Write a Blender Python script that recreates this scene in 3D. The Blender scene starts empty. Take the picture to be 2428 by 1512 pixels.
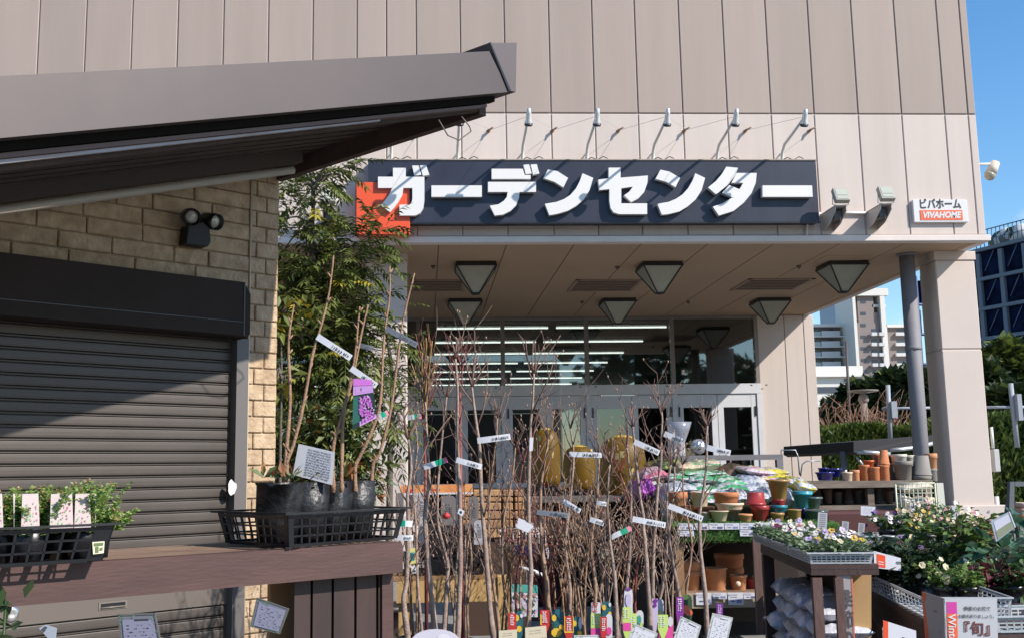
import bpy, math, random
from mathutils import Vector, Matrix
R = math.radians
sc = bpy.context.scene
col = sc.collection

# ---------------------------------------------------------------- camera, world, sun, exposure
W, H = 2428.0, 1512.0                       # working frame in which the photograph was measured
F_, YAW, PIT, ROL, CX, CY = 2540.8, .0525, .1478, -.0144, 1137.7, 737.2
EYE = Vector((0, 0, 1.3))
FW = Vector((math.sin(YAW) * math.cos(PIT), math.cos(YAW) * math.cos(PIT), math.sin(PIT)))
r0 = Vector((math.cos(YAW), -math.sin(YAW), 0)); u0 = r0.cross(FW)
RT = r0 * math.cos(ROL) + u0 * math.sin(ROL); UP = -r0 * math.sin(ROL) + u0 * math.cos(ROL)
cam = bpy.data.cameras.new('camera'); co = bpy.data.objects.new('camera', cam); col.objects.link(co)
co.matrix_world = Matrix(((RT.x, UP.x, -FW.x, EYE.x), (RT.y, UP.y, -FW.y, EYE.y), (RT.z, UP.z, -FW.z, EYE.z), (0, 0, 0, 1)))
cam.sensor_width = 36; cam.lens = F_ / W * 36
cam.shift_x = (W / 2 - CX) / W; cam.shift_y = -(H / 2 - CY) / W
cam.clip_end = 2000; cam.clip_start = .05
sc.camera = co

SUN = Vector((-1.42, 1.0, -1.30)).normalized()       # direction the light travels
sl = bpy.data.lights.new('sun', 'SUN'); sl.energy = 4.95; sl.angle = R(.5); sl.color = (1, .93, .85)
so = bpy.data.objects.new('sun', sl); col.objects.link(so); so.rotation_euler = (-SUN).to_track_quat('Z', 'Y').to_euler()
wd = bpy.data.worlds.new('World'); sc.world = wd; wd.use_nodes = True
nt = wd.node_tree; nt.nodes.clear()
sky = nt.nodes.new('ShaderNodeTexSky'); sky.sky_type = 'NISHITA'; sky.sun_disc = False
sky.sun_elevation = math.asin(-SUN.z); sky.sun_rotation = math.atan2(-SUN.x, -SUN.y)
sky.air_density = 1.1; sky.dust_density = .3; sky.ozone_density = 3.0
tc = nt.nodes.new('ShaderNodeTexCoord'); nz = nt.nodes.new('ShaderNodeTexNoise'); mp = nt.nodes.new('ShaderNodeMapping')
mp.inputs['Scale'].default_value = (2.2, 2.2, 7); mp.inputs['Location'].default_value = (.7, .2, 2.1)
nt.links.new(tc.outputs['Generated'], mp.inputs['Vector']); nt.links.new(mp.outputs['Vector'], nz.inputs['Vector'])
nz.inputs['Scale'].default_value = 1.6; nz.inputs['Detail'].default_value = 8; nz.inputs['Roughness'].default_value = .58
rp = nt.nodes.new('ShaderNodeValToRGB'); rp.color_ramp.elements[0].position = .62; rp.color_ramp.elements[1].position = .86
nt.links.new(nz.outputs['Fac'], rp.inputs['Fac'])
mx = nt.nodes.new('ShaderNodeMix'); mx.data_type = 'RGBA'; mx.inputs[7].default_value = (7.5, 8.2, 9.0, 1)
hs = nt.nodes.new('ShaderNodeHueSaturation'); hs.inputs['Saturation'].default_value = 1.25; hs.inputs['Value'].default_value = 1.32
nt.links.new(sky.outputs['Color'], hs.inputs['Color'])
nt.links.new(rp.outputs['Color'], mx.inputs[0]); nt.links.new(hs.outputs['Color'], mx.inputs[6])
bg = nt.nodes.new('ShaderNodeBackground'); bg.inputs['Strength'].default_value = .108
wo = nt.nodes.new('ShaderNodeOutputWorld')
nt.links.new(mx.outputs[2], bg.inputs['Color']); nt.links.new(bg.outputs[0], wo.inputs['Surface'])
sc.view_settings.view_transform = 'Standard'; sc.view_settings.look = 'None'
sc.view_settings.exposure = .46; sc.view_settings.gamma = 1
sc.cycles.max_bounces = 8

# ---------------------------------------------------------------- measuring helpers
def ray(u, v):
    return FW + RT * ((u - CX) / F_) - UP * ((v - CY) / F_)
def PY(u, v, Y):
    d = ray(u, v); return EYE + d * (Y / d.y)
def PZ(u, v, z):
    d = ray(u, v); return EYE + d * ((z - EYE.z) / d.z)
def PP(u, v, p0, n):
    d = ray(u, v); return EYE + d * ((p0 - EYE).dot(n) / d.dot(n))
def PD(u, v, dep):
    return EYE + ray(u, v) * dep

# ---------------------------------------------------------------- materials
MATS = {}
def mat(name, c, rough=.6, var=.0, vscale=6, metal=0, bump=0, bscale=60, coat=0, c2=None, emis=None, trans=0, alpha=1, spec=None, stretch=None, sub=0):
    if name in MATS: return MATS[name]
    m = bpy.data.materials.new(name); m.use_nodes = True; t = m.node_tree; b = t.nodes['Principled BSDF']
    b.inputs['Base Color'].default_value = (*c, 1); b.inputs['Roughness'].default_value = rough; b.inputs['Metallic'].default_value = metal
    if spec is not None: b.inputs['Specular IOR Level'].default_value = spec
    if coat: b.inputs['Coat Weight'].default_value = coat; b.inputs['Coat Roughness'].default_value = .1
    if trans: b.inputs['Transmission Weight'].default_value = trans
    if alpha < 1: b.inputs['Alpha'].default_value = alpha
    if sub: b.inputs['Subsurface Weight'].default_value = sub
    if emis: b.inputs['Emission Color'].default_value = (*emis[0], 1); b.inputs['Emission Strength'].default_value = emis[1]
    if var or c2 or bump:
        g = t.nodes.new('ShaderNodeNewGeometry')
        mpn = t.nodes.new('ShaderNodeMapping'); t.links.new(g.outputs['Position'], mpn.inputs['Vector'])
        if stretch: mpn.inputs['Scale'].default_value = stretch
    if var or c2:
        n = t.nodes.new('ShaderNodeTexNoise'); n.inputs['Scale'].default_value = vscale; n.inputs['Detail'].default_value = 6; n.inputs['Roughness'].default_value = .6
        t.links.new(mpn.outputs['Vector'], n.inputs['Vector'])
        r = t.nodes.new('ShaderNodeValToRGB'); t.links.new(n.outputs['Fac'], r.inputs['Fac'])
        a = c2 or tuple(min(1, x * (1 + var)) for x in c); d = tuple(x * (1 - var) for x in c) if var else c
        r.color_ramp.elements[0].position = .32; r.color_ramp.elements[1].position = .68
        r.color_ramp.elements[0].color = (*d, 1); r.color_ramp.elements[1].color = (*a, 1)
        t.links.new(r.outputs['Color'], b.inputs['Base Color'])
    if bump:
        n2 = t.nodes.new('ShaderNodeTexNoise'); n2.inputs['Scale'].default_value = bscale; n2.inputs['Detail'].default_value = 5
        t.links.new(mpn.outputs['Vector'], n2.inputs['Vector'])
        bn = t.nodes.new('ShaderNodeBump'); bn.inputs['Strength'].default_value = bump; bn.inputs['Distance'].default_value = .01
        t.links.new(n2.outputs['Fac'], bn.inputs['Height']); t.links.new(bn.outputs['Normal'], b.inputs['Normal'])
    MATS[name] = m; return m
def leafmat(name, c, c2, c3=None, rough=.5, scale=9, tr=.25):
    if name in MATS: return MATS[name]
    m = mat(name, c, rough, c2=c2, vscale=scale); t = m.node_tree; b = t.nodes['Principled BSDF']
    r = [n for n in t.nodes if n.type == 'VALTORGB'][0]
    if c3:
        e = r.color_ramp.elements.new(.5); e.color = (*c3, 1)
    tl = t.nodes.new('ShaderNodeBsdfTranslucent'); t.links.new(r.outputs['Color'], tl.inputs['Color'])
    ms = t.nodes.new('ShaderNodeMixShader'); ms.inputs[0].default_value = tr
    o = t.nodes['Material Output']
    t.links.new(b.outputs[0], ms.inputs[1]); t.links.new(tl.outputs[0], ms.inputs[2]); t.links.new(ms.outputs[0], o.inputs['Surface'])
    return m
def glassmat(name, tint, refl=.1, opac=0.0, solid=(.02, .02, .02)):
    if name in MATS: return MATS[name]
    m = bpy.data.materials.new(name); m.use_nodes = True; t = m.node_tree; t.nodes.clear()
    o = t.nodes.new('ShaderNodeOutputMaterial'); tr = t.nodes.new('ShaderNodeBsdfTransparent'); tr.inputs[0].default_value = (*tint, 1)
    gl = t.nodes.new('ShaderNodeBsdfGlossy'); gl.inputs['Roughness'].default_value = .02; gl.inputs['Color'].default_value = (.95, .97, 1, 1)
    fr = t.nodes.new('ShaderNodeFresnel'); fr.inputs[0].default_value = 1.5
    ad = t.nodes.new('ShaderNodeMath'); ad.operation = 'ADD'; ad.inputs[1].default_value = refl; t.links.new(fr.outputs[0], ad.inputs[0])
    ms = t.nodes.new('ShaderNodeMixShader'); t.links.new(ad.outputs[0], ms.inputs[0]); t.links.new(tr.outputs[0], ms.inputs[1]); t.links.new(gl.outputs[0], ms.inputs[2])
    t.links.new(ms.outputs[0], o.inputs['Surface']); MATS[name] = m; return m

# ---------------------------------------------------------------- mesh builder
class MB:
    def __init__(s): s.v = []; s.f = []; s.m = []; s.sm = []
    def add(s, vs, fs, mi=0, smooth=False):
        o = len(s.v); s.v += [Vector(p) for p in vs]
        for f in fs: s.f.append([i + o for i in f]); s.m.append(mi); s.sm.append(smooth)
        return s
    def quad(s, a, b, c, d, mi=0): return s.add([a, b, c, d], [(0, 1, 2, 3)], mi)
    def box(s, x0, x1, y0, y1, z0, z1, mi=0, M=None, bev=0):
        if bev:
            b = bev; vs = []
            for (X, Y, Z, sx, sy, sz) in [(x, y, z, i, j, k) for x, i in ((x0, 1), (x1, -1)) for y, j in ((y0, 1), (y1, -1)) for z, k in ((z0, 1), (z1, -1))]:
                vs += [(X, Y + sy * b, Z + sz * b), (X + sx * b, Y, Z + sz * b), (X + sx * b, Y + sy * b, Z)]
            def I(c, k): return c * 3 + k      # c: bits x y z
            fs = []
            q = lambda a, b_, c_, d_, k: fs.append((I(a, k), I(b_, k), I(c_, k), I(d_, k)))
            q(0, 1, 3, 2, 0); q(4, 6, 7, 5, 0); q(0, 4, 5, 1, 1); q(2, 3, 7, 6, 1); q(0, 2, 6, 4, 2); q(1, 5, 7, 3, 2)
            E = [((0, 1), 0, 1), ((2, 3), 0, 1), ((4, 5), 0, 1), ((6, 7), 0, 1), ((0, 2), 0, 2), ((1, 3), 0, 2), ((4, 6), 0, 2), ((5, 7), 0, 2), ((0, 4), 1, 2), ((1, 5), 1, 2), ((2, 6), 1, 2), ((3, 7), 1, 2)]
            for (a, c_), k1, k2 in E: fs.append((I(a, k1), I(c_, k1), I(c_, k2), I(a, k2)))
            for c_ in range(8): fs.append((I(c_, 0), I(c_, 1), I(c_, 2)))
        else:
            vs = [(x, y, z) for x in (x0, x1) for y in (y0, y1) for z in (z0, z1)]
            fs = [(0, 1, 3, 2), (4, 6, 7, 5), (0, 4, 5, 1), (2, 3, 7, 6), (0, 2, 6, 4), (1, 5, 7, 3)]
        if M is not None: vs = [M @ Vector(p) for p in vs]
        return s.add(vs, fs, mi)
    def tube(s, pts, r, n=6, mi=0, cap=True, smooth=True):
        pts = [Vector(p) for p in pts]
        if not isinstance(r, (list, tuple)): r = [r] * len(pts)
        o = len(s.v); pn = None
        for i, p in enumerate(pts):
            d = (pts[min(i + 1, len(pts) - 1)] - pts[max(i - 1, 0)])
            d = d.normalized() if d.length > 1e-9 else Vector((0, 0, 1))
            if pn is None: a = d.orthogonal().normalized()
            else:
                a = pn - d * pn.dot(d); a = a.normalized() if a.length > 1e-6 else d.orthogonal().normalized()
            pn = a; b = d.cross(a)
            for k in range(n):
                t = 2 * math.pi * k / n; s.v.append(p + a * (math.cos(t) * r[i]) + b * (math.sin(t) * r[i]))
        for i in range(len(pts) - 1):
            for k in range(n):
                s.f.append([o + i * n + k, o + i * n + (k + 1) % n, o + (i + 1) * n + (k + 1) % n, o + (i + 1) * n + k]); s.m.append(mi); s.sm.append(smooth)
        if cap:
            for f in ([o + k for k in range(n)][::-1], [o + (len(pts) - 1) * n + k for k in range(n)]): s.f.append(f); s.m.append(mi); s.sm.append(False)
        return s
    def lathe(s, prof, c=(0, 0, 0), n=20, mi=0, M=None, ax=None, smooth=True, wob=0, seed=0):
        rnd = random.Random(seed); vs = []
        for r, z in prof:
            for k in range(n):
                t = 2 * math.pi * k / n; rr = r * (1 + (rnd.uniform(-wob, wob) if wob else 0)); p = Vector((rr * math.cos(t), rr * math.sin(t), z))
                if M is not None: p = M @ p
                vs.append(p + Vector(c))
        fs = [(i * n + k, i * n + (k + 1) % n, (i + 1) * n + (k + 1) % n, (i + 1) * n + k) for i in range(len(prof) - 1) for k in range(n)]
        if prof[0][0] > 1e-5: fs.append(tuple(range(n))[::-1])
        if prof[-1][0] > 1e-5: fs.append(tuple((len(prof) - 1) * n + k for k in range(n)))
        return s.add(vs, fs, mi, smooth)
    def prism(s, pts, d, mi=0, mside=None):
        """polygon pts (3d) pushed by vector d, closed"""
        n = len(pts); pts = [Vector(p) for p in pts]; d = Vector(d)
        o = len(s.v); s.v += pts + [p + d for p in pts]
        s.f.append([o + i for i in range(n)]); s.m.append(mi); s.sm.append(False)
        s.f.append([o + n + i for i in range(n)][::-1]); s.m.append(mi); s.sm.append(False)
        for i in range(n):
            s.f.append([o + i, o + n + i, o + n + (i + 1) % n, o + (i + 1) % n]); s.m.append(mi if mside is None else mside); s.sm.append(False)
        return s
    def text(s, body, size, o, rt, up, mi=0, bold=0, ext=0, shear=0, sx=1.0, align='CENTER'):
        vs, fs = txt(body, bold, ext, shear, align)
        rt = Vector(rt).normalized(); up = Vector(up).normalized(); nn = rt.cross(up); o = Vector(o)
        return s.add([o + rt * (p.x * size * sx) + up * (p.y * size) + nn * (p.z * size) for p in vs], fs, mi)
    def build(s, name, mats, parent=None, local=False, fix=True):
        me = bpy.data.meshes.new(name)
        vs = s.v
        if parent is not None and not local:
            inv = PM(parent).inverted(); vs = [inv @ p for p in vs]
        me.from_pydata([tuple(p) for p in vs], [], s.f)
        if not isinstance(mats, (list, tuple)): mats = [mats]
        for m in mats: me.materials.append(m)
        me.polygons.foreach_set('material_index', s.m); me.polygons.foreach_set('use_smooth', s.sm); me.update()
        o = bpy.data.objects.new(name, me); col.objects.link(o)
        if parent is not None: o.parent = parent
        return o
def PM(o):
    M = Matrix.Translation(o.location) @ o.rotation_euler.to_matrix().to_4x4()
    return PM(o.parent) @ M if o.parent else M
TX = {}
def txt(body, bold, ext, shear, align):
    k = (body, bold, ext, shear, align)
    if k not in TX:
        c = bpy.data.curves.new('t', 'FONT'); c.body = body; c.size = 1; c.offset = bold; c.extrude = ext; c.shear = shear
        c.align_x = align; c.align_y = 'CENTER'; c.resolution_u = 3
        ob = bpy.data.objects.new('t', c); col.objects.link(ob)
        dg = bpy.context.evaluated_depsgraph_get(); me = bpy.data.meshes.new_from_object(ob.evaluated_get(dg))
        TX[k] = ([v.co.copy() for v in me.vertices], [tuple(p.vertices) for p in me.polygons])
        bpy.data.objects.remove(ob); bpy.data.meshes.remove(me)
    return TX[k]
def tag(o, label=None, cat=None, group=None, kind=None):
    if label: o['label'] = label
    if cat: o['category'] = cat
    if group: o['group'] = group
    if kind: o['kind'] = kind
    return o
def thing(name, loc, label, cat, group=None, rz=0):
    o = bpy.data.objects.new(name, None); o.location = Vector(loc); o.rotation_euler = (0, 0, rz); o.empty_display_size = .1
    col.objects.link(o); return tag(o, label, cat, group)
def kids(o): return list(o.children)
def dup(root, loc, rz=0, label=None, group=None, scale=None):
    def cp(o, par):
        c = o.copy(); col.objects.link(c)
        if par: c.parent = par
        for ch in kids(o): cp(ch, c)
        return c
    ks = kids(root); r = root.copy(); col.objects.link(r)
    for ch in ks: cp(ch, r)
    r.location = Vector(loc); r.rotation_euler = (0, 0, rz)
    if scale: r.scale = (scale,) * 3 if not isinstance(scale, tuple) else scale
    if label: r['label'] = label
    if group: r['group'] = group
    return r
def struct(o): o['kind'] = 'structure'; return o

# palette
WHITE = mat('white paint', (.62, .62, .61), .45)
BLACKP = mat('black plastic', (.012, .012, .014), .35)
INK = mat('ink', (.03, .03, .035), .6)
PAPER = mat('white card', (.60, .60, .64), .5)
GREYCARD = mat('grey card', (.42, .43, .46), .5)
GREYMET = mat('grey metal', (.32, .33, .35), .4, metal=.6)
GALV = mat('galvanised', (.5, .52, .54), .4, metal=.5)
DARKBR = mat('dark brown wood', (.030, .015, .012), .6, var=.35, vscale=5, bump=.3, bscale=30, stretch=(1, 1, .2))
# ================================================================ GROUND
g = MB(); g.quad((-300, -60, 0), (400, -60, 0), (400, 500, 0), (-300, 500, 0))
struct(g.build('ground', mat('paving', (.2, .2, .19), .85, var=.16, vscale=3, bump=.5, bscale=120)))

# ================================================================ STORE
YF = 13.0
XR = PY(2340, 570, YF).x
ZS = PY(1500, 575, YF).z                 # soffit height
ZB = PY(1700, 270, YF).z                 # boundary of two cladding colours
ZTR = PY(1500, 561, YF).z
YB = 13.0
for _ in range(40):
    YB += (PY(1400, 750, YB).z - ZS) * -2 if PY(1400, 750, YB).z < ZS else -(PY(1400, 750, YB).z - ZS) * 2
YB = EYE.y + (ZS - EYE.z) / ray(1400, 750).z * ray(1400, 750).y
XL = -16.0
ZT = 11.0
store = thing('store_building', ((XL + XR) / 2, YF, 0), 'large beige panelled garden store with deep glazed entrance porch under the sign', 'store')
M_UP = mat('upper cladding', (.345, .275, .235), .75, var=.05, vscale=2.2, stretch=(1.6, 1, .13), bump=.15, bscale=260)
M_LO = mat('lower cladding', (.54, .462, .41), .75, var=.045, vscale=2.2, stretch=(1.6, 1, .13), bump=.15, bscale=260)
M_SEAL = mat('sealant', (.26, .205, .178), .7); M_SEALL = mat('light sealant', (.40, .34, .305), .7)
seams = [PY(u, 150, YF).x for u in (-240, -130, -22, 88, 200, 310, 419, 528, 635, 741, 846, 916, 987, 1092, 1197)] + [PY(u, 270, YF).x for u in (1306.5, 1410.3, 1513, 1619, 1724.5, 1828, 1930, 2034.5, 2137.5, 2239.5, 2295)]
ed = [XL] + seams + [XR]
up = MB(); lo = MB(); G = .0065; rnd = random.Random(3)
for a, b in zip(ed[:-1], ed[1:]):
    up.box(a + G, b - G, YF, YF + .08, ZB + .008, ZT, rnd.randrange(3), bev=.007)
    lo.box(a + G, b - G, YF, YF + .08, ZTR + .012, ZB - .008, rnd.randrange(3), bev=.007)
pv = lambda nm, c, k: mat(nm, tuple(x * k for x in c), .75, var=.05, vscale=2.2, bump=.15, bscale=260, stretch=(1.6, 1, .13))
up.build('upper_cladding', [M_UP, pv('upper cladding lighter', (.345, .275, .235), 1.035), pv('upper cladding darker', (.345, .275, .235), .965)], store)
lo.build('lower_cladding', [M_LO, pv('lower cladding lighter', (.54, .462, .41), 1.025), pv('lower cladding darker', (.54, .462, .41), .97)], store)
b = MB(); b.box(XL, XR - .01, YF + .014, YF + .3, ZB, ZT - .02, 0); b.box(XL, XR - .01, YF + .0145, YF + .3, ZTR - .01, ZB - .001, 1)
b.box(XR - .3, XR, YF + .03, YB + 12, ZS + .05, ZT - .01, 2)
b.build('wall_core', [M_SEAL, M_SEALL, M_LO], store)
b = MB(); b.box(XL, XR + .03, YF - .05, YF + .1, ZS - .005, ZTR, bev=.008)
b.box(XR - .08, XR + .03, YF + .101, YB + .5, ZS - .005, ZTR)
b.build('trim', mat('trim paint', (.64, .56, .51), .6, var=.05, vscale=3), store)
# soffit with recessed joints
M_SOF = mat('soffit', (.41, .28, .18), .8, var=.04, vscale=1)
b = MB(); jx = [PY(u, v, YF + .1).x for u, v in ()]
xs = [PZ(1040, 579, ZS).x, PZ(1198, 579, ZS).x, PZ(1355, 588, ZS).x, PZ(1511, 588, ZS).x, PZ(1667, 588, ZS).x]
st = (xs[-1] - xs[0]) / 4
xx = [xs[0] + st * i for i in range(-12, 12) if XL < xs[0] + st * i < XR - .1]
ee = [XL] + xx + [XR - .06]
for a, c in zip(ee[:-1], ee[1:]): b.box(a + .007, c - .007, YF + .105, YB + .3, ZS, ZS + .03)
b.box(XL, XR - .07, YF + .11, YB + .3, ZS + .012, ZS + .2, 1)
b.build('soffit', [M_SOF, mat('soffit joint', (.22, .16, .12), .8)], store)
# columns
M_COL = mat('column paint', (.54, .46, .405), .7, var=.03, vscale=2, bump=.08, bscale=200)
M_COLD = mat('column groove', (.45, .36, .31), .8)
YC = YF + .62
def column(u0, u1, vtop, name_lab):
    x0, x1 = PY(u0, vtop, YC).x, PY(u1, vtop, YC).x
    m = MB(); zj = PY(2240, 828, YC).z
    zc = PY((u0 + u1) / 2, 617, YC).z
    m.box(x0, x1, YC, YC + .46, .002, zj - .006, bev=.012); m.box(x0, x1, YC, YC + .46, zj + .006, zc - .005, bev=.012)
    m.box(x0 + .01, x1 - .01, YC + .01, YC + .45, 0.01, ZS - .01, 1)
    m.box(x0 - .012, x1 + .012, YC - .012, YC + .472, zc + .005, ZS - .002)
    pz = PY(2300, 1197, YC).z
    m.box(x0 - .07, x1 + .13, YC - .06, YC + .6, 0, pz, bev=.01)
    return m.build('column', [M_COL, M_COLD], store)
column(2215, 2309, 598, ''); column(868, 964, 598, '')
# back wall: solid part at right, glazing, doors
b = MB()
gx1 = PY(1796, 800, YB).x; xw = [gx1, PY(1866, 900, YB).x, PY(1912, 900, YB).x, PY(1928, 750, YB).x]
for a, c in zip(xw[:-1], xw[1:]): b.box(a + .006, c - .006, YB, YB + .1, .003, ZS - .003, bev=.006)
b.box(gx1 + .01, xw[-1] - .01, YB + .012, YB + .25, 0.005, ZS - .004, 1)
b.box(xw[-1] - .25, xw[-1], YB + .251, YB + 14, 0.005, ZS + .1, 0)
b.build('porch_wall', [M_LO, M_SEAL], store)
M_FR = mat('door frame', (.55, .55, .57), .45, var=.04)
M_MUL = mat('mullion', (.22, .19, .17), .45, metal=.4)
zt0, zt1 = PY(1500, 935, YB).z, PY(1500, 911, YB).z
gx0 = PY(1000, 800, YB).x
fr = MB()
mull = [PY(u, 830, YB).x for u in (1192, 1391, 1594, 1793)]
dw = mull[1] - mull[0]
ml = [mull[0] - dw * k for k in range(6, 0, -1)] + mull
for x in ml: fr.box(x - .035, x + .035, YB - .04, YB + .08, zt1, ZS - .004, 1)
fr.box(ml[0], mull[-1], YB - .03, YB + .08, ZS - .06, ZS - .003, 1)
fr.box(ml[0], mull[-1] + .035, YB - .05, YB + .09, zt0, zt1 - .002, 0)
for x in ml: fr.box(x - .045, x + .045, YB - .05, YB + .09, 0.003, zt0 - .002, 0)
for x in ml:
    for s in (-.14, .14): fr.box(x + s - .02, x + s + .02, YB - .053, YB - .049, zt1 - .045, zt1 - .025, 2)
fr.build('glazing_frame', [M_FR, M_MUL, INK], store)
GL = glassmat('window glass', (.62, .66, .64), .10); GLD = glassmat('door glass', (.42, .44, .44), .05)
for a, c in zip(ml[:-1], ml[1:]):
    m = MB(); m.box(a + .036, c - .036, YB + .01, YB + .02, zt1 + .001, ZS - .061)
    m.build('window_pane', GL, store)
    mid = (a + c) / 2
    for x0, x1, hs in ((a + .047, mid - .004, 1), (mid + .004, c - .047, -1)):
        m = MB(); w = .11; z1 = zt0 - .012; zh = z1 - .235
        m.box(x0, x0 + w, YB - .03, YB + .03, .03, z1, bev=.004); m.box(x1 - w, x1, YB - .03, YB + .03, .03, z1, bev=.004)
        m.box(x0 + w, x1 - w, YB - .028, YB + .028, zh, z1); m.box(x0 + w, x1 - w, YB - .028, YB + .028, .03, .28)
        m.box(x0 + w, x1 - w, YB - .028, YB + .028, 1.0, 1.08)
        d = m.build('door', M_FR, store)
        p = MB(); p.box(x0 + w, x1 - w, YB - .004, YB + .004, .281, .999); p.box(x0 + w, x1 - w, YB - .004, YB + .004, 1.081, zh - .001)
        p.build('pane', GLD, d)
        hx = x0 + .03 if hs > 0 else x1 - .03
        hh = MB(); hh.box(hx - .012, hx + .012, YB - .05, YB - .031, z1 - .4, z1 - .22); hh.build('hinge', BLACKP, d)
        hh = MB(); hh.box(hx - .012, hx + .012, YB - .05, YB - .031, .4, .6); hh.build('hinge', BLACKP, d)
# left blank wall strip beside the left column, interior room
inn = MB(); ID = 34
inn.box(ml[0] - 1, XR - .3, YB + .3, YB + ID, ZS + .02, ZS + .12, 0); inn.quad((ml[0] - 1, YB + .1, .006), (XR - .4, YB + .1, .006), (XR - .4, YB + ID, .006), (ml[0] - 1, YB + ID, .006), 1)
inn.box(ml[0] - 1, XR - .3, YB + ID, YB + ID + .2, 0.01, ZS, 2); inn.box(ml[0] - 1.2, ml[0] - 1.0, YB, YB + ID, 0.01, ZS, 2)
inn.box(PY(1604, 830, YB).x + .1, XR - 1.2, YB + 4.5, YB + 4.6, 0.01, ZS, 2)
rnd = random.Random(8)
for i in range(26):
    x = rnd.uniform(ml[0], mull[-1]); y = YB + rnd.uniform(3, 16); h = rnd.uniform(.8, 1.9)
    inn.box(x, x + rnd.uniform(.4, 1.4), y, y + .5, 0.01, h, rnd.choice((2, 3, 4)))
inn.build('shop_interior', [mat('shop ceiling', (.19, .20, .16), .8), mat('shop floor', (.22, .21, .2), .3), mat('shop wall', (.14, .125, .115), .8), mat('shop shelf', (.25, .25, .27), .5), mat('shop goods', (.14, .07, .04), .6)], store)
EMI = mat('fluorescent tube', (.9, .9, .9), .4, emis=((1, 1, .97), 2.2))
zt = ZS - .05
Y1 = EYE.y + (zt - EYE.z) / ray(1300, 777).z * ray(1300, 777).y; Y7 = EYE.y + (zt - EYE.z) / ray(1300, 910).z * ray(1300, 910).y
for k in range(7):
    y = Y1 + (Y7 - Y1) * k / 6
    xe = PZ(1580, 775, zt).x; xg = PZ(1309, 777, zt).x
    for x0, x1 in ((xg + .08, xe), (PZ(1035, 778, zt).x, xg - .08)) + (((-4.6, -2.4),) if k > 4 else ()):
        m = MB(); m.tube([(x0, y, zt), (x1, y, zt)], .018, 6); m.box(x0, x1, y - .05, y + .05, zt + .035, zt + .075, 1)
        m.build('tube_light', [EMI, WHITE], store)

# roof-edge trim of the porch: vents
M_VENT = mat('vent brown', (.30, .20, .14), .7)
vl = {0: 'slatted ceiling vent behind the left hanging lamps, partly beside the column', 1: 'slatted ceiling vent between the two middle triangular lamps', 2: 'slatted ceiling vent nearest the right end of the porch'}
for i, (u0, u1, v0, v1) in enumerate(((975, 1110, 664, 689), (1345, 1518, 664, 689), (1733, 1912, 662, 686))):
    a = PZ(u0, v1, ZS); c = PZ(u1, v1 - 1, ZS)
    x0, x1 = a.x, (PZ(u1, v0, ZS).x + PZ(u1, v1, ZS).x) / 2 - .05; y0, y1 = PZ(u0 + 20, v1, ZS).y, PZ(u0 + 20, v0, ZS).y
    t = thing('ceiling_vent', ((x0 + x1) / 2, (y0 + y1) / 2, ZS), vl[i], 'vent', 'slatted vents in the porch ceiling')
    m = MB(); m.box(x0, x1, y0, y0 + .05, ZS - .012, ZS - .001); m.box(x0, x1, y1 - .05, y1, ZS - .012, ZS - .001)
    m.box(x0, x0 + .05, y0 + .05, y1 - .05, ZS - .012, ZS - .001); m.box(x1 - .05, x1, y0 + .05, y1 - .05, ZS - .012, ZS - .001); m.build('frame', M_VENT, t)
    m = MB(); n = 7
    for k in range(n):
        y = y0 + .05 + (y1 - y0 - .1) * (k + .5) / n; m.box(x0 + .05, x1 - .05, y - .012, y + .012, ZS - .011, ZS - .002)
    m.box(x0 + .05, x1 - .05, y0 + .05, y1 - .05, ZS - .0015, ZS - .0005, 1)
    m.build('slats', [M_VENT, mat('vent dark', (.06, .04, .03), .9)], t)

# triangular ceiling lamps
M_LF = mat('lamp iron', (.015, .013, .013), .4); M_LG = mat('lamp frosted glass', (.33, .33, .27), .35, var=.06, vscale=8)
def pylamp(u, v, lab):
    p = PZ(u, v, ZS); w, dd, h = .27, .27, .40
    t = thing('ceiling_lamp', p, lab, 'lamp', 'inverted pyramid lamps under the porch ceiling')
    top = [(-w, -dd, -.05), (w, -dd, -.05), (w, dd, -.05), (-w, dd, -.05)]; bot = [(-.045, -.045, -h), (.045, -.045, -h), (.045, .045, -h), (-.045, .045, -h)]
    m = MB()
    for i in range(4):
        m.tube([top[i], top[(i + 1) % 4]], .019, 4, smooth=False); m.tube([top[i], bot[i]], .013, 4, smooth=False); m.tube([bot[i], bot[(i + 1) % 4]], .015, 4, smooth=False)
    m.box(-w, w, -dd, dd, -.04, 0); m.build('frame', M_LF, t, local=True)
    for i in range(4):
        a, b_, c, d = [Vector(q) * Vector((.97, .97, 1)) if 0 else Vector(q) for q in (top[i], top[(i + 1) % 4], bot[(i + 1) % 4], bot[i])]
        m = MB(); m.quad(a, b_, c, d); m.build('glass_panel', M_LG, t, local=True)
    return t
for u, v, lab in ((1127, 632, 'front left pyramid lamp under the porch, above the wall of glass'), (1562, 632, 'front middle pyramid lamp hanging from the porch ceiling'), (1996, 630, 'front right pyramid lamp hanging nearest the grey drainpipe'),
                  (1102, 717, 'rear left pyramid lamp close above the glazing'), (1463, 716, 'rear middle pyramid lamp close above the glazing'), (1825, 715, 'rear right pyramid lamp above the solid porch wall')):
    pylamp(u, v - 4, lab)
m = MB(); zz = PZ(2010, 606, ZS)
m.box(zz.x - .3, zz.x + .3, zz.y, zz.y + .5, ZS - .004, ZS - .001)
tag(m.build('ceiling_hatch', M_SOF), 'small square access hatch in the porch ceiling above the front right lamp', 'hatch')
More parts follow.
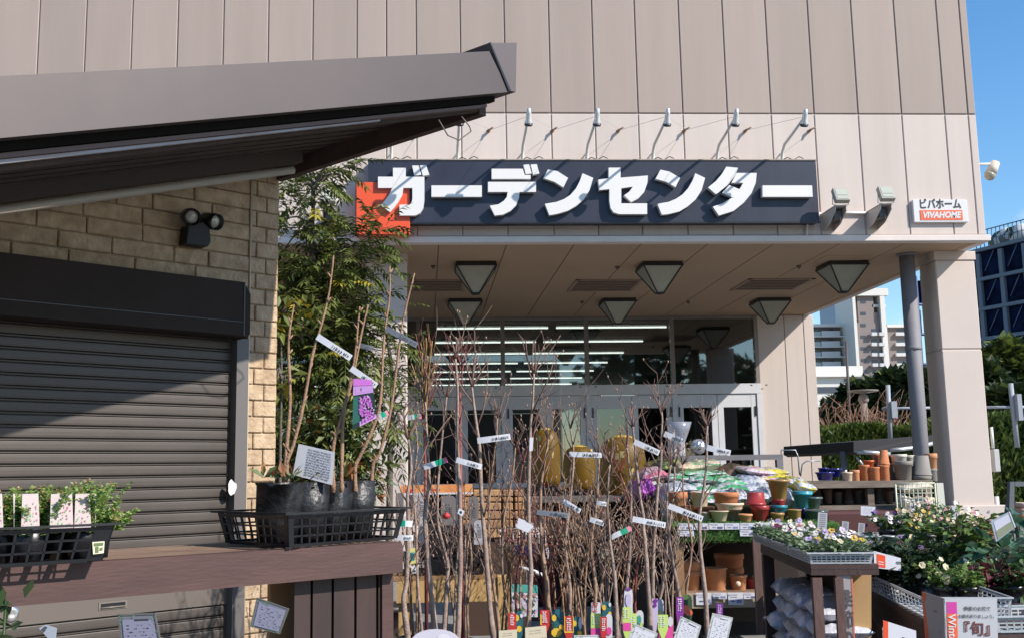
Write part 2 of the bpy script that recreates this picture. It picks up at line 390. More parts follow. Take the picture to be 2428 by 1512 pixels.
for i, (u, v) in enumerate(((1027, 630), (1464, 632), (1894, 630), (1380, 714), (1632, 714))):
    p = PZ(u, v, ZS); m = MB(); m.lathe([(.035, -.001), (.03, -.02), (.012, -.045), (0.0, -.05)], p, 8)
    tag(m.build('ceiling_sensor', mat('sensor grey', (.1, .08, .07), .5)), ['tiny dark ceiling sensor left of the front left lamp', 'tiny dark ceiling sensor left of the front middle lamp', 'tiny dark ceiling sensor left of the front right lamp', 'tiny dark ceiling sensor left of the rear middle lamp', 'tiny dark ceiling sensor right of the rear middle lamp'][i], 'sensor', 'small sensors in the porch ceiling')

# drainpipe
px = PZ(2149, 602, ZS); m = MB(); pr = .098
m.tube([(px.x, px.y, 0), (px.x, px.y, ZS - .01)], pr, 20); m.lathe([(pr + .03, ZS - .03), (pr + .03, ZS - .002), (0, ZS - .002)], (px.x, px.y, 0), 20)
zc = PY(2170, 1010, px.y).z
m.lathe([(pr, zc + 1.0), (pr + .008, zc + 1.0), (pr + .008, zc + 1.05), (pr, zc + 1.05)], (px.x, px.y, 0), 20)
tag(m.build('drainpipe', mat('pipe grey', (.19, .185, .20), .7, var=.05)), 'thick grey round pipe standing under the porch beside the right column', 'pipe')

# ---------------------------------------------------------------- signs
M_NAVY = mat('navy board', (.022, .024, .040), .42, var=.18, vscale=3, stretch=(1, 1, .3)); M_ORG = mat('sign orange', (.72, .085, .025), .4)
M_LET = mat('letter white', (.70, .68, .65), .4); M_LETS = mat('letter side', (.55, .55, .56), .5)
YS = YF - .2
sg = thing('sign_board', PY(1405, 527, YS), 'long navy sign board with big white katakana letters on the store front', 'sign')
m = MB()
a, b_, c, d = PY(873, 381, YS), PY(1936, 381, YS), PY(1941, 527, YS), PY(875, 527, YS)
xa, xb, za, zb = a.x, (b_.x + c.x) / 2, (c.z + d.z) / 2, (a.z + b_.z) / 2
m.box(xa, xb, YS, YF - .002, za, zb); m.box(xa - .008, xb + .008, YS - .012, YS + .02, za - .02, za - .001, 1); m.box(xa - .008, xb + .008, YS - .012, YF - .003, zb + .001, zb + .014, 2)
m.build('panel', [M_NAVY, BLACKP, mat('sign top trim', (.3, .25, .2), .5)], sg)
for k, uu in enumerate((1720, 1860, 1950)): pass
m = MB(); a, b_ = PY(845, 433, YS - .03), PY(972, 556, YS - .03)
m.box(a.x, b_.x, YS - .04, YF - .004, b_.z, a.z, bev=.004); m.build('orange_square', M_ORG, sg)
LA = [[(300,130),(437,130),(437,225),(637,225),(637,470),(625,560),(590,615),(540,640),(370,640),(370,525),(470,522),(500,500),(508,460),(508,345),(412,345),(400,420),(360,490),(310,560),(270,605),(170,530),(230,460),(270,400),(290,345),(140,345),(140,225),(300,225)],
 [(505,105),(575,105),(605,205),(530,212)], [(590,105),(655,100),(690,205),(620,215)]]
LB = [[(712,318),(1252,318),(1252,440),(712,440)]]
LC = [[(1357,140),(1690,140),(1712,206),(1775,206),(1775,248),(1357,248)],[(1697,98),(1757,92),(1787,190),(1722,198)],[(1775,95),(1840,90),(1868,190),(1800,205)],
 [(1318,280),(1832,280),(1832,388),(1655,388),(1650,450),(1620,530),(1560,590),(1480,630),(1390,640),(1337,535),(1430,520),(1490,480),(1520,440),(1528,388),(1318,388)]]
LD = [[(1960,148),(2060,165),(2175,238),(2125,340),(2030,280),(1910,240)],[(2330,188),(2445,238),(2405,370),(2340,470),(2260,540),(2170,590),(2060,622),(1975,637),(1927,515),(2050,495),(2130,465),(2200,420),(2260,350),(2300,275)]]
o2 = 2390
def sh(L): return [[(x + o2, y) for x, y in P] for P in L]
LE = sh([[(220,128),(348,128),(348,235),(640,212),(635,290),(600,390),(540,455),(460,497),(385,425),(440,385),(480,332),(355,348),(355,510),(632,510),(632,625),(330,625),(270,605),(240,560),(228,480),(228,358),(120,368),(108,255),(220,243)]])
LF = sh([[(775,150),(870,170),(985,238),(935,338),(840,280),(722,248)],[(1148,188),(1253,238),(1215,370),(1150,470),(1070,540),(980,595),(860,625),(790,632),(742,515),(860,495),(940,462),(1010,415),(1070,350),(1120,265)]])
LG_ = sh([[(1480,118),(1608,130),(1570,215),(1500,310),(1370,415),(1285,340),(1370,270),(1430,200)],
 [(1590,185),(1805,185),(1795,290),(1750,400),(1670,500),(1560,590),(1400,640),(1335,545),(1440,510),(1540,450),(1600,390),(1640,330),(1660,290),(1535,290)],[(1512,315),(1627,362),(1560,452),(1436,398)]])
LH = sh([[(1868,318),(2398,318),(2405,440),(1868,440)]])
for li, L in enumerate((LA, LB, LC, LD, LE, LF, LG_, LH)):
    m = MB()
    for k, P in enumerate(L):
        dy = YS - .085 - .003 * k
        pts = [PY(865.3 + x * .22144, 369.7 + y * .22144, dy) for x, y in P]
        pts = [Vector((p.x, dy, p.z)) for p in pts]
        m.prism(pts, (0, .075, 0), 0, 1)
    m.build('letter', [M_LET, M_LETS], sg)
# small corner sign
YS2 = YF - .05
s2 = thing('shop_sign', PY(2230, 528, YS2), 'small white sign with dark katakana above an orange name strip near the store corner', 'sign')
a, c = PY(2164, 474, YS2), PY(2297, 527, YS2)
m = MB(); m.box(a.x, c.x, YS2, YF - .002, c.z, a.z, bev=.005); m.build('panel', WHITE, s2)
m = MB(); a, c = PY(2181, 499, YS2), PY(2283, 522, YS2); m.box(a.x, c.x, YS2 - .006, YS2 - .001, c.z, a.z)
m.build('name_strip', mat('strip orange', (.75, .12, .04), .45), s2)
m = MB(); m.text('VIVAHOME', .108, PY(2232, 510.5, YS2 - .009), (1, 0, 0), (0, 0, 1), bold=.045, shear=.25, sx=.92); m.build('latin_lettering', WHITE, s2)
m = MB(); m.text('ビバホーム', .142, PY(2229, 485.5, YS2 - .004), (1, 0, 0), (0, 0, 1), bold=.028, sx=.78); m.build('katakana_lettering', INK, s2)

# ---------------------------------------------------------------- sign lamps, stays, floodlights
M_LW = mat('lamp arm white', (.62, .62, .6), .45); M_LB = mat('lamp cap', (.04, .04, .05), .3)
protoL = None
ub = [928, 1085, 1238, 1390, 1546, 1698, 1851]
ords = ['leftmost swan-neck sign lamp, its head hidden behind the kiosk roof', 'second sign lamp from the left, behind the wire hook of the kiosk roof', 'third sign lamp from the left, above the letter de', 'fourth sign lamp from the left, above the first letter n', 'fifth sign lamp from the left, above the second letter n', 'sixth sign lamp from the left, above the letter ta', 'rightmost swan-neck sign lamp above the end of the sign']
for i, u in enumerate(ub):
    p = PY(u, 374, YF)
    base = Vector((p.x, YF, zb + .05))
    if protoL is None:
        t = thing('sign_lamp', base, ords[i], 'lamp', 'swan-neck lamps along the top of the sign'); protoL = t
        m = MB(); m.tube([(0, -.03, -.06), (0, -.05, .02), (0, -.08, .10), (0, -.17, .17), (0, -.40, .20), (0, -.88, .27)], [.022, .021, .02, .018, .017, .016], 8)
        m.tube([(0, 0, 0), (0, -.06, 0)], .022, 6); m.tube([(0, 0, .10), (0, -.07, .07)], .008, 5)
        m.build('arm', M_LW, t, local=True)
        m = MB(); tilt = Matrix.Rotation(R(28), 4, 'X')
        m.lathe([(.0, .10), (.02, .095), (.03, .04), (.036, -.04), (.048, -.07), (.048, -.078)], (0, -.92, .27), 14, M=tilt); m.build('lamp_head', mat('lamp head silver', (.62, .62, .62), .3, metal=.5), t, local=True)
        m = MB(); m.lathe([(.0, -.079), (.050, -.08), (.050, -.10), (.043, -.112), (.0, -.112)], (0, -.92, .27), 14, M=tilt); m.build('lens_ring', M_LB, t, local=True)
        m = MB(); rr = random.Random(4)
        m.tube([(0, -.05, 0), (.05, -.1, .02), (.12, -.12, -.02), (.2, -.1, .03), (.25, -.12, .0)], .006, 4); m.build('cable', BLACKP, t, local=True)
    else: t = dup(protoL, base, 0, ords[i])
an = [996, 1159, 1310, 1466, 1622, 1767, 1918]
w_ord = ['next to the kiosk roof', 'left of the third sign lamp', 'right of the third sign lamp', 'right of the fourth sign lamp', 'right of the fifth sign lamp', 'right of the sixth sign lamp', 'right of the rightmost sign lamp']
pa = None
for i, u in enumerate(an):
    p = PY(u, 312, YF)
    if pa is None:
        m = MB(); m.tube([(0, 0, 0), (.0, -.05, 0)], .02, 6); m.tube([(-.03, -.03, -.01), (.05, -.1, .02)], .012, 5)
        pa = m.build('stay_anchor', mat('rusty fitting', (.25, .17, .11), .7)); pa.location = (p.x, YF, p.z); o = pa
    else: o = pa.copy(); col.objects.link(o); o.location = (p.x, YF, p.z)
    tag(o, 'small rusty wire anchor on the beige wall ' + w_ord[i], 'anchor', 'wire anchors above the sign')
M_WIRE = mat('thin wire', (.4, .36, .34), .5)
for i in range(1, 7):
    hd = PY(ub[i], 374, YF); m = MB(); z0 = PY(an[i], 312, YF)
    m.tube([(hd.x, YF - .88, zb + .34), (z0.x + .02, YF - .06, z0.z)], .0025, 3); z1 = PY(an[i - 1], 312, YF); m.tube([(hd.x, YF - .88, zb + .34), (z1.x + .02, YF - .06, z1.z)], .0025, 3)
    tag(m.build('stay_wire', M_WIRE), 'pair of thin stay wires holding the ' + ['', 'second', 'third', 'fourth', 'fifth', 'sixth', 'rightmost'][i] + ' sign lamp', 'wire', 'stay wires of the sign lamps')
def flood(u, v, lab, conduit=True):
    # u,v: lower front corner of the bracket box seen in the photo
    Yf = YF - .62; p = PY(u, v, Yf)
    t = thing('floodlight', (p.x, YF, p.z), lab, 'floodlight', 'box floodlights on wall brackets')
    m = MB(); m.prism([(-.10, -.002, .12), (-.10, -.60, .12), (-.10, -.60, .05), (-.10, -.30, -.12), (-.10, -.002, -.18)], (.012, 0, 0)); m.prism([(.10, -.002, .12), (.10, -.60, .12), (.10, -.60, .05), (.10, -.30, -.12), (.10, -.002, -.18)], (-.012, 0, 0))
    m.box(-.11, .11, -.62, -.001, .121, .135); m.build('bracket', mat('bracket beige', (.50, .45, .41), .5), t, local=True)
    m = MB(); m.box(-.06, .06, -.45, -.15, -.06, .08); m.tube([(0, -.5, -.02), (.05, -.42, -.1), (0, -.3, -.12)], .012, 5); m.build('ballast', mat('ballast grey', (.10, .10, .10), .5), t, local=True)
    T = Matrix.Translation((0, -.62, .30)) @ Matrix.Rotation(R(-28), 4, 'X')
    m = MB(); m.box(-.125, .125, -.05, .05, -.14, .14, M=T, bev=.008); m.build('lamp_housing', mat('housing grey', (.34, .32, .28), .5), t, local=True)
    m = MB(); m.box(-.095, .095, -.056, -.051, -.03, .10, M=T); m.box(-.095, .095, -.056, -.051, -.11, -.055, M=T); m.build('lens', mat('lens grey', (.42, .44, .36), .15, coat=.5), t, local=True)
    m = MB()
    for s in (-1, 1): m.tube([T @ Vector((s * .14, 0, 0)), (s * .14, -.6, .15), (s * .0, -.56, .14)], .008, 5)
    m.build('yoke', GALV, t, local=True); t.scale = (.72, .72, .72); return t
f1 = flood(2009, 497, 'left floodlight of the pair on brackets between the big sign and the small sign')
f2 = flood(2118, 493, 'right floodlight of the pair, nearer the small white sign')
f3 = flood(775, 500, 'floodlight on the wall behind the leafy tree, left of the orange square')
m = MB(); zc_ = f1.location.z + .10; m.tube([(f1.location.x, YF - .03, zc_), (f2.location.x, YF - .03, zc_ - .0)], .018, 8); m.tube([(f1.location.x - .1, YF - .03, zc_), (f1.location.x - .28, YF - .03, zc_ - .08), (f1.location.x - .3, YF - .03, zc_ - .3)], .014, 8)
tag(m.build('conduit', M_LW), 'thin white conduit joining the two floodlights by the small sign', 'conduit')
# lamp and camera at the side of the building
p = PY(2338, 391, YF + .3)
t = thing('side_lamp', p, 'white spotlight on a straight arm sticking out from the store corner against the sky', 'lamp')
m = MB(); m.tube([(XR, p.y, p.z), (XR + .32, p.y, p.z + .01)], .018, 8); m.build('arm', M_LW, t)
m = MB(); T = Matrix.Translation((XR + .34, p.y, p.z - .03)) @ Matrix.Rotation(R(28), 4, 'Y'); m.lathe([(0, .08), (.055, .07), (.065, -.02), (.07, -.10)], (0, 0, 0), 14, M=T); m.build('lamp_head', mat('side lamp cream', (.6, .52, .42), .45), t)
m = MB(); m.lathe([(.074, -.11), (.074, -.13), (.06, -.17), (.03, -.19), (0, -.2)], (0, 0, 0), 14, M=T); m.build('lens_ring', mat('side lens', (.35, .33, .25), .25), t)
p = PY(2341, 488, YF + .3); m = MB(); m.tube([(XR - .01, p.y, p.z - .05), (XR + .05, p.y, p.z)], .02, 8); m.box(XR + .01, XR + .10, p.y - .04, p.y + .04, p.z, p.z + .05, bev=.01); m.lathe([(.035, 0), (.03, -.04), (0, -.06)], (XR + .04, p.y, p.z), 10)
tag(m.build('security_camera', WHITE), 'tiny white camera on the store corner below the side spotlight', 'camera')
# ================================================================ KIOSK (left building)
HZ = lambda u: CY + 385  # unused
vp = None
# direction whose vanishing point lies far right on the horizon
for v_ in range(900, 1300):
    d = ray(3870, v_)
    if d.z <= 0: vp = d; break
DK = Vector((vp.x, vp.y, 0)).normalized(); NK = Vector((DK.y, -DK.x, 0))
if NK.y > 0: NK = -NK
C0 = PD(651, 1150, 6.0); C0.z = 0
def PK(u, v, off=0): return PP(u, v, C0 + NK * off, NK)
def KP(a, off, z): return C0 + DK * a + NK * off + Vector((0, 0, z))
def KA(p): return (p - C0).dot(DK)
KM = Matrix(((DK.x, -NK.x, 0, C0.x), (DK.y, -NK.y, 0, C0.y), (0, 0, 1, 0), (0, 0, 0, 1)))   # local x along wall, y away from camera, z up
kio = thing('kiosk', KP(-1.5, 0, 0), 'brown-roofed stone-faced kiosk with a closed roller shutter on the left', 'kiosk')
def stonemat():
    m = bpy.data.materials.new('stone siding'); m.use_nodes = True; t = m.node_tree; b = t.nodes['Principled BSDF']; b.inputs['Roughness'].default_value = .85
    g = t.nodes.new('ShaderNodeNewGeometry'); n = t.nodes.new('ShaderNodeTexNoise'); n.inputs['Scale'].default_value = 14; n.inputs['Detail'].default_value = 7
    oi = t.nodes.new('ShaderNodeAttribute'); oi.attribute_name = 'shade'
    t.links.new(g.outputs['Position'], n.inputs['Vector'])
    r = t.nodes.new('ShaderNodeValToRGB'); r.color_ramp.elements[0].position = .3; r.color_ramp.elements[1].position = .7
    r.color_ramp.elements[0].color = (.32, .22, .135, 1); r.color_ramp.elements[1].color = (.52, .39, .255, 1); t.links.new(n.outputs['Fac'], r.inputs['Fac'])
    n2 = t.nodes.new('ShaderNodeTexNoise'); n2.inputs['Scale'].default_value = 45; n2.inputs['Detail'].default_value = 6; t.links.new(g.outputs['Position'], n2.inputs['Vector'])
    bn = t.nodes.new('ShaderNodeBump'); bn.inputs['Strength'].default_value = .8; bn.inputs['Distance'].default_value = .012; t.links.new(n2.outputs['Fac'], bn.inputs['Height'])
    t.links.new(bn.outputs[0], b.inputs['Normal']); t.links.new(r.outputs[0], b.inputs['Base Color']); return m
M_ST = stonemat(); M_MORT = mat('mortar', (.34, .26, .17), .9, var=.1)
A0 = -4.2                       # left end, outside the frame
zwt = lambda a: 0.0
# roof: line of the eave underside; measured on the front fascia
OV = 1.60
f_r = PK(1213, 218, OV); f_l = PK(0, 328, OV)
ar, al = KA(f_r), KA(f_l); slope = (f_r.z - f_l.z) / (ar - al)
def ZR(a): return f_r.z + slope * (a - ar)        # underside height of the roof at position a
def ZW(a): return ZR(a) + .02
# shutter geometry
sh_r = KA(PK(549, 1000)); fr_r = KA(PK(577, 1000)); bx_r = KA(PK(582, 740, .16))
z_bt = PK(570, 668, .16).z; z_bb = PK(575, 795, .16).z
# wall of blocks (real blocks with joints)
rnd = random.Random(12)
w = MB(); cz = .0; row = 0; ch = 38 * 6 / 2541.
while cz < 3.3:
    x = 0.0; zt_ = cz + ch
    ends = [0.0]; first = True
    strip = [0, -.085, -.19] if row % 2 else [0, -.15, -.19]
    segs = []
    xs_ = 0.0
    for e in strip[1:]: segs.append((e, xs_)); xs_ = e
    while xs_ > A0:
        e = xs_ - rnd.uniform(.19, .36); segs.append((max(e, A0), xs_)); xs_ = e
    for e, s_ in segs:
        if cz + .02 < z_bt - .01 and s_ < fr_r + .02: continue
        e2 = e
        if cz + .02 < z_bt - .01 and e < fr_r: e2 = fr_r
        if s_ - e2 < .02: continue
        top = min(zt_, ZW((e2 + s_) / 2))
        if top - cz < .02: continue
        dz = rnd.uniform(0, .006)
        w.box(e2 + .003, s_ - .003, -.009 - dz, .06, cz + .003, zt_ - .003 if top == zt_ else top, M=KM, bev=.005)
    cz = zt_; row += 1
w.build('stone_facing', M_ST, kio)
w = MB()
edg = [A0 + (fr_r - A0) * i / 10 for i in range(11)] + [-.14, 0]
for a, b_ in zip(edg[:-1], edg[1:]):
    zl = z_bt if b_ <= fr_r + .001 else 0
    P = [KP(a, -.002, zl), KP(b_, -.002, zl), KP(b_, -.002, ZW(b_)), KP(a, -.002, ZW(a))]
    w.prism(P, -NK * .2)
w.prism([KP(0, -.003, 0), KP(0, -2.4, 0), KP(0, -2.4, ZW(0)), KP(0, -.003, ZW(0))], -DK * .15)
w.build('wall_core', M_MORT, kio)
m = MB(); a_c = -.192; m.tube([KP(a_c, .016, 0), KP(a_c, .016, ZW(a_c))], .007, 6); m.build('corner_bead', mat('bead', (.5, .42, .3), .6), kio)
# shutter box
M_BOX = mat('shutter box', (.036, .027, .023), .85, var=.08, spec=.2); M_SL = mat('shutter slats', (.070, .058, .050), .5, metal=.1, var=.12, vscale=3)
zc1 = z_bb + (z_bt - z_bb) * .245
prof = [(.0, z_bt + .02), (.13, z_bt), (.16, z_bt - .05), (.16, z_bb), (.02, z_bb - .02), (0, z_bb - .02)]
m = MB(); xr = KA(PK(591, 740, .14))
m.prism([KP(A0, o_, z) for o_, z in ((.001, z_bt), (.16, z_bt), (.16, z_bb), (.001, z_bb))], DK * (xr - .04 - A0))
ptz = [(xr - .04, z_bt), (xr - .0, z_bt - .06), (xr, z_bb + .015), (xr - .015, z_bb - .01), (xr - .04, z_bb)]
m.prism([KP(a, .001, z) for a, z in ptz], NK * .15)
m.prism([KP(a, .163, z) for a, z in ((A0, zc1), (xr - .041, zc1), (xr - .041, zc1 + .004), (A0, zc1 + .004))], -NK * .002, 1)
m.prism([KP(a, .164, z) for a, z in ((xr - .047, z_bb), (xr - .04, z_bb), (xr - .04, z_bt), (xr - .047, z_bt))], -NK * .003, 1)
m.build('shutter_box', [M_BOX, BLACKP], kio)
m = MB()
m.prism([KP(sh_r, -.03, 0), KP(fr_r, -.03, 0), KP(fr_r, -.03, z_bb - .001), KP(sh_r, -.03, z_bb - .001)], NK * .075)
m.build('shutter_frame', mat('frame grey', (.11, .10, .095), .5), kio)
pitch = .0617; m = MB(); prf = []
zbar = PK(100, 1437, -.02).z                     # top of the bottom rail
z = zbar - pitch; zz_ = zbar - .085
sl_ = []; z = PK(500, 1374, -.02).z
zs0 = z - 20 * pitch; k = 0
rows = []
zc = zs0
while zc < z_bb + .02:
    if zc > 0: rows.append(zc)
    zc += pitch
for zc in rows:
    P = [(-.040, zc + .000), (-.018, zc + .003), (-.0165, zc + pitch * .2), (-.016, zc + pitch * .5), (-.0165, zc + pitch * .70), (-.0185, zc + pitch * .755), (-.040, zc + pitch * .765), (-.040, zc + pitch * .825), (-.0185, zc + pitch * .835), (-.0185, zc + pitch * .905), (-.040, zc + pitch * .915), (-.040, zc + pitch)]
    vs = [KP(A0, o_, zz) for o_, zz in P] + [KP(sh_r, o_, zz) for o_, zz in P]; nn = len(P)
    m.add(vs, [(i, i + 1, nn + i + 1, nn + i) for i in range(nn - 1)], 0, False)
m.prism([KP(A0, -.041, 0), KP(sh_r, -.041, 0), KP(sh_r, -.041, z_bb), KP(A0, -.041, z_bb)], -NK * .01, 1)
shut = m.build('roller_shutter', [M_SL, BLACKP], kio)
# lock rail, handle and keyhole disc
z0, z1 = PK(300, 1455, -.01).z, PK(300, 1411, -.01).z
m = MB(); m.prism([KP(A0, -.012, z0), KP(sh_r, -.012, z0), KP(sh_r, -.012, z1), KP(A0, -.012, z1)], -NK * .02); m.build('lock_rail', mat('lock rail', (.12, .10, .085), .5), shut)
ha, hb = KA(PK(236, 1440, 0)), KA(PK(303, 1435, 0)); zm = PK(270, 1434, 0).z
m = MB(); m.prism([KP(ha, -.008, zm - .018), KP(hb, -.008, zm - .018), KP(hb, -.008, zm + .018), KP(ha, -.008, zm + .018)], -NK * .003); m.prism([KP(ha + .01, -.006, zm - .004), KP(hb - .01, -.006, zm - .004), KP(hb - .01, -.006, zm + .012), KP(ha + .01, -.006, zm + .012)], -NK * .003, 1)
m.tube([KP(ha + .01, -.004, zm - .008), KP(hb - .01, -.004, zm - .008)], .004, 6); m.build('handle', [mat('handle', (.17, .15, .13), .4), BLACKP], shut)
p = PK(30, 1455, 0); ka = KA(p); Mk = Matrix(((DK.x, 0, NK.x, 0), (DK.y, 0, NK.y, 0), (0, 1, 0, 0), (0, 0, 0, 1)))
m = MB(); m.lathe([(.036, 0), (.034, .006), (.024, .010), (.012, .007), (0, .007)], KP(ka, -.012, p.z), 20, M=Mk); m.build('lock_disc', mat('chrome', (.7, .7, .72), .2, metal=.9), shut)
p = PK(551, 1155, .05); rr = random.Random(2); pts = []
for k in range(14):
    t_ = 2 * math.pi * k / 14; q = rr.uniform(.75, 1.1); pts.append(KP(KA(p) + .026 * q * math.cos(t_), .046, p.z + .045 * q * math.sin(t_)))
m = MB(); m.prism(pts, NK * .0015); m.build('paper_patch', WHITE, kio)
# wall security lamp
p = PK(470, 560, .1); base = KP(KA(p), 0, p.z)
t = thing('security_lamp', base, 'black twin-head security lamp on the kiosk wall above the shutter', 'lamp')
Q = lambda x, o_, z: KP(KA(p) + x, o_, p.z + z)
m = MB(); m.prism([Q(-.07, .02, -.05), Q(.055, .02, -.05), Q(.07, .02, -.02), Q(.06, .02, .05), Q(.02, .02, .075), Q(-.06, .02, .05)], NK * .09); m.build('body', mat('lamp body', (.008, .008, .010), .6), t)
for s, c in ((-1, (-.05, .1, .10)), (1, (.085, .08, .10))):
    T = Matrix.Translation(Q(*c)) @ Mk @ Matrix.Rotation(R(18), 4, 'X') @ Matrix.Rotation(R(s * 12), 4, 'Y')
    m = MB(); m.lathe([(.025, -.06), (.04, -.045), (.047, .02), (.045, .055), (.043, .055), (.042, .022)], (0, 0, 0), 18, M=T); m.tube([Q(c[0] * .5, .06, .04), Q(c[0], .07, .07)], .014, 6); hd = m.build('lamp_head', BLACKP, t)
    m = MB(); m.lathe([(.042, .02), (.03, .035), (.012, .042), (0, .043)], (0, 0, 0), 18, M=T); m.build('lens', mat('lamp lens', (.38, .36, .32), .15, coat=.6, var=.2, vscale=60), hd)
# ---- roof
M_FAS = mat('fascia', (.068, .053, .051), .5, metal=.15, var=.09, vscale=2.2); M_SOFD = mat('eave board', (.055, .035, .026), .8, var=.3, vscale=8, stretch=(1, 1, 1)); M_RUST = mat('gutter edge', (.30, .25, .24), .5, c2=(.36, .36, .40), vscale=5)
ft_r = PK(1160, 122, OV); fh_r = ft_r.z - ZR(KA(ft_r)); ft_l = PK(0, 185, OV); fh_l = ft_l.z - ZR(al)
a_m = KA(PK(1160, 122, OV)); a_b = KA(PK(1207, 216, OV))
def fas(a, off, dz): return KP(a, off, ZR(a) + dz)
roof = MB()
# fascia board
roof.prism([fas(A0, OV, 0), fas(a_b, OV, 0), fas(a_m, OV, fh_r), fas(A0, OV, fh_r)], -NK * .06)
rf = roof.build('fascia', M_FAS, kio)
# roof deck, its right edge running from the front tip back to the wall corner
AW = -.035
def rslab(m, f, aw, o_back, dz, th, mi=0, afr=None):
    a_ = ar - .12 if afr is None else afr
    m.prism([fas(A0, f, dz), fas(a_, f, dz), fas(aw, 0, dz), fas(aw, o_back, dz), fas(A0, o_back, dz)], (0, 0, th), mi)
m = MB(); rslab(m, OV - .061, AW + .01, -2.2, .05, .11, afr=ar - .03); m.build('roof_deck', [mat('roof sheet', (.12, .09, .085), .5)], kio)
m = MB(); rslab(m, OV - .12, AW, -.5, .02, .029)
for q in range(2, 14):
    o_ = OV - .12 * q
    if o_ < .02: break
    ae = AW + (ar - .16 - AW) * o_ / OV
    m.prism([fas(A0, o_, .016), fas(ae, o_, .016), fas(ae, o_, .0195), fas(A0, o_, .0195)], -NK * .008, 1)
m.build('eave_soffit', [M_SOFD, BLACKP], kio)
# drip channel: dark recess, pale edge, rusty strip, board
m = MB()
m.prism([fas(A0, OV - .07, -.035), fas(ar - .05, OV - .07, -.03), fas(ar - .05, OV - .07, .0), fas(A0, OV - .07, .0)], -NK * .04, 0)
m.prism([fas(A0, OV - .085, -.058), fas(ar - .09, OV - .085, -.050), fas(ar - .09, OV - .085, -.036), fas(A0, OV - .085, -.036)], -NK * .05, 1)
m.prism([fas(A0, OV - .10, -.082), fas(ar - .75, OV - .10, -.062), fas(ar - .75, OV - .10, -.054), fas(A0, OV - .10, -.059)], -NK * .02, 2)
m.prism([fas(A0, OV - .135, -.12), fas(ar - .09, OV - .135, -.06), fas(ar - .09, OV - .135, .018), fas(A0, OV - .135, .018)], -NK * .03, 3)
m.build('gutter', [mat('gutter black', (.012, .010, .009), .9, spec=.1), mat('drip edge', (.14, .10, .09), .7), M_RUST, M_SOFD], kio)
vb = lambda a, o_, dz: fas(a, o_, dz)
g0_, g1_ = (ar - .10, OV - .13), (AW + .01, .0)
m = MB(); m.prism([vb(*g0_, -.075), vb(*g1_, -.075), vb(*g1_, .04), vb(*g0_, .04)], DK * .045); m.build('barge_board', mat('barge', (.075, .042, .033), .75, var=.2), kio)
P = [PK(1160, 102, OV + .004), PK(1225, 102, OV + .004), PK(1223, 219, OV + .004), PK(1208, 215, OV + .004)]
vd = fas(AW + .015, -.2, 0) - fas(ar, OV, 0)
m = MB(); m.prism(P, vd); m.build('verge_cap', mat('verge grey', (.085, .068, .066), .5), kio)
m = MB(); m.prism([PK(1160, 101, OV + .006), PK(1163, 101, OV + .006), PK(1211, 215, OV + .006), PK(1206, 216, OV + .006)], NK * .002); m.build('mitre_joint', BLACKP, kio)
# inner shelf, batten lights under the eave
o_ = .42
m = MB(); aR = KA(PK(718, 372, o_))
z1, z2 = PK(715, 340, o_).z, PK(715, 384, o_).z
def KS(a, off, z, ref): return KP(a, off, z + slope * (a - ref))
m.prism([KS(A0, o_, z2, aR), KP(aR, o_, z2), KP(aR, o_, z1), KS(A0, o_, z1, aR)], -NK * .1); m.build('eave_beam', mat('eave beam', (.045, .032, .026), .7), kio)
m = MB(); zf = PK(695, 404, .35).z; aF = KA(PK(695, 404, .35)); T0 = KS(A0, .35, zf, aF); T1 = KP(aF, .35, zf)
m.tube([T0, T1], .022, 8); m.build('batten_tube', mat('batten', (.36, .31, .26), .5), kio)
# wire hook hanging from the eave
h = [(1040, 285), (1062, 322), (1088, 333), (1117, 312), (1113, 300), (1094, 277)]
m = MB(); m.tube([PK(u, v, OV - .1) for u, v in h], .0035, 5)
tag(m.build('wire_hook', mat('hook wire', (.12, .10, .09), .5)), 'bent wire loop hanging under the kiosk roof near its tip', 'wire')

# ================================================================ COUNTER in front of the kiosk
ZC = 1.08
ca, cb = PZ(955, 1283, ZC), PZ(0, 1345, ZC)
DC = (ca - cb).normalized(); DC.z = 0; NC = Vector((DC.y, -DC.x, 0)); NC = NC if NC.y < 0 else -NC
def CP(a, off, z): return Vector((ca.x, ca.y, 0)) + DC * a + NC * off + Vector((0, 0, z))
cnt = thing('wooden_counter', CP(-.8, -.2, 0), 'dark brown wooden display counter carrying the black plant trays', 'counter')
M_BEAM = mat('beam wood', (.066, .031, .026), .65, var=.2, vscale=3, bump=.12, bscale=22, stretch=(1, 1, 6))
M_TOPW = mat('top wood', (.27, .185, .12), .6, c2=(.17, .10, .07), vscale=8, bump=.15, bscale=30, stretch=(1, 1, 1))
hb_ = ZC - PP(955, 1356, CP(0, 0, 0), NC).z
m = MB(); L = 3.2; m.prism([CP(-L, 0, ZC - hb_), CP(0, 0, ZC - hb_), CP(0, 0, ZC - .012), CP(-.006, 0, ZC), CP(-L, 0, ZC)], -NC * .04); m.build('front_beam', M_BEAM, cnt)
for k in range(4):
    m = MB(); o1 = -.041 - k * .11; m.prism([CP(-L, o1, ZC - .025), CP(0, o1, ZC - .025), CP(0, o1, ZC - .002), CP(-L, o1, ZC - .002)], -NC * .105); m.build('top_board', M_TOPW, cnt)
m = MB(); m.prism([CP(-.045, -.05, .0), CP(-.002, -.05, .0), CP(-.002, -.05, ZC - .03), CP(-.045, -.05, ZC - .03)], -NC * .06); m.build('post', M_BEAM, cnt)
xs_ = [702, 746, 796, 850, 902, 941]
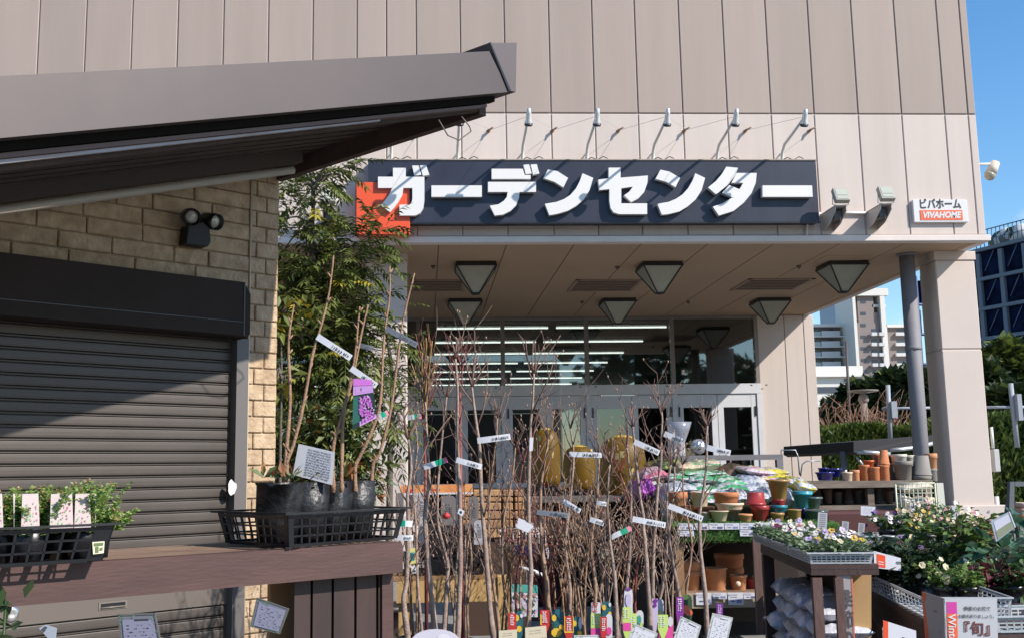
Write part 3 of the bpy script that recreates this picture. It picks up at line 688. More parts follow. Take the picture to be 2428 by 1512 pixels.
for k in range(5):
    a0 = (PP(xs_[k], 1440, CP(0, -.05, 0), NC) - CP(0, 0, 0)).dot(DC); a1 = (PP(xs_[k + 1] - 6, 1440, CP(0, -.05, 0), NC) - CP(0, 0, 0)).dot(DC)
    m = MB(); m.prism([CP(a0, -.06, .02), CP(a1, -.06, .02), CP(a1, -.06, ZC - hb_ + .02), CP(a0, -.06, ZC - hb_ + .02)], -NC * .02); m.build('slat', DARKBR, cnt)
a0 = (PP(700, 1450, CP(0, -.1, 0), NC) - CP(0, 0, 0)).dot(DC)
m = MB(); m.prism([CP(a0, -.1, .02), CP(-.02, -.1, .02), CP(-.02, -.1, ZC - .04), CP(a0, -.1, ZC - .04)], -NC * .01); m.build('back_panel', mat('counter dark panel', (.02, .012, .01), .8), cnt)
for u0_, v0_ in ((640, 1400),):
    a0 = (PP(640, 1450, CP(0, -.2, 0), NC) - CP(0, 0, 0)).dot(DC); a1 = (PP(705, 1450, CP(0, -.2, 0), NC) - CP(0, 0, 0)).dot(DC)
    m = MB(); m.prism([CP(a0, -.2, .02), CP(a1, -.2, .02), CP(a1, -.2, ZC - .03), CP(a0, -.2, ZC - .03)], -NC * .018); m.build('plywood_side', mat('plywood', (.34, .19, .09), .6, var=.12, vscale=4, stretch=(1, 1, .2)), cnt)
# ================================================================ generic builders for goods
FH = Vector((FW.x, FW.y, 0)).normalized()
def PV(u, v, p):                                   # point on the upright plane through p that faces the viewer
    return PP(u, v, Vector(p), FH)
def card(name, pts, mats_, label=None, cat=None, group=None, parent=None, th=.0015, marks=None, face=None):
    """flat card from its four corners (3d, top-left first, clockwise); marks: list of (x0,x1,y0,y1,mat index) in 0..1 of the card"""
    a, b, c, d = [Vector(p) for p in pts]; n = (d - a).cross(b - a).normalized()
    if n.dot(EYE - a) < 0: n = -n
    m = MB(); m.prism([a, b, c, d], -n * th)
    Qp = lambda x, y, e=0: (a * (1 - x) + b * x) * (1 - y) + (d * (1 - x) + c * x) * y + n * e
    for k, (x0, x1, y0, y1, mi) in enumerate(marks or []):
        e = .0012 + .0004 * (k % 3); m.quad(Qp(x0, y0, e), Qp(x1, y0, e), Qp(x1, y1, e), Qp(x0, y1, e), mi)
    if face: face(m, Qp, (b - a).normalized(), (a - d).normalized(), n)
    o = m.build(name, mats_, parent)
    if parent is None: tag(o, label, cat, group)
    return o
def pxcard(name, px, p, mats_, **k):
    return card(name, [PV(u, v, p) for u, v in px], mats_, **k)
def lines(rnd, x0, x1, y0, y1, n, mi=1, h=.35, gap=.12):
    """small dark strokes standing for print too small to read"""
    out = []
    for i in range(n):
        y = y0 + (y1 - y0) * i / n; hh = (y1 - y0) / n * h; x = x0
        while x < x1 - .02:
            w = rnd.uniform(.02, .09)
            out.append((x, min(x + w, x1), y, y + hh, mi)); x += w + rnd.uniform(.01, gap * .4)
        
    return out
def leaf(m, p, d, L, w, rnd, mi=0, droop=.15, up=Vector((0, 0, 1))):
    d = d.normalized(); s = d.cross(up)
    if s.length < 1e-3: s = Vector((1, 0, 0))
    s.normalize(); s = Matrix.Rotation(rnd.uniform(-.9, .9), 3, d) @ s
    t = p + d * L - up * (L * droop); q = p + d * (L * .45) 
    m.add([p, q + s * w * .5, t, q - s * w * .5], [(0, 1, 2, 3)], mi)
def rdir(rnd, zlo=-1, zhi=1):
    z = rnd.uniform(zlo, zhi); t = rnd.uniform(0, 2 * math.pi); r = math.sqrt(max(0, 1 - z * z)); return Vector((r * math.cos(t), r * math.sin(t), z))

# nursery tray with real openings
def tray(name, O, ex, ey, L, Wd, Hh, M, label, group, nl, nw, nh=3, tap=.02, rim=.014, bar=.006, cat='tray', bigcorner=.0):
    O = Vector(O); ex = Vector(ex).normalized(); ey = Vector(ey).normalized(); t = thing(name, O + ex * L / 2 + ey * Wd / 2, label, cat, group)
    Z = Vector((0, 0, 1))
    def P(x, y, h):      # x in 0..1, y in 0..1
        o = tap * h / Hh
        return O + ex * (x * L + (x - .5) * 2 * o) + ey * (y * Wd + (y - .5) * 2 * o) + Z * h
    m = MB()
    C = [(0, 0), (1, 0), (1, 1), (0, 1)]
    for i in range(4):
        (xa, ya), (xb, yb) = C[i], C[(i + 1) % 4]; n = nl if i % 2 == 0 else nw; Ln = L if i % 2 == 0 else Wd
        inn = (ey if i == 0 else -ex if i == 1 else -ey if i == 2 else ex) * .003
        F = lambda s, h: P(xa + (xb - xa) * s, ya + (yb - ya) * s, h)
        cw = bigcorner / Ln if bigcorner else .012 / Ln
        for s0, s1 in [(0, cw), (1 - cw, 1)]: m.prism([F(s0, .004), F(s1, .004), F(s1, Hh), F(s0, Hh)], inn)
        for k in range(1, n):
            s = cw + (1 - 2 * cw) * k / n; b = bar / 2 / Ln; m.prism([F(s - b, .012), F(s + b, .012), F(s + b, Hh - .008), F(s - b, Hh - .008)], inn)
        for k in range(nh + 1):
            z = .006 + (Hh - .014) * k / nh; hh = bar * (1.6 if k in (0, nh) else .9); m.prism([F(cw, z - hh / 2), F(1 - cw, z - hh / 2), F(1 - cw, z + hh / 2), F(cw, z + hh / 2)], inn * .9)
    m.build('basket', M, t)
    m = MB(); 
    for k in range(int(nl * .8)):
        x = k / int(nl * .8); m.prism([P(x, 0, .002), P(x + .03, 0, .002), P(x + .03, 1, .002), P(x, 1, .002)], Z * .003)
    m.prism([P(0, .48, .001), P(1, .48, .001), P(1, .52, .001), P(0, .52, .001)], Z * .003)
    m.build('base_grid', M, t)
    m = MB()
    for i in range(4):
        (xa, ya), (xb, yb) = C[i], C[(i + 1) % 4]; a, b = P(xa, ya, Hh), P(xb, yb, Hh); c = P(.5, .5, Hh)
        oa, ob = (a - c), (b - c); oa.z = ob.z = 0
        a2, b2 = a + oa.normalized() * rim * 1.4, b + ob.normalized() * rim * 1.4
        m.prism([a, b, b2, a2], Z * .006); 
    m.build('rim', M, t)
    return t

BAGP = mat('pot bag black', (.011, .011, .012), .42, bump=.8, bscale=28)
SOIL = mat('soil', (.03, .02, .013), .95, var=.4, vscale=60, bump=.8, bscale=90)
def potmesh(r, h, taper=.78, rimh=.0, rimw=0, n=20, wob=0, seed=0, wall=.006):
    rb = r * taper; m = MB()
    if rimh: prof = [(0, 0), (rb, 0), (rb, .0), (r - rimw, h - rimh), (r, h - rimh), (r, h), (r - wall, h), (r - wall - .003, h - .03), (0, h - .03)]
    else: prof = [(0, 0), (rb, 0), (rb + (r - rb) * .5, h * .5), (r, h), (r - wall, h), (r - wall - .003, h - .02), (0, h - .02)]
    m.lathe(prof, n=n, wob=wob, seed=seed); return m
def pathpts(px, p): return [PV(u, v, p) for u, v in px]
def smooth(pts, k=3):
    out = []
    n = len(pts)
    for i in range(n - 1):
        p0, p1, p2, p3 = pts[max(i - 1, 0)], pts[i], pts[i + 1], pts[min(i + 2, n - 1)]
        for j in range(k):
            t = j / k; out.append(.5 * ((2 * p1) + (p2 - p0) * t + (2 * p0 - 5 * p1 + 4 * p2 - p3) * t * t + (3 * p1 - p0 - 3 * p2 + p3) * t ** 3))
    out.append(pts[-1]); return out
BARK_T = mat('tan bark', (.33, .20, .115), .75, c2=(.22, .125, .075), vscale=40, bump=.5, bscale=150)
BARK_G = mat('grey bark', (.36, .27, .215), .8, c2=(.20, .135, .11), vscale=35, bump=.5, bscale=150)
BARK_R = mat('red twig', (.22, .045, .035), .6, c2=(.12, .04, .035), vscale=25)
BARK_Y = mat('yellow twig', (.36, .24, .07), .6, c2=(.22, .13, .05), vscale=25)
BARK_B = mat('brown twig', (.36, .235, .145), .75, c2=(.20, .12, .08), vscale=30)
TWG = mat('fine twig', (.22, .135, .105), .75, c2=(.12, .07, .056), vscale=20); BUD = mat('bud', (.28, .18, .13), .7); BUDR = mat('crimson bud', (.30, .012, .03), .5)

# ================================================================ trays on the counter
BLT = mat('tray black', (.012, .0125, .015), .32)
nc = PZ(685, 1299, ZC + .003); pr_, pl_ = PZ(941, 1280, ZC), PZ(536, 1290, ZC)
e1 = (pr_ - nc); e1.z = 0; e2 = (pl_ - nc); e2.z = 0; L1, W1 = e1.length, e2.length
tr1 = tray('nursery_tray', nc, e1, e2, L1, W1, .098, BLT, 'black openwork nursery tray holding four potted tree saplings at the end of the counter', 'black nursery trays', 14, 9, 3, tap=.022, rim=.016, bigcorner=.02)
la = PZ(242, 1331, ZC + .003)
tr2 = tray('nursery_tray', la - DC * .56, DC, -NC, .56, .34, .093, BLT, 'black openwork nursery tray of mossy green plants at the left edge of the counter', 'black nursery trays', 13, 9, 3, tap=.022, rim=.016, bigcorner=.045)
rnd = random.Random(5)
qa = PP(258, 1262, la + NC * .012, NC)
c4 = [(256, 1280), (300, 1277), (296, 1316), (258, 1320)]; 
p_ = la + NC * .014 + DC * 0
card('care_sticker', [PP(u, v, p_, NC) for u, v in ((219, 1284), (248, 1282), (246, 1310), (221, 1313))], [mat('cream sticker', (.62, .60, .42), .5), mat('sticker green', (.10, .14, .05), .6)], marks=[(0.1, .9, .1, .35, 1), (.2, .5, .4, .9, 1), (.6, .85, .5, .75, 1)], label='small cream sticker with dark marks on the end of the left black tray', cat='sticker')

def stickcard(m): pass
# four bagged pots with tall saplings
e1n, e2n = e1.normalized(), e2.normalized()
PC = [nc + e1n * (L1 * t) + e2n * (W1 * .42) + Vector((0, 0, .006)) for t in (.14, .39, .63, .86)]
stems = {0: [[(673, 1151), (679, 1063), (688, 951), (684, 840), (686, 790), (697, 722)], [(681, 1151), (681, 1091), (695, 1056), (721, 951), (741, 840), (762, 770), (781, 690), (791, 606)]],
         1: [[(790, 1151), (789, 1069), (802, 1013), (828, 918), (842, 840), (848, 780), (853, 727)], [(810, 1151), (810, 1107), (815, 978), (837, 891), (855, 800), (873, 722)]],
         2: [[(843, 1162), (842, 1105), (853, 1082), (886, 1009), (902, 947), (908, 840), (913, 780), (924, 700), (924, 632)]],
         3: [[(880, 1162), (885, 1096), (899, 1076), (926, 973), (944, 840), (957, 753), (983, 648)]]}
slab = ['tall tan twin-stemmed sapling in the leftmost black bag pot of the counter tray', 'tall tan twin-stemmed sapling behind the big grey tag on the counter', 'tall forked tan sapling in the third black pot from the left of the counter tray', 'tall tan sapling in the rightmost black pot of the counter tray']
TAPE = mat('white tape', (.62, .63, .66), .4); TAPEG = mat('grey tape back', (.16, .175, .20), .45); TGREEN = mat('tape green', (.0, .30, .17), .45); TPINK = mat('tape pink', (.55, .18, .25), .5)
def tape(parent, a, b, p, w=13, kind='w', rnd=random.Random(1)):
    """printed loop label from pixel a to pixel b on the plane through p"""
    a3, b3 = PV(a[0], a[1], p), PV(b[0], b[1], p); d = (b3 - a3); L = d.length; d = d.normalized(); hw = w * .5 * (a3 - EYE).length / 2541
    n = (EYE - a3).normalized(); s = n.cross(d).normalized() * hw; off = n * .008; m = MB(); N = 6
    mats_ = [TAPE if kind != 'g' else TAPEG, INK if kind != 'g' else mat('tape dark print', (.07, .08, .1), .5), TGREEN, TPINK]
    rows = [a3 + d * (L * i / N) + off + n * (.006 * math.sin(i / N * 3.1)) for i in range(N + 1)]
    for i in range(N):
        mi = 0
        if kind == 'green' and i >= 3: mi = 2
        if kind == 'green' and i == 5: mi = 3
        m.quad(rows[i] - s, rows[i + 1] - s, rows[i + 1] + s, rows[i] + s, mi)
    x = .45
    while x < .93 and kind != 'green':
        ww = rnd.uniform(.01, .045); q0, q1 = a3 + d * (L * x), a3 + d * (L * (x + ww)); oo = off + n * .0085
        m.quad(q0 - s * .55 + oo, q1 - s * .55 + oo, q1 + s * rnd.uniform(.1, .5) + oo, q0 + s * .35 + oo, 1); x += ww + rnd.uniform(.008, .05)
    return m.build('label_tape', mats_, parent)
for k in range(4):
    base = PC[k]; t = thing('sapling', base, slab[k], 'sapling', 'tall saplings in the counter tray')
    m = potmesh(.073 if k < 2 else .066, .185, .80, n=11, wob=.13, seed=k + 3, wall=.003)
    m.build('pot', BAGP, t, local=True)
    m = MB(); m.lathe([(0, .175), (.06, .173), (.06, .165)], n=12, wob=.1, seed=k); m.build('soil', SOIL, t, local=True)
    for S in stems[k]:
        pts = smooth(pathpts(S, base), 3); root = Vector((pts[0].x, pts[0].y, base.z + .15)); pts = [root] + pts; m = MB(); n = len(pts)
        rr = random.Random(len(S) + k); rad = [.0072 * (1 - .7 * i / n) * (1.25 if (i % 4 == 1) else 1) for i in range(n)]
        m.tube(pts, rad, 7)
        for i in range(4, n - 1, 2):
            q = pts[i]; d = Vector((rr.choice((-1, 1)) * rr.uniform(.3, 1), rr.uniform(-.5, .5), 1.2)).normalized(); m.tube([q, q + d * .012, q + d * .022], [.0045, .004, .001], 4)
        m.build('stem', BARK_T, t)
    if k in (0, 1, 2):
        m = MB(); rr = random.Random(k)
        for j in range(26):
            a = rr.uniform(0, 6.28); q = base + Vector((.05 * math.cos(a), .05 * math.sin(a), .2)); leaf(m, q, rdir(rr, .1, 1), rr.uniform(.04, .08), .022, rr, rr.choice((0, 0, 1)))
        m.build('low_leaves', [leafmat('pale low leaf', (.10, .15, .055), (.20, .24, .12)), leafmat('rusty leaf', (.30, .12, .035), (.22, .10, .04))], t)
S0, S1_, S2_, S3_ = [o for o in col.objects if o.name.startswith('sapling')][:4]
tape(S0, (752, 797), (832, 848), PC[0], 15); tape(S1_, (832, 872), (893, 914), PC[1], 14); tape(S2_, (915, 778), (989, 818), PC[2], 13, 'g'); tape(S2_, (848, 817), (886, 826), PC[2], 11, 'g')
tape(S3_, (888, 992), (920, 977), PC[3], 12, 'green')
rr = random.Random(9)
card('tag', [PV(u, v, PC[1] - FH * .06) for u, v in ((708, 1051), (794, 1071), (788, 1149), (694, 1124))], [GREYCARD, mat('faint print', (.20, .21, .24), .6)], parent=S1_, marks=[m_ for m_ in lines(rr, .28, .92, .08, .95, 11, 1, .45, .05)])
# purple blossom tag on the second sapling
def purp(m, Q, rt, up, n):
    rr = random.Random(11)
    for k in range(150):
        x, y = rr.uniform(.30, .95), rr.uniform(.38, .95)
        if abs(x - .55 - (y - .6) * .5) > .32: continue
        s = .045; e = .003 + .0002 * (k % 7); a = rr.uniform(0, 1.5)
        pts = [Q(x + s * math.cos(a + i * 1.57), y + s * .6 * math.sin(a + i * 1.57), e) for i in range(4)]; m.add(pts, [(0, 1, 2, 3)], rr.choice((2, 3, 3, 4)))
card('flower_tag', [PV(u, v, PC[1] - FH * .04) for u, v in ((838, 897), (882, 900), (893, 990), (836, 1019))], [mat('tag dark', (.02, .04, .035), .4), mat('tag lilac', (.50, .28, .58), .45), mat('blossom mauve', (.42, .10, .45), .5), mat('blossom pink', (.55, .16, .55), .5), mat('blossom light', (.62, .35, .66), .5), INK, mat('tag teal', (.03, .13, .10), .4)], parent=S1_,
     marks=[(.0, 1, 0, .14, 3), (0, 1, .15, .33, 1), (.12, .9, .19, .29, 1), (0, .30, .36, .9, 6), (.2, .28, .2, .28, 5), (.36, .44, .19, .27, 5), (.52, .6, .18, .27, 5), (.3, 1, .9, 1, 4)], face=purp)

# mossy plants in the left tray
M_MOSS = leafmat('moss green', (.17, .31, .06), (.36, .46, .16), (.26, .38, .10), tr=.35, scale=30); M_MOSSR = leafmat('moss tip', (.42, .22, .09), (.40, .26, .14), tr=.3)
M_LBP = mat('label pink print', (.42, .13, .24), .5); M_LBG = mat('label green print', (.12, .40, .13), .5)
def mossplant(uc, vt, lab, seed, lw, lt=1165):
    rr = random.Random(seed); base = PP(uc, 1250, la - NC * (.10 + .06 * (seed % 2)), NC); base.z = ZC + .008
    t = thing('moss_plant', base, lab, 'plant', 'bushy little plants in the left tray'); m = potmesh(.045, .085, .8, n=12); m.build('pot', BLACKP, t, local=True)
    ht = PP(uc, vt, base, NC).z - base.z; m = MB()
    for s in range(58):
        a = rr.uniform(0, 6.28); R_ = rr.uniform(0, .062); p = Vector((R_ * math.cos(a), R_ * math.sin(a), .07)); d = Vector((math.cos(a) * R_ * 6, math.sin(a) * R_ * 6, 1)).normalized()
        Ls = (ht - .07) * rr.uniform(.5, 1); nb = 24
        for k in range(nb):
            f = k / nb; q = p + d * (Ls * f) + Vector((math.cos(a), math.sin(a), 0)) * (.03 * f * f)
            for j in range(3): leaf(m, q, rdir(rr, -.1, .9), .019 * (1 - .35 * f), .008, rr, 1 if f > .9 and rr.random() < .3 else 0, droop=.1)
    m.build('foliage', [M_MOSS, M_MOSSR], t, local=True)
    fp = la - NC * .035 + NC * .002 * (seed % 5)
    def pr(m, Q, rt, up, n):
        r2 = random.Random(seed)
        for k in range(34):
            x, y = r2.uniform(.06, .9), r2.uniform(.25, .92); s = r2.uniform(.02, .055); mi = 1 if r2.random() < (.75 if x > .55 else .3) else 2
            m.add([Q(x - s, y, .002), Q(x, y - s * .6, .0021), Q(x + s, y, .002), Q(x, y + s * .6, .0021)], [(0, 1, 2, 3)], mi)
    x0, x1 = lw
    card('label', [PP(u, v, fp, NC) for u, v in ((x0 + 3, lt + 5), (x1 - 3, lt + 4), (x1, 1250), (x0, 1252))], [mat('label white', (.48, .40, .39), .5), M_LBP, M_LBG], parent=t, face=pr)
mossplant(2, 1170, 'mossy plant cut by the left edge of the picture in the left tray', 21, (-14, 8)); mossplant(72, 1150, 'mossy plant with an arched white tag, second in the left tray', 22, (50, 94)); mossplant(140, 1148, 'mossy plant with the widest pink and green dotted label in the left tray', 23, (118, 174)); mossplant(196, 1131, 'tallest mossy plant at the right end of the left tray', 24, (176, 216))
# two more tufts at the back of the left tray
mossplant(38, 1163, 'mossy plant between the two leftmost ones in the left tray', 25, (33, 34)); mossplant(225, 1200, 'low sprawling mossy plant against the right end of the left tray', 26, (226, 227))

# cards hanging below / in front of the counter
def greencard(name, px, p, label, grey=False, seed=1, group='care cards with a green leaf border'):
    rr = random.Random(seed); mm = [mat('care card back', (.16, .165, .19), .5) if grey else PAPER, INK, mat('leaf print dark', (.05, .13, .06), .5), mat('leaf print', (.10, .26, .12), .5), mat('card frame', (.12, .115, .10), .5) if grey else mat('card frame light', (.50, .50, .44), .5), mat('care card face', (.22, .215, .29), .5) if grey else PAPER]
    def f(m, Q, rt, up, n):
        for k in range(46):
            side = rr.choice('tlrb'); s = rr.uniform(.02, .06)
            x, y = {'t': (rr.uniform(0, .45), rr.uniform(.03, .13)), 'l': (rr.uniform(.02, .12), rr.uniform(0, 1)), 'r': (rr.uniform(.9, .98), rr.uniform(.1, 1)), 'b': (rr.uniform(0, 1), rr.uniform(.9, .97))}[side]
            a = rr.uniform(0, 3); m.add([Q(x - s * math.cos(a), y - s * .6 * math.sin(a), .003), Q(x + .012, y - .01, .0032), Q(x + s * math.cos(a), y + s * .6 * math.sin(a), .003), Q(x - .012, y + .01, .0032)], [(0, 1, 2, 3)], rr.choice((2, 2, 3)))
    mk = [(0.0, 1, 0, .035, 4), (0, 1, .965, 1, 4), (0, .04, 0, 1, 4), (.96, 1, 0, 1, 4), (.10, .92, .12, .93, 5)] + [(x0, x1, y0, y1, mi) for x0, x1, y0, y1, mi in lines(rr, .2, .86, .24, .9, 9, 1, .28, .16)] + [(.42, .8, .12, .155, 1)]
    return pxcard(name, px, p, mm, label=label, cat='card', group=group, marks=mk, face=f)
pc_ = CP(-.9, .06, .9)
greencard('care_card', ((728 - 1, 1415), (816 - 3, 1441), (794, 1508), (705 - 1, 1482)) if 0 else ((609, 1415), (686, 1442), (664, 1502), (593, 1484)), CP(-1.25, .10, .9), 'tilted grey care card hanging under the counter beside the plywood side', True, 4)
greencard('care_card', ((280, 1455), (368, 1452), (390, 1560), (290, 1566)), CP(-2.2, .25, .9), 'grey care card with a leaf border standing before the shutter below the counter', True, 5)
pxcard('plant_label', ((92, 1488), (108, 1480), (134, 1488), (130, 1530), (84, 1530))[:4], CP(-2.6, .3, .9), [mat('label grey blue', (.35, .38, .42), .4), mat('label dark', (.06, .08, .1), .4)], label='pale grey plant label tip low at the left under the counter', cat='label', marks=[(.2, .8, .1, .3, 1)])
m = MB(); rr = random.Random(3); b0 = PV(5, 1512, CP(-2.9, .3, .9))
for k in range(60): leaf(m, b0 + Vector((rr.uniform(-.06, .03), rr.uniform(-.03, .03), rr.uniform(-.1, .06))), rdir(rr, -.2, 1), .035, .018, rr)
for k in range(8): m.tube([b0 + Vector((0, 0, -.2)), b0 + Vector((rr.uniform(-.06, .03), 0, rr.uniform(0, .05)))], .002, 4)
tag(m.build('small_shrub', leafmat('dark green leaf', (.03, .06, .015), (.06, .09, .03))), 'dark green leafy tip at the bottom left corner of the picture', 'plant')
# ================================================================ bare saplings in the middle
YS_ = 5.0
plat = MB(); a, b_ = PY(930, 1500, 5.0), PY(1730, 1500, 5.0)
t = thing('plank_platform', (.5 * (a.x + b_.x), 5.0, 0), 'low plank platform under the bare saplings', 'platform')
for k in range(4): m = MB(); m.box(a.x, b_.x, 4.65 + k * .2, 4.83 + k * .2, .22, .25); m.build('plank', DARKBR, t)
for x in (a.x + .1, b_.x - .1): m = MB(); m.box(x - .04, x + .04, 4.7, 5.35, 0, .219); m.build('leg', DARKBR, t)
def branchy(m, p, d, L, r, rnd, depth, mi=0, bud=1, buds=1.0, zig=.19, up=.25):
    n = 4; pts = [p]; q = p.copy(); dd = d.normalized()
    for i in range(n):
        dd = (dd + Vector((rnd.uniform(-zig, zig), rnd.uniform(-zig, zig), up * .4))).normalized(); q = q + dd * (L / n); pts.append(q.copy())
    m.tube(pts, [r * (1 - .7 * i / n) for i in range(n + 1)], 5 if r > .003 else 4, mi)
    if rnd.random() < buds: m.lathe([(0, -.006), (.0042, -.001), (.0032, .005), (0, .009)], pts[-1], 5, bud)
    if depth > 0:
        for i in range(1, n + 1):
            if rnd.random() < .55:
                s = dd.cross(Vector((0, 1, 0)) + rdir(rnd) * .5).normalized(); sd = (dd * .9 + s * rnd.choice((-1, 1)) * rnd.uniform(.5, .9)).normalized()
                branchy(m, pts[i], sd, L * rnd.uniform(.35, .6), r * .55, rnd, depth - 1, mi, bud, buds, zig, up)
def sapling(px, Y, lab, seed, r0=.011, bm=BARK_G, twigs=14, tl=.2, depth=1, top=True, start=.25, budm=BUD, buds=.35, group='bare potted saplings in the middle'):
    r0 *= 1.15; twigs = int(twigs * .72)
    rnd = random.Random(seed); g0 = PY(px[0][0], px[0][1], Y); base = Vector((g0.x, Y, .25)); t = thing('bare_sapling', base, lab, 'sapling', group)
    m = potmesh(.10, .24, .8, .03, .008, n=14); m.build('pot', BLACKP, t, local=True)
    pts = [PY(u, v, Y) for u, v in px]; pts = [Vector((pts[0].x, Y, .44))] + smooth(pts, 3)
    pts = [p + Vector((0, rnd.uniform(-.01, .01), 0)) for p in pts]; n = len(pts)
    m = MB(); rad = [r0 * (1 - .7 * i / n) * rnd.uniform(.92, 1.12) for i in range(n)]; m.tube(pts, rad, 7); m.build('trunk', bm, t)
    m = MB(); tot = sum((pts[i + 1] - pts[i]).length for i in range(n - 1))
    for k in range(twigs):
        f = start + (1 - start) * (k + rnd.random()) / twigs; i = min(n - 2, int(f * (n - 1))); p = pts[i].lerp(pts[i + 1], f * (n - 1) - i)
        d = (pts[i + 1] - pts[i]).normalized(); a = rnd.uniform(0, 6.28); side = Vector((math.cos(a), math.sin(a) * .7, 0)); sd = (d * 1.1 + side * rnd.uniform(.6, 1)).normalized()
        branchy(m, p, sd, tl * rnd.uniform(.5, 1.15), r0 * .30, rnd, depth, 0, 1, buds)
    if top:
        for k in range(4):
            a = k * 1.57 + rnd.random(); branchy(m, pts[-1], Vector((math.cos(a) * .6, math.sin(a) * .4, 1)), tl * .5, r0 * .4, rnd, 1, 0, 1, buds)
    m.build('twigs', [TWG if bm is not BARK_R else bm, budm], t)
    return t
T_ = {}
T_['S7'] = sapling([(966, 1505), (957, 1421), (964, 1376), (968, 1243), (966, 1176), (975, 1110), (968, 1040)], 4.7, 'leftmost bare sapling standing right against the end of the counter', 1, .012, twigs=10, tl=.25)
T_['S9'] = sapling([(1001, 1505), (990, 1376), (986, 1243), (980, 1150), (990, 1060), (984, 1000)], 5.0, 'thin bare sapling second from the counter end, beside the yellow hang tag', 2, .007, twigs=10, tl=.18)
T_['S5'] = sapling([(1032, 1508), (1026, 1443), (1015, 1332), (1008, 1220), (1017, 1151), (1012, 1040), (1008, 951)], 4.8, 'thick grey bare trunk third from the counter end with yellow-green twigs at its top', 3, .013, twigs=8, tl=.2)
T_['S6'] = sapling([(1052, 1508), (1059, 1390), (1061, 1332), (1040, 1250), (1037, 1173), (1048, 1040), (1059, 940)], 5.1, 'bare sapling forking low in front of the black tray on the pale wooden bench', 4, .010, twigs=12, tl=.3)
T_['S2'] = sapling([(1086, 1508), (1090, 1398), (1092, 1310), (1090, 1173), (1085, 1062), (1085, 929), (1080, 850)], 4.7, 'bare sapling whose top ends in crimson red twigs, left of the long white tape', 5, .011, twigs=6, tl=.2)
T_['S1'] = sapling([(1170, 1508), (1164, 1465), (1157, 1376), (1150, 1287), (1141, 1173), (1137, 1062), (1128, 995), (1119, 916)], 4.9, 'thickest pale bare trunk, carrying the long white tape at door height', 6, .013, twigs=16, tl=.32, budm=BUD)
T_['S1b'] = sapling([(1185, 1508), (1175, 1420), (1160, 1310), (1160, 1180), (1172, 1080), (1180, 990)], 5.2, 'dark reddish bare sapling just right of the thickest pale trunk', 7, .009, BARK_B, twigs=12, tl=.28)
T_['S3'] = sapling([(1250, 1508), (1253, 1465), (1259, 1354), (1255, 1287), (1253, 1173), (1255, 1085), (1259, 996), (1264, 940), (1266, 885)], 4.9, 'straight bare sapling with a branching star-shaped crown before the left doors', 8, .011, twigs=14, tl=.3, start=.45)
T_['S4'] = sapling([(1306, 1510), (1295, 1376), (1284, 1287), (1281, 1176), (1290, 1100), (1300, 1040)], 5.0, 'dark bare sapling right of the straight star-crowned one', 9, .011, BARK_B, twigs=16, tl=.25)
T_['R1'] = sapling([(1542, 1500), (1539, 1416), (1532, 1329), (1528, 1275), (1524, 1219), (1510, 1119), (1506, 1063), (1500, 1010)], 4.9, 'bare sapling with a splayed twig head left of the piled soil bags', 10, .011, twigs=9, tl=.2)
T_['R2'] = sapling([(1549, 1505), (1548, 1341), (1557, 1186), (1566, 1097), (1568, 1052), (1570, 975)], 5.1, 'tall bare sapling in front of the left end of the soil bags', 11, .010, twigs=12, tl=.26)
T_['R3'] = sapling([(1678, 1505), (1670, 1398), (1662, 1312), (1659, 1219), (1673, 1119), (1676, 1008)], 4.9, 'rightmost bare sapling, rising in front of the terracotta pots', 12, .011, twigs=13, tl=.18)
T_['R4'] = sapling([(1612, 1500), (1610, 1416), (1601, 1364), (1587, 1286), (1581, 1197), (1590, 1100)], 5.0, 'leaning bare sapling crossing the wooden post of the pot table', 13, .009, twigs=12, tl=.22)
T_['R5'] = sapling([(1470, 1495), (1485, 1390), (1492, 1320), (1495, 1252), (1495, 1141), (1486, 1060)], 5.1, 'bare sapling leaning right, carrying the green-ended tape', 14, .010, twigs=13, tl=.2)
T_['R6'] = sapling([(1549, 1500), (1566, 1416), (1578, 1338), (1585, 1260), (1596, 1180), (1600, 1105)], 5.3, 'bare sapling leaning right just left of the pot table post', 15, .009, twigs=12, tl=.22)
T_['R7'] = sapling([(1463, 1500), (1457, 1364), (1445, 1277), (1440, 1180), (1446, 1100)], 4.8, 'bare sapling right of the densest thicket, among the lime labels', 16, .009, twigs=14, tl=.25)
T_['Q1'] = sapling([(1205, 1508), (1200, 1430), (1190, 1330), (1196, 1220), (1215, 1130), (1222, 1060)], 5.3, 'slim brown bare sapling in front of the stacked planter crate', 17, .008, BARK_B, twigs=14, tl=.24)
T_['Q2'] = sapling([(1230, 1508), (1222, 1400), (1236, 1290), (1228, 1180), (1240, 1100)], 5.4, 'slim bare sapling between the crate and the star-crowned sapling', 18, .007, BARK_R, twigs=12, tl=.22)
T_['Q3'] = sapling([(1345, 1508), (1352, 1400), (1340, 1290), (1352, 1180), (1360, 1080), (1352, 1015)], 5.2, 'bare sapling in front of the middle amber jar', 19, .009, BARK_G, twigs=14, tl=.24)
T_['Q4'] = sapling([(1405, 1508), (1412, 1400), (1402, 1290), (1416, 1180), (1420, 1080)], 5.0, 'bare sapling in front of the rightmost amber jar', 20, .009, BARK_B, twigs=16, tl=.22)
T_['Q5'] = sapling([(1110, 1508), (1108, 1420), (1118, 1320), (1106, 1230), (1100, 1150)], 5.2, 'short thin bare sapling in front of the black planter on the bench', 21, .007, BARK_B, twigs=12, tl=.2)
T_['Q6'] = sapling([(1512, 1500), (1505, 1400), (1515, 1300), (1500, 1210), (1470, 1120)], 5.4, 'slim bare sapling bending left behind the lime labels', 22, .008, BARK_R, twigs=12, tl=.22)
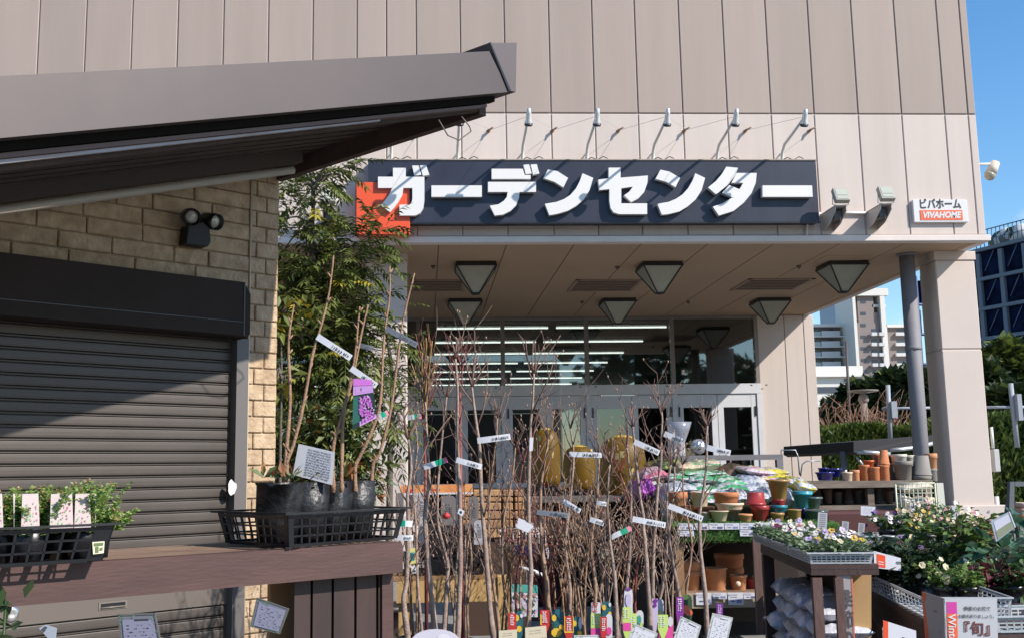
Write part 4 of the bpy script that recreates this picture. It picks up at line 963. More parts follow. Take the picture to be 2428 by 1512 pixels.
T_['Q7'] = sapling([(1630, 1500), (1628, 1400), (1640, 1290), (1622, 1190), (1617, 1100)], 5.3, 'thin bare sapling crossing the stacked tall terracotta pots', 23, .007, BARK_B, twigs=10, tl=.16)
# dense multi-stemmed shrubs
def thicket(u, v, Y, lab, seed, stems, hgt, bm, bud=BUD, buds=.3, spread=.35, tl=.2, depth=2):
    rnd = random.Random(seed); g0 = PY(u, v, Y); base = Vector((g0.x, Y, .25)); t = thing('twiggy_shrub', base, lab, 'shrub', 'dense bare twiggy shrubs among the saplings'); m = potmesh(.10, .24, .8, .03, .008, n=14); m.build('pot', BLACKP, t, local=True)
    m = MB()
    for k in range(stems):
        a = rnd.uniform(0, 6.28); sp = rnd.uniform(.1, 1) * spread; p = Vector((rnd.uniform(-.05, .05), rnd.uniform(-.05, .05), .2)); e = Vector((math.cos(a) * sp, math.sin(a) * sp * .6, hgt * rnd.uniform(.7, 1)))
        pts = [p, p.lerp(e, .35) + Vector((e.x * -.1, 0, .08)), p.lerp(e, .7) + Vector((e.x * -.06, 0, .05)), e]; pts = smooth(pts, 3); m.tube(pts, [.006 * (1 - .6 * i / len(pts)) for i in range(len(pts))], 5)
        for j in range(5):
            f = rnd.uniform(.25, 1); i = min(len(pts) - 2, int(f * (len(pts) - 1))); q = pts[i]; d = (pts[i + 1] - pts[i]).normalized(); s = rdir(rnd, -.2, .4)
            branchy(m, q, (d + s * .9).normalized(), tl * rnd.uniform(.4, 1.1), .003, rnd, depth - 1, 0, 1, buds)
    m.build('branches', [bm, bud], t, local=True)
    return t
T_['D1'] = thicket(1335, 1500, 5.5, 'dense tan thicket with crimson buds in front of the amber jars', 31, 7, .98, BARK_B, BUDR, .35, .34, .24)
T_['D2'] = thicket(1375, 1500, 5.2, 'densest tan twiggy shrub in the middle of the saplings', 32, 9, .95, BARK_B, BUD, .6, .32, .24)
T_['D3'] = thicket(1425, 1500, 5.5, 'grey-brown twiggy shrub behind the two small white tapes', 33, 8, .95, BARK_G, BUD, .6, .3, .24)
T_['D4'] = thicket(1300, 1500, 5.4, 'reddish twiggy shrub left of the dense thickets', 34, 8, .88, BARK_R, BUD, .5, .28, .22)
T_['D5'] = thicket(1490, 1500, 5.6, 'twiggy shrub between the thickets and the pot table', 35, 7, .9, BARK_B, BUD, .6, .3, .22)
T_['D6'] = thicket(1080, 1500, 5.4, 'loose grey twiggy shrub in front of the grey round-topped signs', 36, 6, 1.05, BARK_G, BUD, .7, .26, .2)
T_['D7'] = thicket(1210, 1500, 5.6, 'loose brown twiggy shrub in front of the planter crate', 37, 6, .95, BARK_B, BUD, .6, .26, .2)
T_['D8'] = thicket(1580, 1500, 5.6, 'twiggy shrub with few stems behind the pot table post', 38, 5, .95, BARK_G, BUD, .7, .26, .2)
T_['D9'] = thicket(985, 1500, 5.5, 'loose twiggy shrub behind the counter end', 39, 5, 1.1, BARK_B, BUD, .5, .2, .2)
# coloured dogwood fans
def fan(u, v, Y, lab, seed, cols_, tops, r=.0045):
    rnd = random.Random(seed); g0 = PY(u, v, Y); base = Vector((g0.x, Y, .25)); t = thing('dogwood', base, lab, 'shrub'); m = potmesh(.10, .24, .8, .03, .008, n=14); m.build('pot', BLACKP, t, local=True)
    m = MB(); pts = [Vector((base.x, Y, .44)), PY(u, v, Y)]; m.tube(pts, .009, 6)
    for k, (tu, tv) in enumerate(tops):
        e = PY(tu, tv, Y + rnd.uniform(-.12, .12)); s = pts[1] + Vector((rnd.uniform(-.015, .015), 0, rnd.uniform(0, .12))); mid = s.lerp(e, .5) + Vector(((s.x - e.x) * .18 + rnd.uniform(-.02, .02), 0, .0)); P = smooth([s, mid, e], 4)
        mi = k % len(cols_); m.tube(P, [r * (1 - .6 * i / len(P)) for i in range(len(P))], 5, mi)
        for j in range(3):
            q = P[rnd.randrange(3, len(P) - 1)]; branchy(m, q, ((e - s).normalized() + Vector((rnd.uniform(-.6, .6), 0, 0))).normalized(), .12, .002, rnd, 0, mi, mi, 0)
    m.build('coloured_stems', cols_, t); return t
fan(1008, 1000, 5.2, 'red and yellow stemmed dogwood with twigs spraying up beside the left column', 41, [BARK_R, BARK_Y, BARK_Y], [(985, 790), (997, 812), (1010, 800), (1018, 790), (1025, 808), (975, 860), (1032, 850), (1045, 840), (965, 900), (1050, 880), (1002, 835), (1015, 845), (1040, 905)], .005)
fan(1090, 930, 5.0, 'crimson stemmed dogwood with thin twigs before the lit ceiling tubes', 42, [BARK_R], [(1062, 818), (1072, 812), (1081, 822), (1095, 815), (1106, 825), (1055, 850), (1112, 850)], .0035)
# paper tapes
tape(T_['S1'], (1132, 1044), (1210, 1034), (0, 4.8, 0) and PY(1170, 1040, 4.85), 14); tape(T_['S2'], (1082, 1089), (1142, 1106), PY(1110, 1096, 4.65), 13)
tape(T_['S5'], (1005, 1107), (1060, 1089), PY(1010, 1100, 4.75), 13, 'green'); tape(T_['S5'], (966, 990), (999, 985), PY(980, 988, 4.75), 12, 'green')
tape(T_['Q3'], (1350, 1076), (1427, 1078), PY(1388, 1077, 4.9), 12); tape(T_['R1'], (1504, 1046), (1563, 1073), PY(1530, 1060, 4.85), 13); tape(T_['R2'], (1575, 1027), (1620, 1046), PY(1600, 1036, 5.0), 13)
tape(T_['R3'], (1676, 1060), (1732, 1073), PY(1700, 1066, 4.85), 13); tape(T_['D2'], (1336, 1186), (1376, 1211), PY(1350, 1200, 4.9), 11); tape(T_['D3'], (1415, 1191), (1438, 1194), PY(1425, 1192, 4.9), 10); tape(T_['Q4'], (1399, 1230), (1432, 1240), PY(1415, 1235, 4.9), 12)
tape(T_['S4'], (1273, 1213), (1346, 1221), PY(1310, 1217, 4.9), 12, 'g'); tape(T_['R1'], (1500, 1229), (1578, 1244), PY(1540, 1236, 4.8), 13); tape(T_['R4'], (1585, 1198), (1666, 1229), PY(1625, 1212, 4.85), 13)
tape(T_['R5'], (1448, 1273), (1496, 1251), PY(1470, 1262, 5.0), 12, 'green'); tape(T_['S7'], (940, 1274), (980, 1274), PY(960, 1274, 4.65), 12); tape(T_['S7'], (978, 1241), (944, 1239), PY(958, 1238, 4.65), 14, 'green')
pxcard('hang_tag', ((966, 1301), (984, 1297), (986, 1334), (967, 1338)), PY(975, 1315, 4.8), [mat('tag yellow', (.60, .55, .18), .5), mat('tag teal print', (.12, .42, .36), .5)], parent=T_['S9'], marks=[(.1, .9, .25, .8, 1)])
pxcard('barcode_tag', ((976, 1341), (987, 1341), (987, 1358), (975, 1358)), PY(980, 1350, 4.8), [PAPER, INK], parent=T_['S9'], marks=[(.2, .9, .55, .85, 1)])
pxcard('price_tag', ((1088, 1204), (1102, 1210), (1096, 1223), (1085, 1216)), PY(1094, 1213, 4.65), [PAPER, INK], parent=T_['S2'], marks=[(.3, .7, .3, .7, 1)])
pxcard('paper_tag', ((1230, 1226), (1266, 1246), (1252, 1262), (1225, 1250)), PY(1245, 1245, 4.85), [PAPER], parent=T_['S3'])
pxcard('tie', ((1256, 1036), (1265, 1036), (1263, 1068), (1255, 1068)), PY(1260, 1050, 4.85), [TAPE], parent=T_['S3'])

# ---- bright plant labels standing in the pots
LB_ = {'red': mat('label red', (.50, .03, .03), .45), 'yel': mat('label yellow', (.70, .45, .04), .45), 'teal': mat('label deep teal', (.02, .11, .13), .45), 'lime': mat('label lime', (.48, .62, .15), .45), 'pink': mat('label pink', (.65, .07, .30), .45), 'lil': mat('label lilac', (.52, .45, .62), .45), 'pur': mat('label purple', (.20, .03, .25), .45), 'org': mat('label coral', (.70, .14, .07), .45), 'dgr': mat('label dark green', (.03, .07, .03), .45), 'w': PAPER, 'cream': mat('label cream', (.62, .55, .38), .5), 'wt': mat('label print white', (.7, .62, .6), .5), 'tgrn': mat('label teal light', (.05, .32, .25), .45)}
def plabel(u0, u1, v0, v1, Y, base, label, spots=(), marks=(), seed=0, tilt=0, round_=False, vb=1540):
    rr = random.Random(seed); keys = [base] + sorted({s[4] for s in spots} | {m_[4] for m_ in marks}); mats_ = [LB_[k] if k in LB_ else INK for k in keys]; idx = {k: i for i, k in enumerate(keys)}
    p = PY((u0 + u1) / 2, v0, Y); A = lambda x, y: PV(u0 + (u1 - u0) * x + tilt * (1 - y), v0 + (vb - v0) * y, p)
    n = -FH; m = MB(); w = 1.0; fy = (v1 - v0) / (vb - v0)
    if round_: top = [(0, .25 * fy), (.06, .1 * fy), (.3, 0.0), (.7, 0.0), (.94, .1 * fy), (1, .25 * fy)]
    else: top = [(0, .04 * fy), (.06, 0), (.94, 0), (1, .04 * fy)]
    m.prism([A(x, y) for x, y in top] + [A(1, fy), A(.6, fy + (1 - fy) * .5), A(.55, 1), A(.45, 1), A(.4, fy + (1 - fy) * .5), A(0, fy)], FH * .0012)
    for k, (x0, x1, y0, y1, c) in enumerate(marks):
        e = n * (.0015 + .0004 * (k % 4)); m.quad(A(x0, y0 * fy) + e, A(x1, y0 * fy) + e, A(x1, y1 * fy) + e, A(x0, y1 * fy) + e, idx[c])
    for k, (x, y, rx, ry, c) in enumerate(spots):
        e = n * (.0032 + .0003 * (k % 9)); N = 9; m.add([A(x + rx * math.cos(6.283 * i / N), (y + ry * math.sin(6.283 * i / N)) * fy) + e for i in range(N)], [tuple(range(N))], idx[c])
    return tag(m.build('plant_label', mats_), label, 'label', 'bright picture labels in the sapling pots')
def wtxt(seed, n=9, x=(.2, .8), y=(.1, .9), c='wt'):
    rr = random.Random(seed); return [(a, min(a + rr.uniform(.1, .3), x[1]), y[0] + (y[1] - y[0]) * i / n, y[0] + (y[1] - y[0]) * (i + .55) / n, c) for i in range(n) for a in (x[0] + rr.uniform(0, .1), (x[0] + x[1]) / 2)]
plabel(1222, 1240, 1448, 1500, 4.85, 'teal', 'dark teal and yellow round-topped label, leftmost of the bright ones', [(.2, .3, .3, .15, 'yel'), (.5, .8, .35, .15, 'yel'), (.8, .2, .2, .1, 'w')], seed=1, round_=True)
plabel(1205, 1224, 1453, 1486, 4.8, 'red', 'small red label with pale lettering, leftmost of the red ones', marks=wtxt(2, 6), seed=2)
plabel(1281, 1303, 1445, 1480, 4.85, 'red', 'red label with pale lettering above the right cream name card', marks=wtxt(3, 6) + [(0, .15, .3, 1, 'yel')], seed=3)
plabel(1308, 1336, 1443, 1512, 4.95, 'teal', 'large teal and yellow round-topped label right of the name cards', [(.2, .3, .2, .12, 'yel'), (.4, .8, .45, .16, 'yel'), (.8, .62, .2, .1, 'yel'), (.15, .55, .14, .1, 'dgr')], seed=4, round_=True)
plabel(1357, 1380, 1461, 1512, 4.9, 'teal', 'teal and yellow round-topped label right of the squarest red one', [(.2, .3, .25, .14, 'yel'), (.75, .75, .25, .12, 'yel'), (.8, .3, .18, .3, 'w')], seed=5, round_=True)
plabel(1338, 1360, 1460, 1499, 4.8, 'red', 'squarest red label with pale lettering on a yellow backing', marks=[(0, 1, .9, 1, 'yel'), (0, .08, 0, 1, 'yel'), (.92, 1, 0, 1, 'yel')] + wtxt(6, 7), seed=6)
plabel(1402, 1424, 1427, 1453, 5.0, 'w', 'white label with red scribbled lettering above a lime one', marks=wtxt(7, 5, (.05, .95), (.05, .95), 'red'), seed=7)
plabel(1428, 1449, 1425, 1460, 5.0, 'teal', 'small teal and yellow round-topped label behind the narrow red one', [(.2, .4, .22, .2, 'yel'), (.85, .8, .2, .14, 'yel'), (.85, .2, .15, .15, 'w')], seed=8, round_=True)
plabel(1401, 1426, 1453, 1508, 4.85, 'lime', 'lime and pink label left of the narrow red one', marks=[(0, 1, .63, 1, 'pink')] + wtxt(9, 5, (.1, .9), (.1, .5), 'w'), seed=9)
plabel(1436, 1452, 1454, 1505, 4.95, 'w', 'white label with a pink flush behind the narrow red one', [(.5, .8, .4, .2, 'pink')], seed=10, round_=True)
plabel(1424, 1439, 1461, 1500, 4.8, 'red', 'narrow red label with pale lettering, rightmost of the red ones', marks=wtxt(11, 7), seed=11)
plabel(1480, 1500, 1393, 1450, 5.0, 'w', 'tall white and violet topped label, highest of the bright ones', [(.5, .05, .3, .06, 'pur'), (.5, .5, .35, .3, 'lil')], seed=12, round_=True)
plabel(1477, 1496, 1438, 1494, 4.85, 'lime', 'lime and pink label left of its lime neighbour with a white edge', marks=[(0, 1, .66, 1, 'pink')] + wtxt(13, 5, (.1, .9), (.1, .5), 'w'), seed=13)
plabel(1508, 1526, 1446, 1500, 4.95, 'w', 'white and pale green round-topped label behind the lime ones', [(.4, .4, .3, .2, 'tgrn'), (.7, .7, .2, .2, 'lime')], seed=14, round_=True)
plabel(1492, 1510, 1453, 1500, 4.85, 'lime', 'plain lime label beside the leftmost green-bordered card', marks=wtxt(15, 6, (.1, .9), (.15, .8), 'w'), seed=15)
plabel(1546, 1560, 1418, 1470, 5.0, 'lil', 'narrow lilac label left of a white one', [(.6, .1, .4, .1, 'pur'), (.5, .3, .3, .1, 'pur')], seed=16)
plabel(1559, 1574, 1419, 1470, 5.05, 'w', 'white narrow label right of the lilac one', [(.4, .7, .3, .2, 'lime')], seed=17, round_=True)
plabel(1560, 1584, 1456, 1490, 4.85, 'lime', 'lime label above the broad pink one', marks=wtxt(18, 6, (.1, .9), (.1, .9), 'w'), seed=18)
plabel(1562, 1596, 1462, 1530, 4.9, 'pink', 'broad pink label with a white shoulder between two green-bordered cards', [(.8, .15, .2, .18, 'w'), (.6, .7, .3, .2, 'pink')], seed=19, round_=True)
plabel(1615, 1641, 1409, 1462, 4.95, 'dgr', 'dark label with a coral flower beside the purple one', [(.4, .65, .4, .2, 'org'), (.7, .8, .35, .15, 'org'), (.35, .1, .35, .12, 'lime'), (.6, .75, .05, .03, 'dgr')], seed=20, round_=True)
plabel(1603, 1621, 1414, 1453, 4.85, 'pur', 'purple label with pale lettering beside the coral flower', marks=wtxt(21, 6), seed=21)
plabel(1699, 1714, 1430, 1470, 5.0, 'pur', 'narrow purple striped label above the rightmost green-bordered card', marks=wtxt(22, 8, (.15, .85), (.05, .95), 'lil'), seed=22)
plabel(1606, 1620, 1460, 1500, 5.0, 'org', 'coral strip of a label behind the middle green-bordered card', seed=23)
greencard('care_card', ((1504, 1477), (1560, 1500), (1538, 1565), (1478, 1540)), PY(1520, 1500, 4.6), 'white card with green leaf border, leftmost and lowest of three at the bottom', False, 11)
greencard('care_card', ((1614, 1459), (1663, 1482), (1644, 1545), (1594, 1522)), PY(1630, 1500, 4.6), 'white card with green leaf border beside the coral flower label', False, 12)
greencard('care_card', ((1689, 1452), (1738, 1463), (1722, 1530), (1674, 1518)), PY(1705, 1500, 4.6), 'white card with green leaf border, rightmost of three at the bottom', False, 13)
greencard('care_card', ((1361, 1505), (1419, 1504), (1419, 1580), (1361, 1580)), PY(1390, 1505, 4.6), 'top edge of a white and green card at the bottom below the red labels', False, 14)
M_CR = mat('cream name card', (.60, .53, .38), .55)
def namecard(px, txt_, lab, s):
    def f(m, Q, rt, up, n): m.text(txt_, s, Q(.55, .62, .002), rt, up, 1, bold=.006)
    rr = random.Random(5); pxcard('name_card', px, PY(px[0][0], 1500, 4.65), [M_CR, mat('card ink brown', (.12, .05, .04), .6), mat('card faint', (.42, .35, .24), .6)], label=lab, cat='card', group='cream name cards in the sapling pots', marks=[(a, b, .16 + .12 * i, .18 + .12 * i, 2) for i in range(2) for a, b in ((.2, .4), (.45, .75))], face=f)
namecard(((1183, 1494), (1226, 1491), (1226, 1535), (1183, 1538)), 'ミズキ', 'left cream name card with dark katakana at the bottom edge', .016)
namecard(((1245, 1487), (1295, 1482), (1298, 1533), (1246, 1538)), 'ハナミズキ', 'right cream name card with dark katakana below a red label', .0165)
p = PY(1035, 1512, 4.5); m = MB()
pts = [PV(975 + 58 * (1 - math.cos(a)), 1520 - 30 * math.sin(a), p) for a in [math.pi * i / 10 for i in range(11)]]; m.prism(pts, FH * .002)
m.add([PV(1052 + 16 * math.cos(a), 1515 - 14 * math.sin(a), p) - FH * .002 for a in [math.pi * 2 * i / 14 for i in range(14)]], [tuple(range(14))], 1)
tag(m.build('round_sign', [mat('round sign white', (.60, .58, .66), .4), mat('round sign ring', (.70, .68, .74), .4)]), 'white round-topped sign at the bottom edge beside the pale bench', 'sign')

# ================================================================ pale wooden bench with black tray and planter
M_PINE = mat('pine wood', (.52, .34, .14), .6, c2=(.40, .24, .09), vscale=5, bump=.2, stretch=(1.5, 1, .25)); M_PINE2 = mat('pine wood sawn', (.30, .17, .075), .65, c2=(.22, .12, .05), vscale=6, bump=.2)
YBn = 6.0
zt_b = PY(1080, 1374, YBn).z
bn_ = thing('wooden_bench', (PY(1080, 1400, YBn).x, YBn + .2, 0), 'pale pine bench behind the saplings carrying a black tray and planter', 'bench')
x0, x1, x2 = PY(940, 1400, YBn).x, PY(1178, 1400, YBn).x, PY(1213, 1400, YBn).x
z2 = PY(1080, 1426, YBn).z
m = MB(); m.box(x0, x1, YBn, YBn + .04, z2, zt_b); m.build('front_rail', M_PINE, bn_)
m = MB(); m.box(x1 + .002, x2, YBn - .01, YBn + .08, 0, PY(1190, 1364, YBn).z, bev=.004); m.build('post', M_PINE, bn_)
m = MB(); m.box(x0 + .01, x0 + .09, YBn + .041, YBn + .1, 0, zt_b - .001); m.build('post', M_PINE, bn_)
for k in range(4): m = MB(); m.box(x0 - .02, x1 - .002, YBn + .0 + k * .125, YBn + .12 + k * .125, zt_b + .001, zt_b + .022); m.build('top_board', M_PINE2, bn_)
m = MB(); m.box(x0, x1, YBn + .45, YBn + .49, z2, zt_b); m.build('back_rail', M_PINE2, bn_)
zb_ = zt_b + .024
ta, tb = PY(960, 1364, YBn + .03).x, PY(1146, 1364, YBn + .03).x
tray('nursery_tray', (ta, YBn + .03, zb_), (1, 0, 0), (0, 1, 0), tb - ta, .36, .10, BLT, 'black openwork nursery tray on the pale pine bench behind the saplings', 'black nursery trays', 16, 9, 3, tap=.01, bigcorner=.02)
t = thing('square_planter', (PY(1070, 1300, YBn + .2).x, YBn + .2, zb_ + .006), 'black rectangular planter standing in the tray on the pine bench', 'planter')
px0, px1 = PY(1010, 1300, YBn + .12).x, PY(1130, 1300, YBn + .12).x; zp0, zp1 = zb_ + .006, PY(1070, 1244, YBn + .12).z
m = MB(); m.prism([(px0 + .015, YBn + .12, zp0), (px1 - .015, YBn + .12, zp0), (px1, YBn + .10, zp1 - .03), (px0, YBn + .10, zp1 - .03)], (0, .2, 0)); m.build('body', BLACKP, t)
m = MB(); m.box(px0 - .008, px1 + .008, YBn + .092, YBn + .31, zp1 - .03, zp1); m.build('rim', mat('planter rim', (.025, .026, .03), .35), t)
def stele(u0, u1, v0, v1, Y, lab, mt, seed):
    rr = random.Random(seed); p = PY((u0 + u1) / 2, v0, Y); A = lambda x, y: PV(u0 + (u1 - u0) * x, v0 + (v1 - v0) * y, p); m = MB()
    m.prism([A(0, 1), A(0, .12), A(.15, .03), A(.4, 0), (A(.6, 0)), A(.85, .03), A(1, .12), A(1, 1)], FH * .003)
    for x, y in ((.3, .28), (.5, .28)): m.quad(A(x, y) - FH * .002, A(x + .12, y) - FH * .002, A(x + .12, y + .04) - FH * .002, A(x, y + .04) - FH * .002, 1)
    for i in range(6): m.quad(A(.3, .38 + i * .06) - FH * .002, A(.75, .38 + i * .06) - FH * .002, A(.75, .4 + i * .06) - FH * .002, A(.3, .4 + i * .06) - FH * .002, 1)
    tag(m.build('plant_sign', [mt, mat('stele print', (.12, .11, .12), .6)]), lab, 'sign', 'round-topped grey plant signs')
M_STE = mat('stele grey', (.17, .155, .15), .6); M_STL = mat('stele pale', (.40, .40, .44), .6)
stele(1046, 1081, 1173, 1246, 6.15, 'grey round-topped plant sign, broadest, above the black planter', M_STE, 1); stele(1112, 1135, 1175, 1246, 6.15, 'grey round-topped plant sign at the right end of the black planter', M_STE, 2)
stele(984, 1014, 1166, 1246, 6.1, 'pale grey round-topped plant sign, left end of the black planter', M_STL, 3); stele(938, 957, 1167, 1240, 6.0, 'grey plant sign closest to the counter end', M_STE, 4); stele(1124, 1148, 1232, 1290, 6.0, 'pale grey leaning tag right of the black planter', M_STL, 5)
tag(MB().lathe([(0, -.02), (.02, -.01), (.022, .008), (0, .022)], PY(1058, 1222, 6.05), 10).build('red_flower', mat('flower red', (.45, .03, .025), .6)), 'single small red bloom in front of the broadest grey plant sign', 'flower')
# orange banner and planter crate
def f_ban(m, Q, rt, up, n): pass
pxcard('orange_banner', ((950, 1150), (1120, 1146), (1122, 1170), (950, 1172)), PY(1030, 1160, 8.6), [mat('banner orange', (.62, .20, .05), .6, c2=(.7, .33, .12), vscale=9), mat('banner red', (.55, .03, .02), .6), PAPER], label='orange and red banner strip behind the grey plant signs', cat='banner', marks=[(.06, .2, .4, .8, 1), (.3, .55, .45, .6, 1), (0, 1, .82, 1, 2)])
M_CRT = mat('crate orange wood', (.44, .25, .11), .65, c2=(.28, .14, .06), vscale=11)
t = thing('planter_crate', PY(1170, 1240, 8.8), 'stacked orange-brown wooden crate with dark gaps behind the saplings', 'crate')
xs_ = [1090, 1120, 1158, 1190, 1218, 1244]; ys_ = [1158, 1176, 1189, 1209, 1230, 1252, 1275]
for i in range(5):
    for j in range(6):
        a, b_ = PY(xs_[i] + 2.5, ys_[j] + 2, 8.8), PY(xs_[i + 1] - 2, ys_[j + 1] - 1, 8.8); m = MB(); m.box(a.x, b_.x, 8.8, 9.1, b_.z, a.z, bev=.006); m.build('block', M_CRT, t)
m = MB(); a, b_ = PY(1088, 1156, 8.85), PY(1246, 1275, 8.85); m.box(a.x, b_.x, 8.83, 9.12, 0, a.z - .01); m.build('core', mat('crate dark', (.05, .025, .015), .8), t)
# flower rack behind, partly seen between the trunks
t = thing('flower_rack', PY(1245, 1300, 7.4), 'dark rack with a white wire tray of small pink and orange flowers behind the saplings', 'rack')
a, b_ = PY(1185, 1303, 7.4), PY(1302, 1303, 7.4); m = MB(); m.box(a.x, b_.x, 7.4, 7.8, a.z - .03, a.z); m.box(a.x, a.x + .04, 7.4, 7.44, 0, a.z - .03); m.box(b_.x - .04, b_.x, 7.4, 7.44, 0, a.z - .03); m.build('frame', DARKBR, t)
c, d = PY(1185, 1252, 7.45), PY(1300, 1262, 7.45); m = MB()
for q in range(3): m.tube([(c.x, 7.43, c.z - q * .02), (d.x, 7.43, c.z - q * .02)], .004, 4)
for q in range(16): x = c.x + (d.x - c.x) * q / 15; m.tube([(x, 7.43, c.z), (x, 7.43, a.z)], .003, 4)
m.build('wire_tray', WHITE, t)
m = MB(); a1, b1 = PY(1212, 1292, 7.42), PY(1265, 1312, 7.42); m.box(a1.x, b1.x, 7.395, 7.399, b1.z, a1.z); m.build('blue_panel', mat('navy panel', (.01, .015, .07), .4), t)
m = MB(); rr = random.Random(6)
for k in range(420):
    q = Vector((rr.uniform(c.x, d.x), rr.uniform(7.42, 7.75), a.z + rr.uniform(.0, .13))); leaf(m, q, rdir(rr, -.2, 1), .03, .018, rr, rr.choice((0, 0, 0, 1, 1, 2, 3)))
m.build('planting', [leafmat('rack leaf', (.05, .09, .03), (.10, .14, .06)), mat('rack pink', (.5, .12, .2), .6), mat('rack orange', (.55, .2, .05), .6), mat('rack white', (.6, .58, .55), .6)], t)
def post(m, Q, rt, up, n):
    rr = random.Random(8)
    for k in range(60):
        x, y = rr.uniform(.05, .95), rr.uniform(.25, .95); s = rr.uniform(.03, .10); m.add([Q(x - s, y, .002 + k * .00003), Q(x, y - s, .002 + k * .00003), Q(x + s, y, .002 + k * .00003), Q(x, y + s, .002 + k * .00003)], [(0, 1, 2, 3)], rr.choice((2, 3, 4, 5)))
pxcard('picture_poster', ((1213, 1384), (1275, 1386), (1275, 1462), (1213, 1458)), PY(1240, 1420, 6.6), [PAPER, mat('poster teal', (.08, .35, .30), .5), mat('poster rose', (.50, .22, .22), .5), mat('poster dark', (.05, .05, .08), .5), mat('poster lilac', (.45, .42, .55), .5), mat('poster green', (.10, .22, .10), .5)], label='colourful teal and pink picture poster right of the pine bench post', cat='poster', marks=[(0, 1, 0, .25, 1)], face=post)
# white tubes and papers between the trunks
m = MB(); m.tube([PY(1228, 1344, 6.4), PY(1262, 1352, 6.4), PY(1300, 1368, 6.4)], .012, 8); tag(m.build('white_hose', WHITE), 'short white curved pipe lying behind the saplings above the poster', 'pipe')
for k, (q, lab) in enumerate(((((1229, 1226), (1266, 1240), (1250, 1262), (1222, 1246)), 'tilted white sheet above the flower rack'), (((1290, 1300), (1304, 1296), (1300, 1324), (1288, 1322)), 'small white paper hanging right of the flower rack'), (((1418, 1302), (1444, 1300), (1444, 1322), (1418, 1324)), 'small pale board among the thickets'))):
    pxcard('paper_sheet', q, PY(q[0][0], q[0][1], 7.0), [PAPER if k < 2 else mat('pale board', (.3, .3, .26), .6)], label=lab, cat='paper')
# dark display staging behind the thickets
t = thing('dark_staging', (PY(1420, 1300, 9.6).x, 9.8, 0), 'dark brown display staging in the shade behind the thickets', 'shelf')
a, b_ = PY(1250, 1180, 9.6), PY(1585, 1180, 9.6)
m = MB(); m.box(a.x, b_.x, 9.6, 10.3, a.z - .04, a.z); m.build('top', mat('staging top', (.10, .09, .085), .6), t)
m = MB(); m.box(a.x, b_.x, 9.72, 9.76, .10, a.z - .041); m.build('shade_sheet', mat('staging shade', (.022, .015, .013), .85), t)  # near-black sheet standing in for the shade under the table
for x in (a.x, (a.x + b_.x) / 2, b_.x - .08): m = MB(); m.box(x, x + .08, 9.6, 9.7, 0, a.z - .041); m.build('post', mat('staging post', (.10, .05, .035), .7, var=.2), t)
m = MB(); zq = PY(1400, 1285, 9.6).z; m.box(a.x, b_.x, 9.61, 9.71, zq - .05, zq); m.build('rail', mat('staging post', (.10, .05, .035), .7), t)
# ================================================================ goods on the right
TC = mat('terracotta', (.47, .165, .065), .75, var=.10, vscale=14, bump=.15, bscale=120); TCP = mat('pale terracotta', (.53, .24, .11), .75, var=.10, vscale=14); CRM = mat('cream clay', (.62, .47, .35), .7, var=.1, vscale=12)
REDG = mat('red glaze', (.30, .035, .035), .35, var=.15); OCH = mat('ochre glaze', (.33, .19, .06), .4, var=.12, vscale=10, coat=.3); TEAL = mat('teal glaze', (.03, .20, .27), .35, var=.12, coat=.3); GRNG = mat('green black glaze', (.035, .065, .055), .35, c2=(.08, .12, .10), vscale=18, coat=.3); COB = mat('cobalt glaze', (.012, .015, .17), .2, coat=.6); GRYC = mat('grey clay', (.22, .20, .175), .75, var=.08); BEI = mat('beige clay', (.42, .38, .30), .75, var=.06); ORP = mat('orange plastic', (.50, .11, .03), .4)
def pot(u0, u1, v0, v1, Y, mt, lab, taper=.75, rim=.25, n=22, group='clay pots on the pot table', inv=False, band=None, name='flower_pot', cat='pot'):
    a, b_ = PY(u0, (v0 + v1) / 2, Y), PY(u1, (v0 + v1) / 2, Y); r = (b_.x - a.x) / 2; zt_, z0 = PY((u0 + u1) / 2, v0, Y).z, PY((u0 + u1) / 2, v1, Y).z
    h = zt_ - z0; t = thing(name, ((a.x + b_.x) / 2, Y, z0), lab, cat, group); rb = r * taper; w = min(.012, r * .12)
    m = MB(); rh = h * rim
    if inv: prof = [(0, h), (rb, h), (r - w * .7, rh), (r, rh), (r, 0), (r - w, 0), (r - w, rh), (rb - w, h - w), (0, h - w)][::-1]; prof = [(r - w, .001), (r, .001), (r, rh), (r - w * .6, rh), (rb, h - .004), (rb - .006, h), (0, h)]
    else: prof = [(0, 0), (rb - .004, 0), (rb, .004), (rb + (r - w * .6 - rb) * .8, h - rh), (r - w * .5, h - rh + .001), (r, h - rh + .004), (r, h - .004), (r - .004, h), (r - w, h), (r - w * 1.1, h - rh), (rb - w * .5, h * .3), (0, h * .3)]
    m.lathe(prof, n=n); m.build('body', mt, t, local=True)
    if band:
        m = MB(); m.lathe([(r + .0006, h - rh * .9), (r + .0006, h - rh * .3)], n=n); m.build('band', band, t, local=True)
    return t
YT = 7.75; ZTB = PY(1750, 1240, YT - .1).z
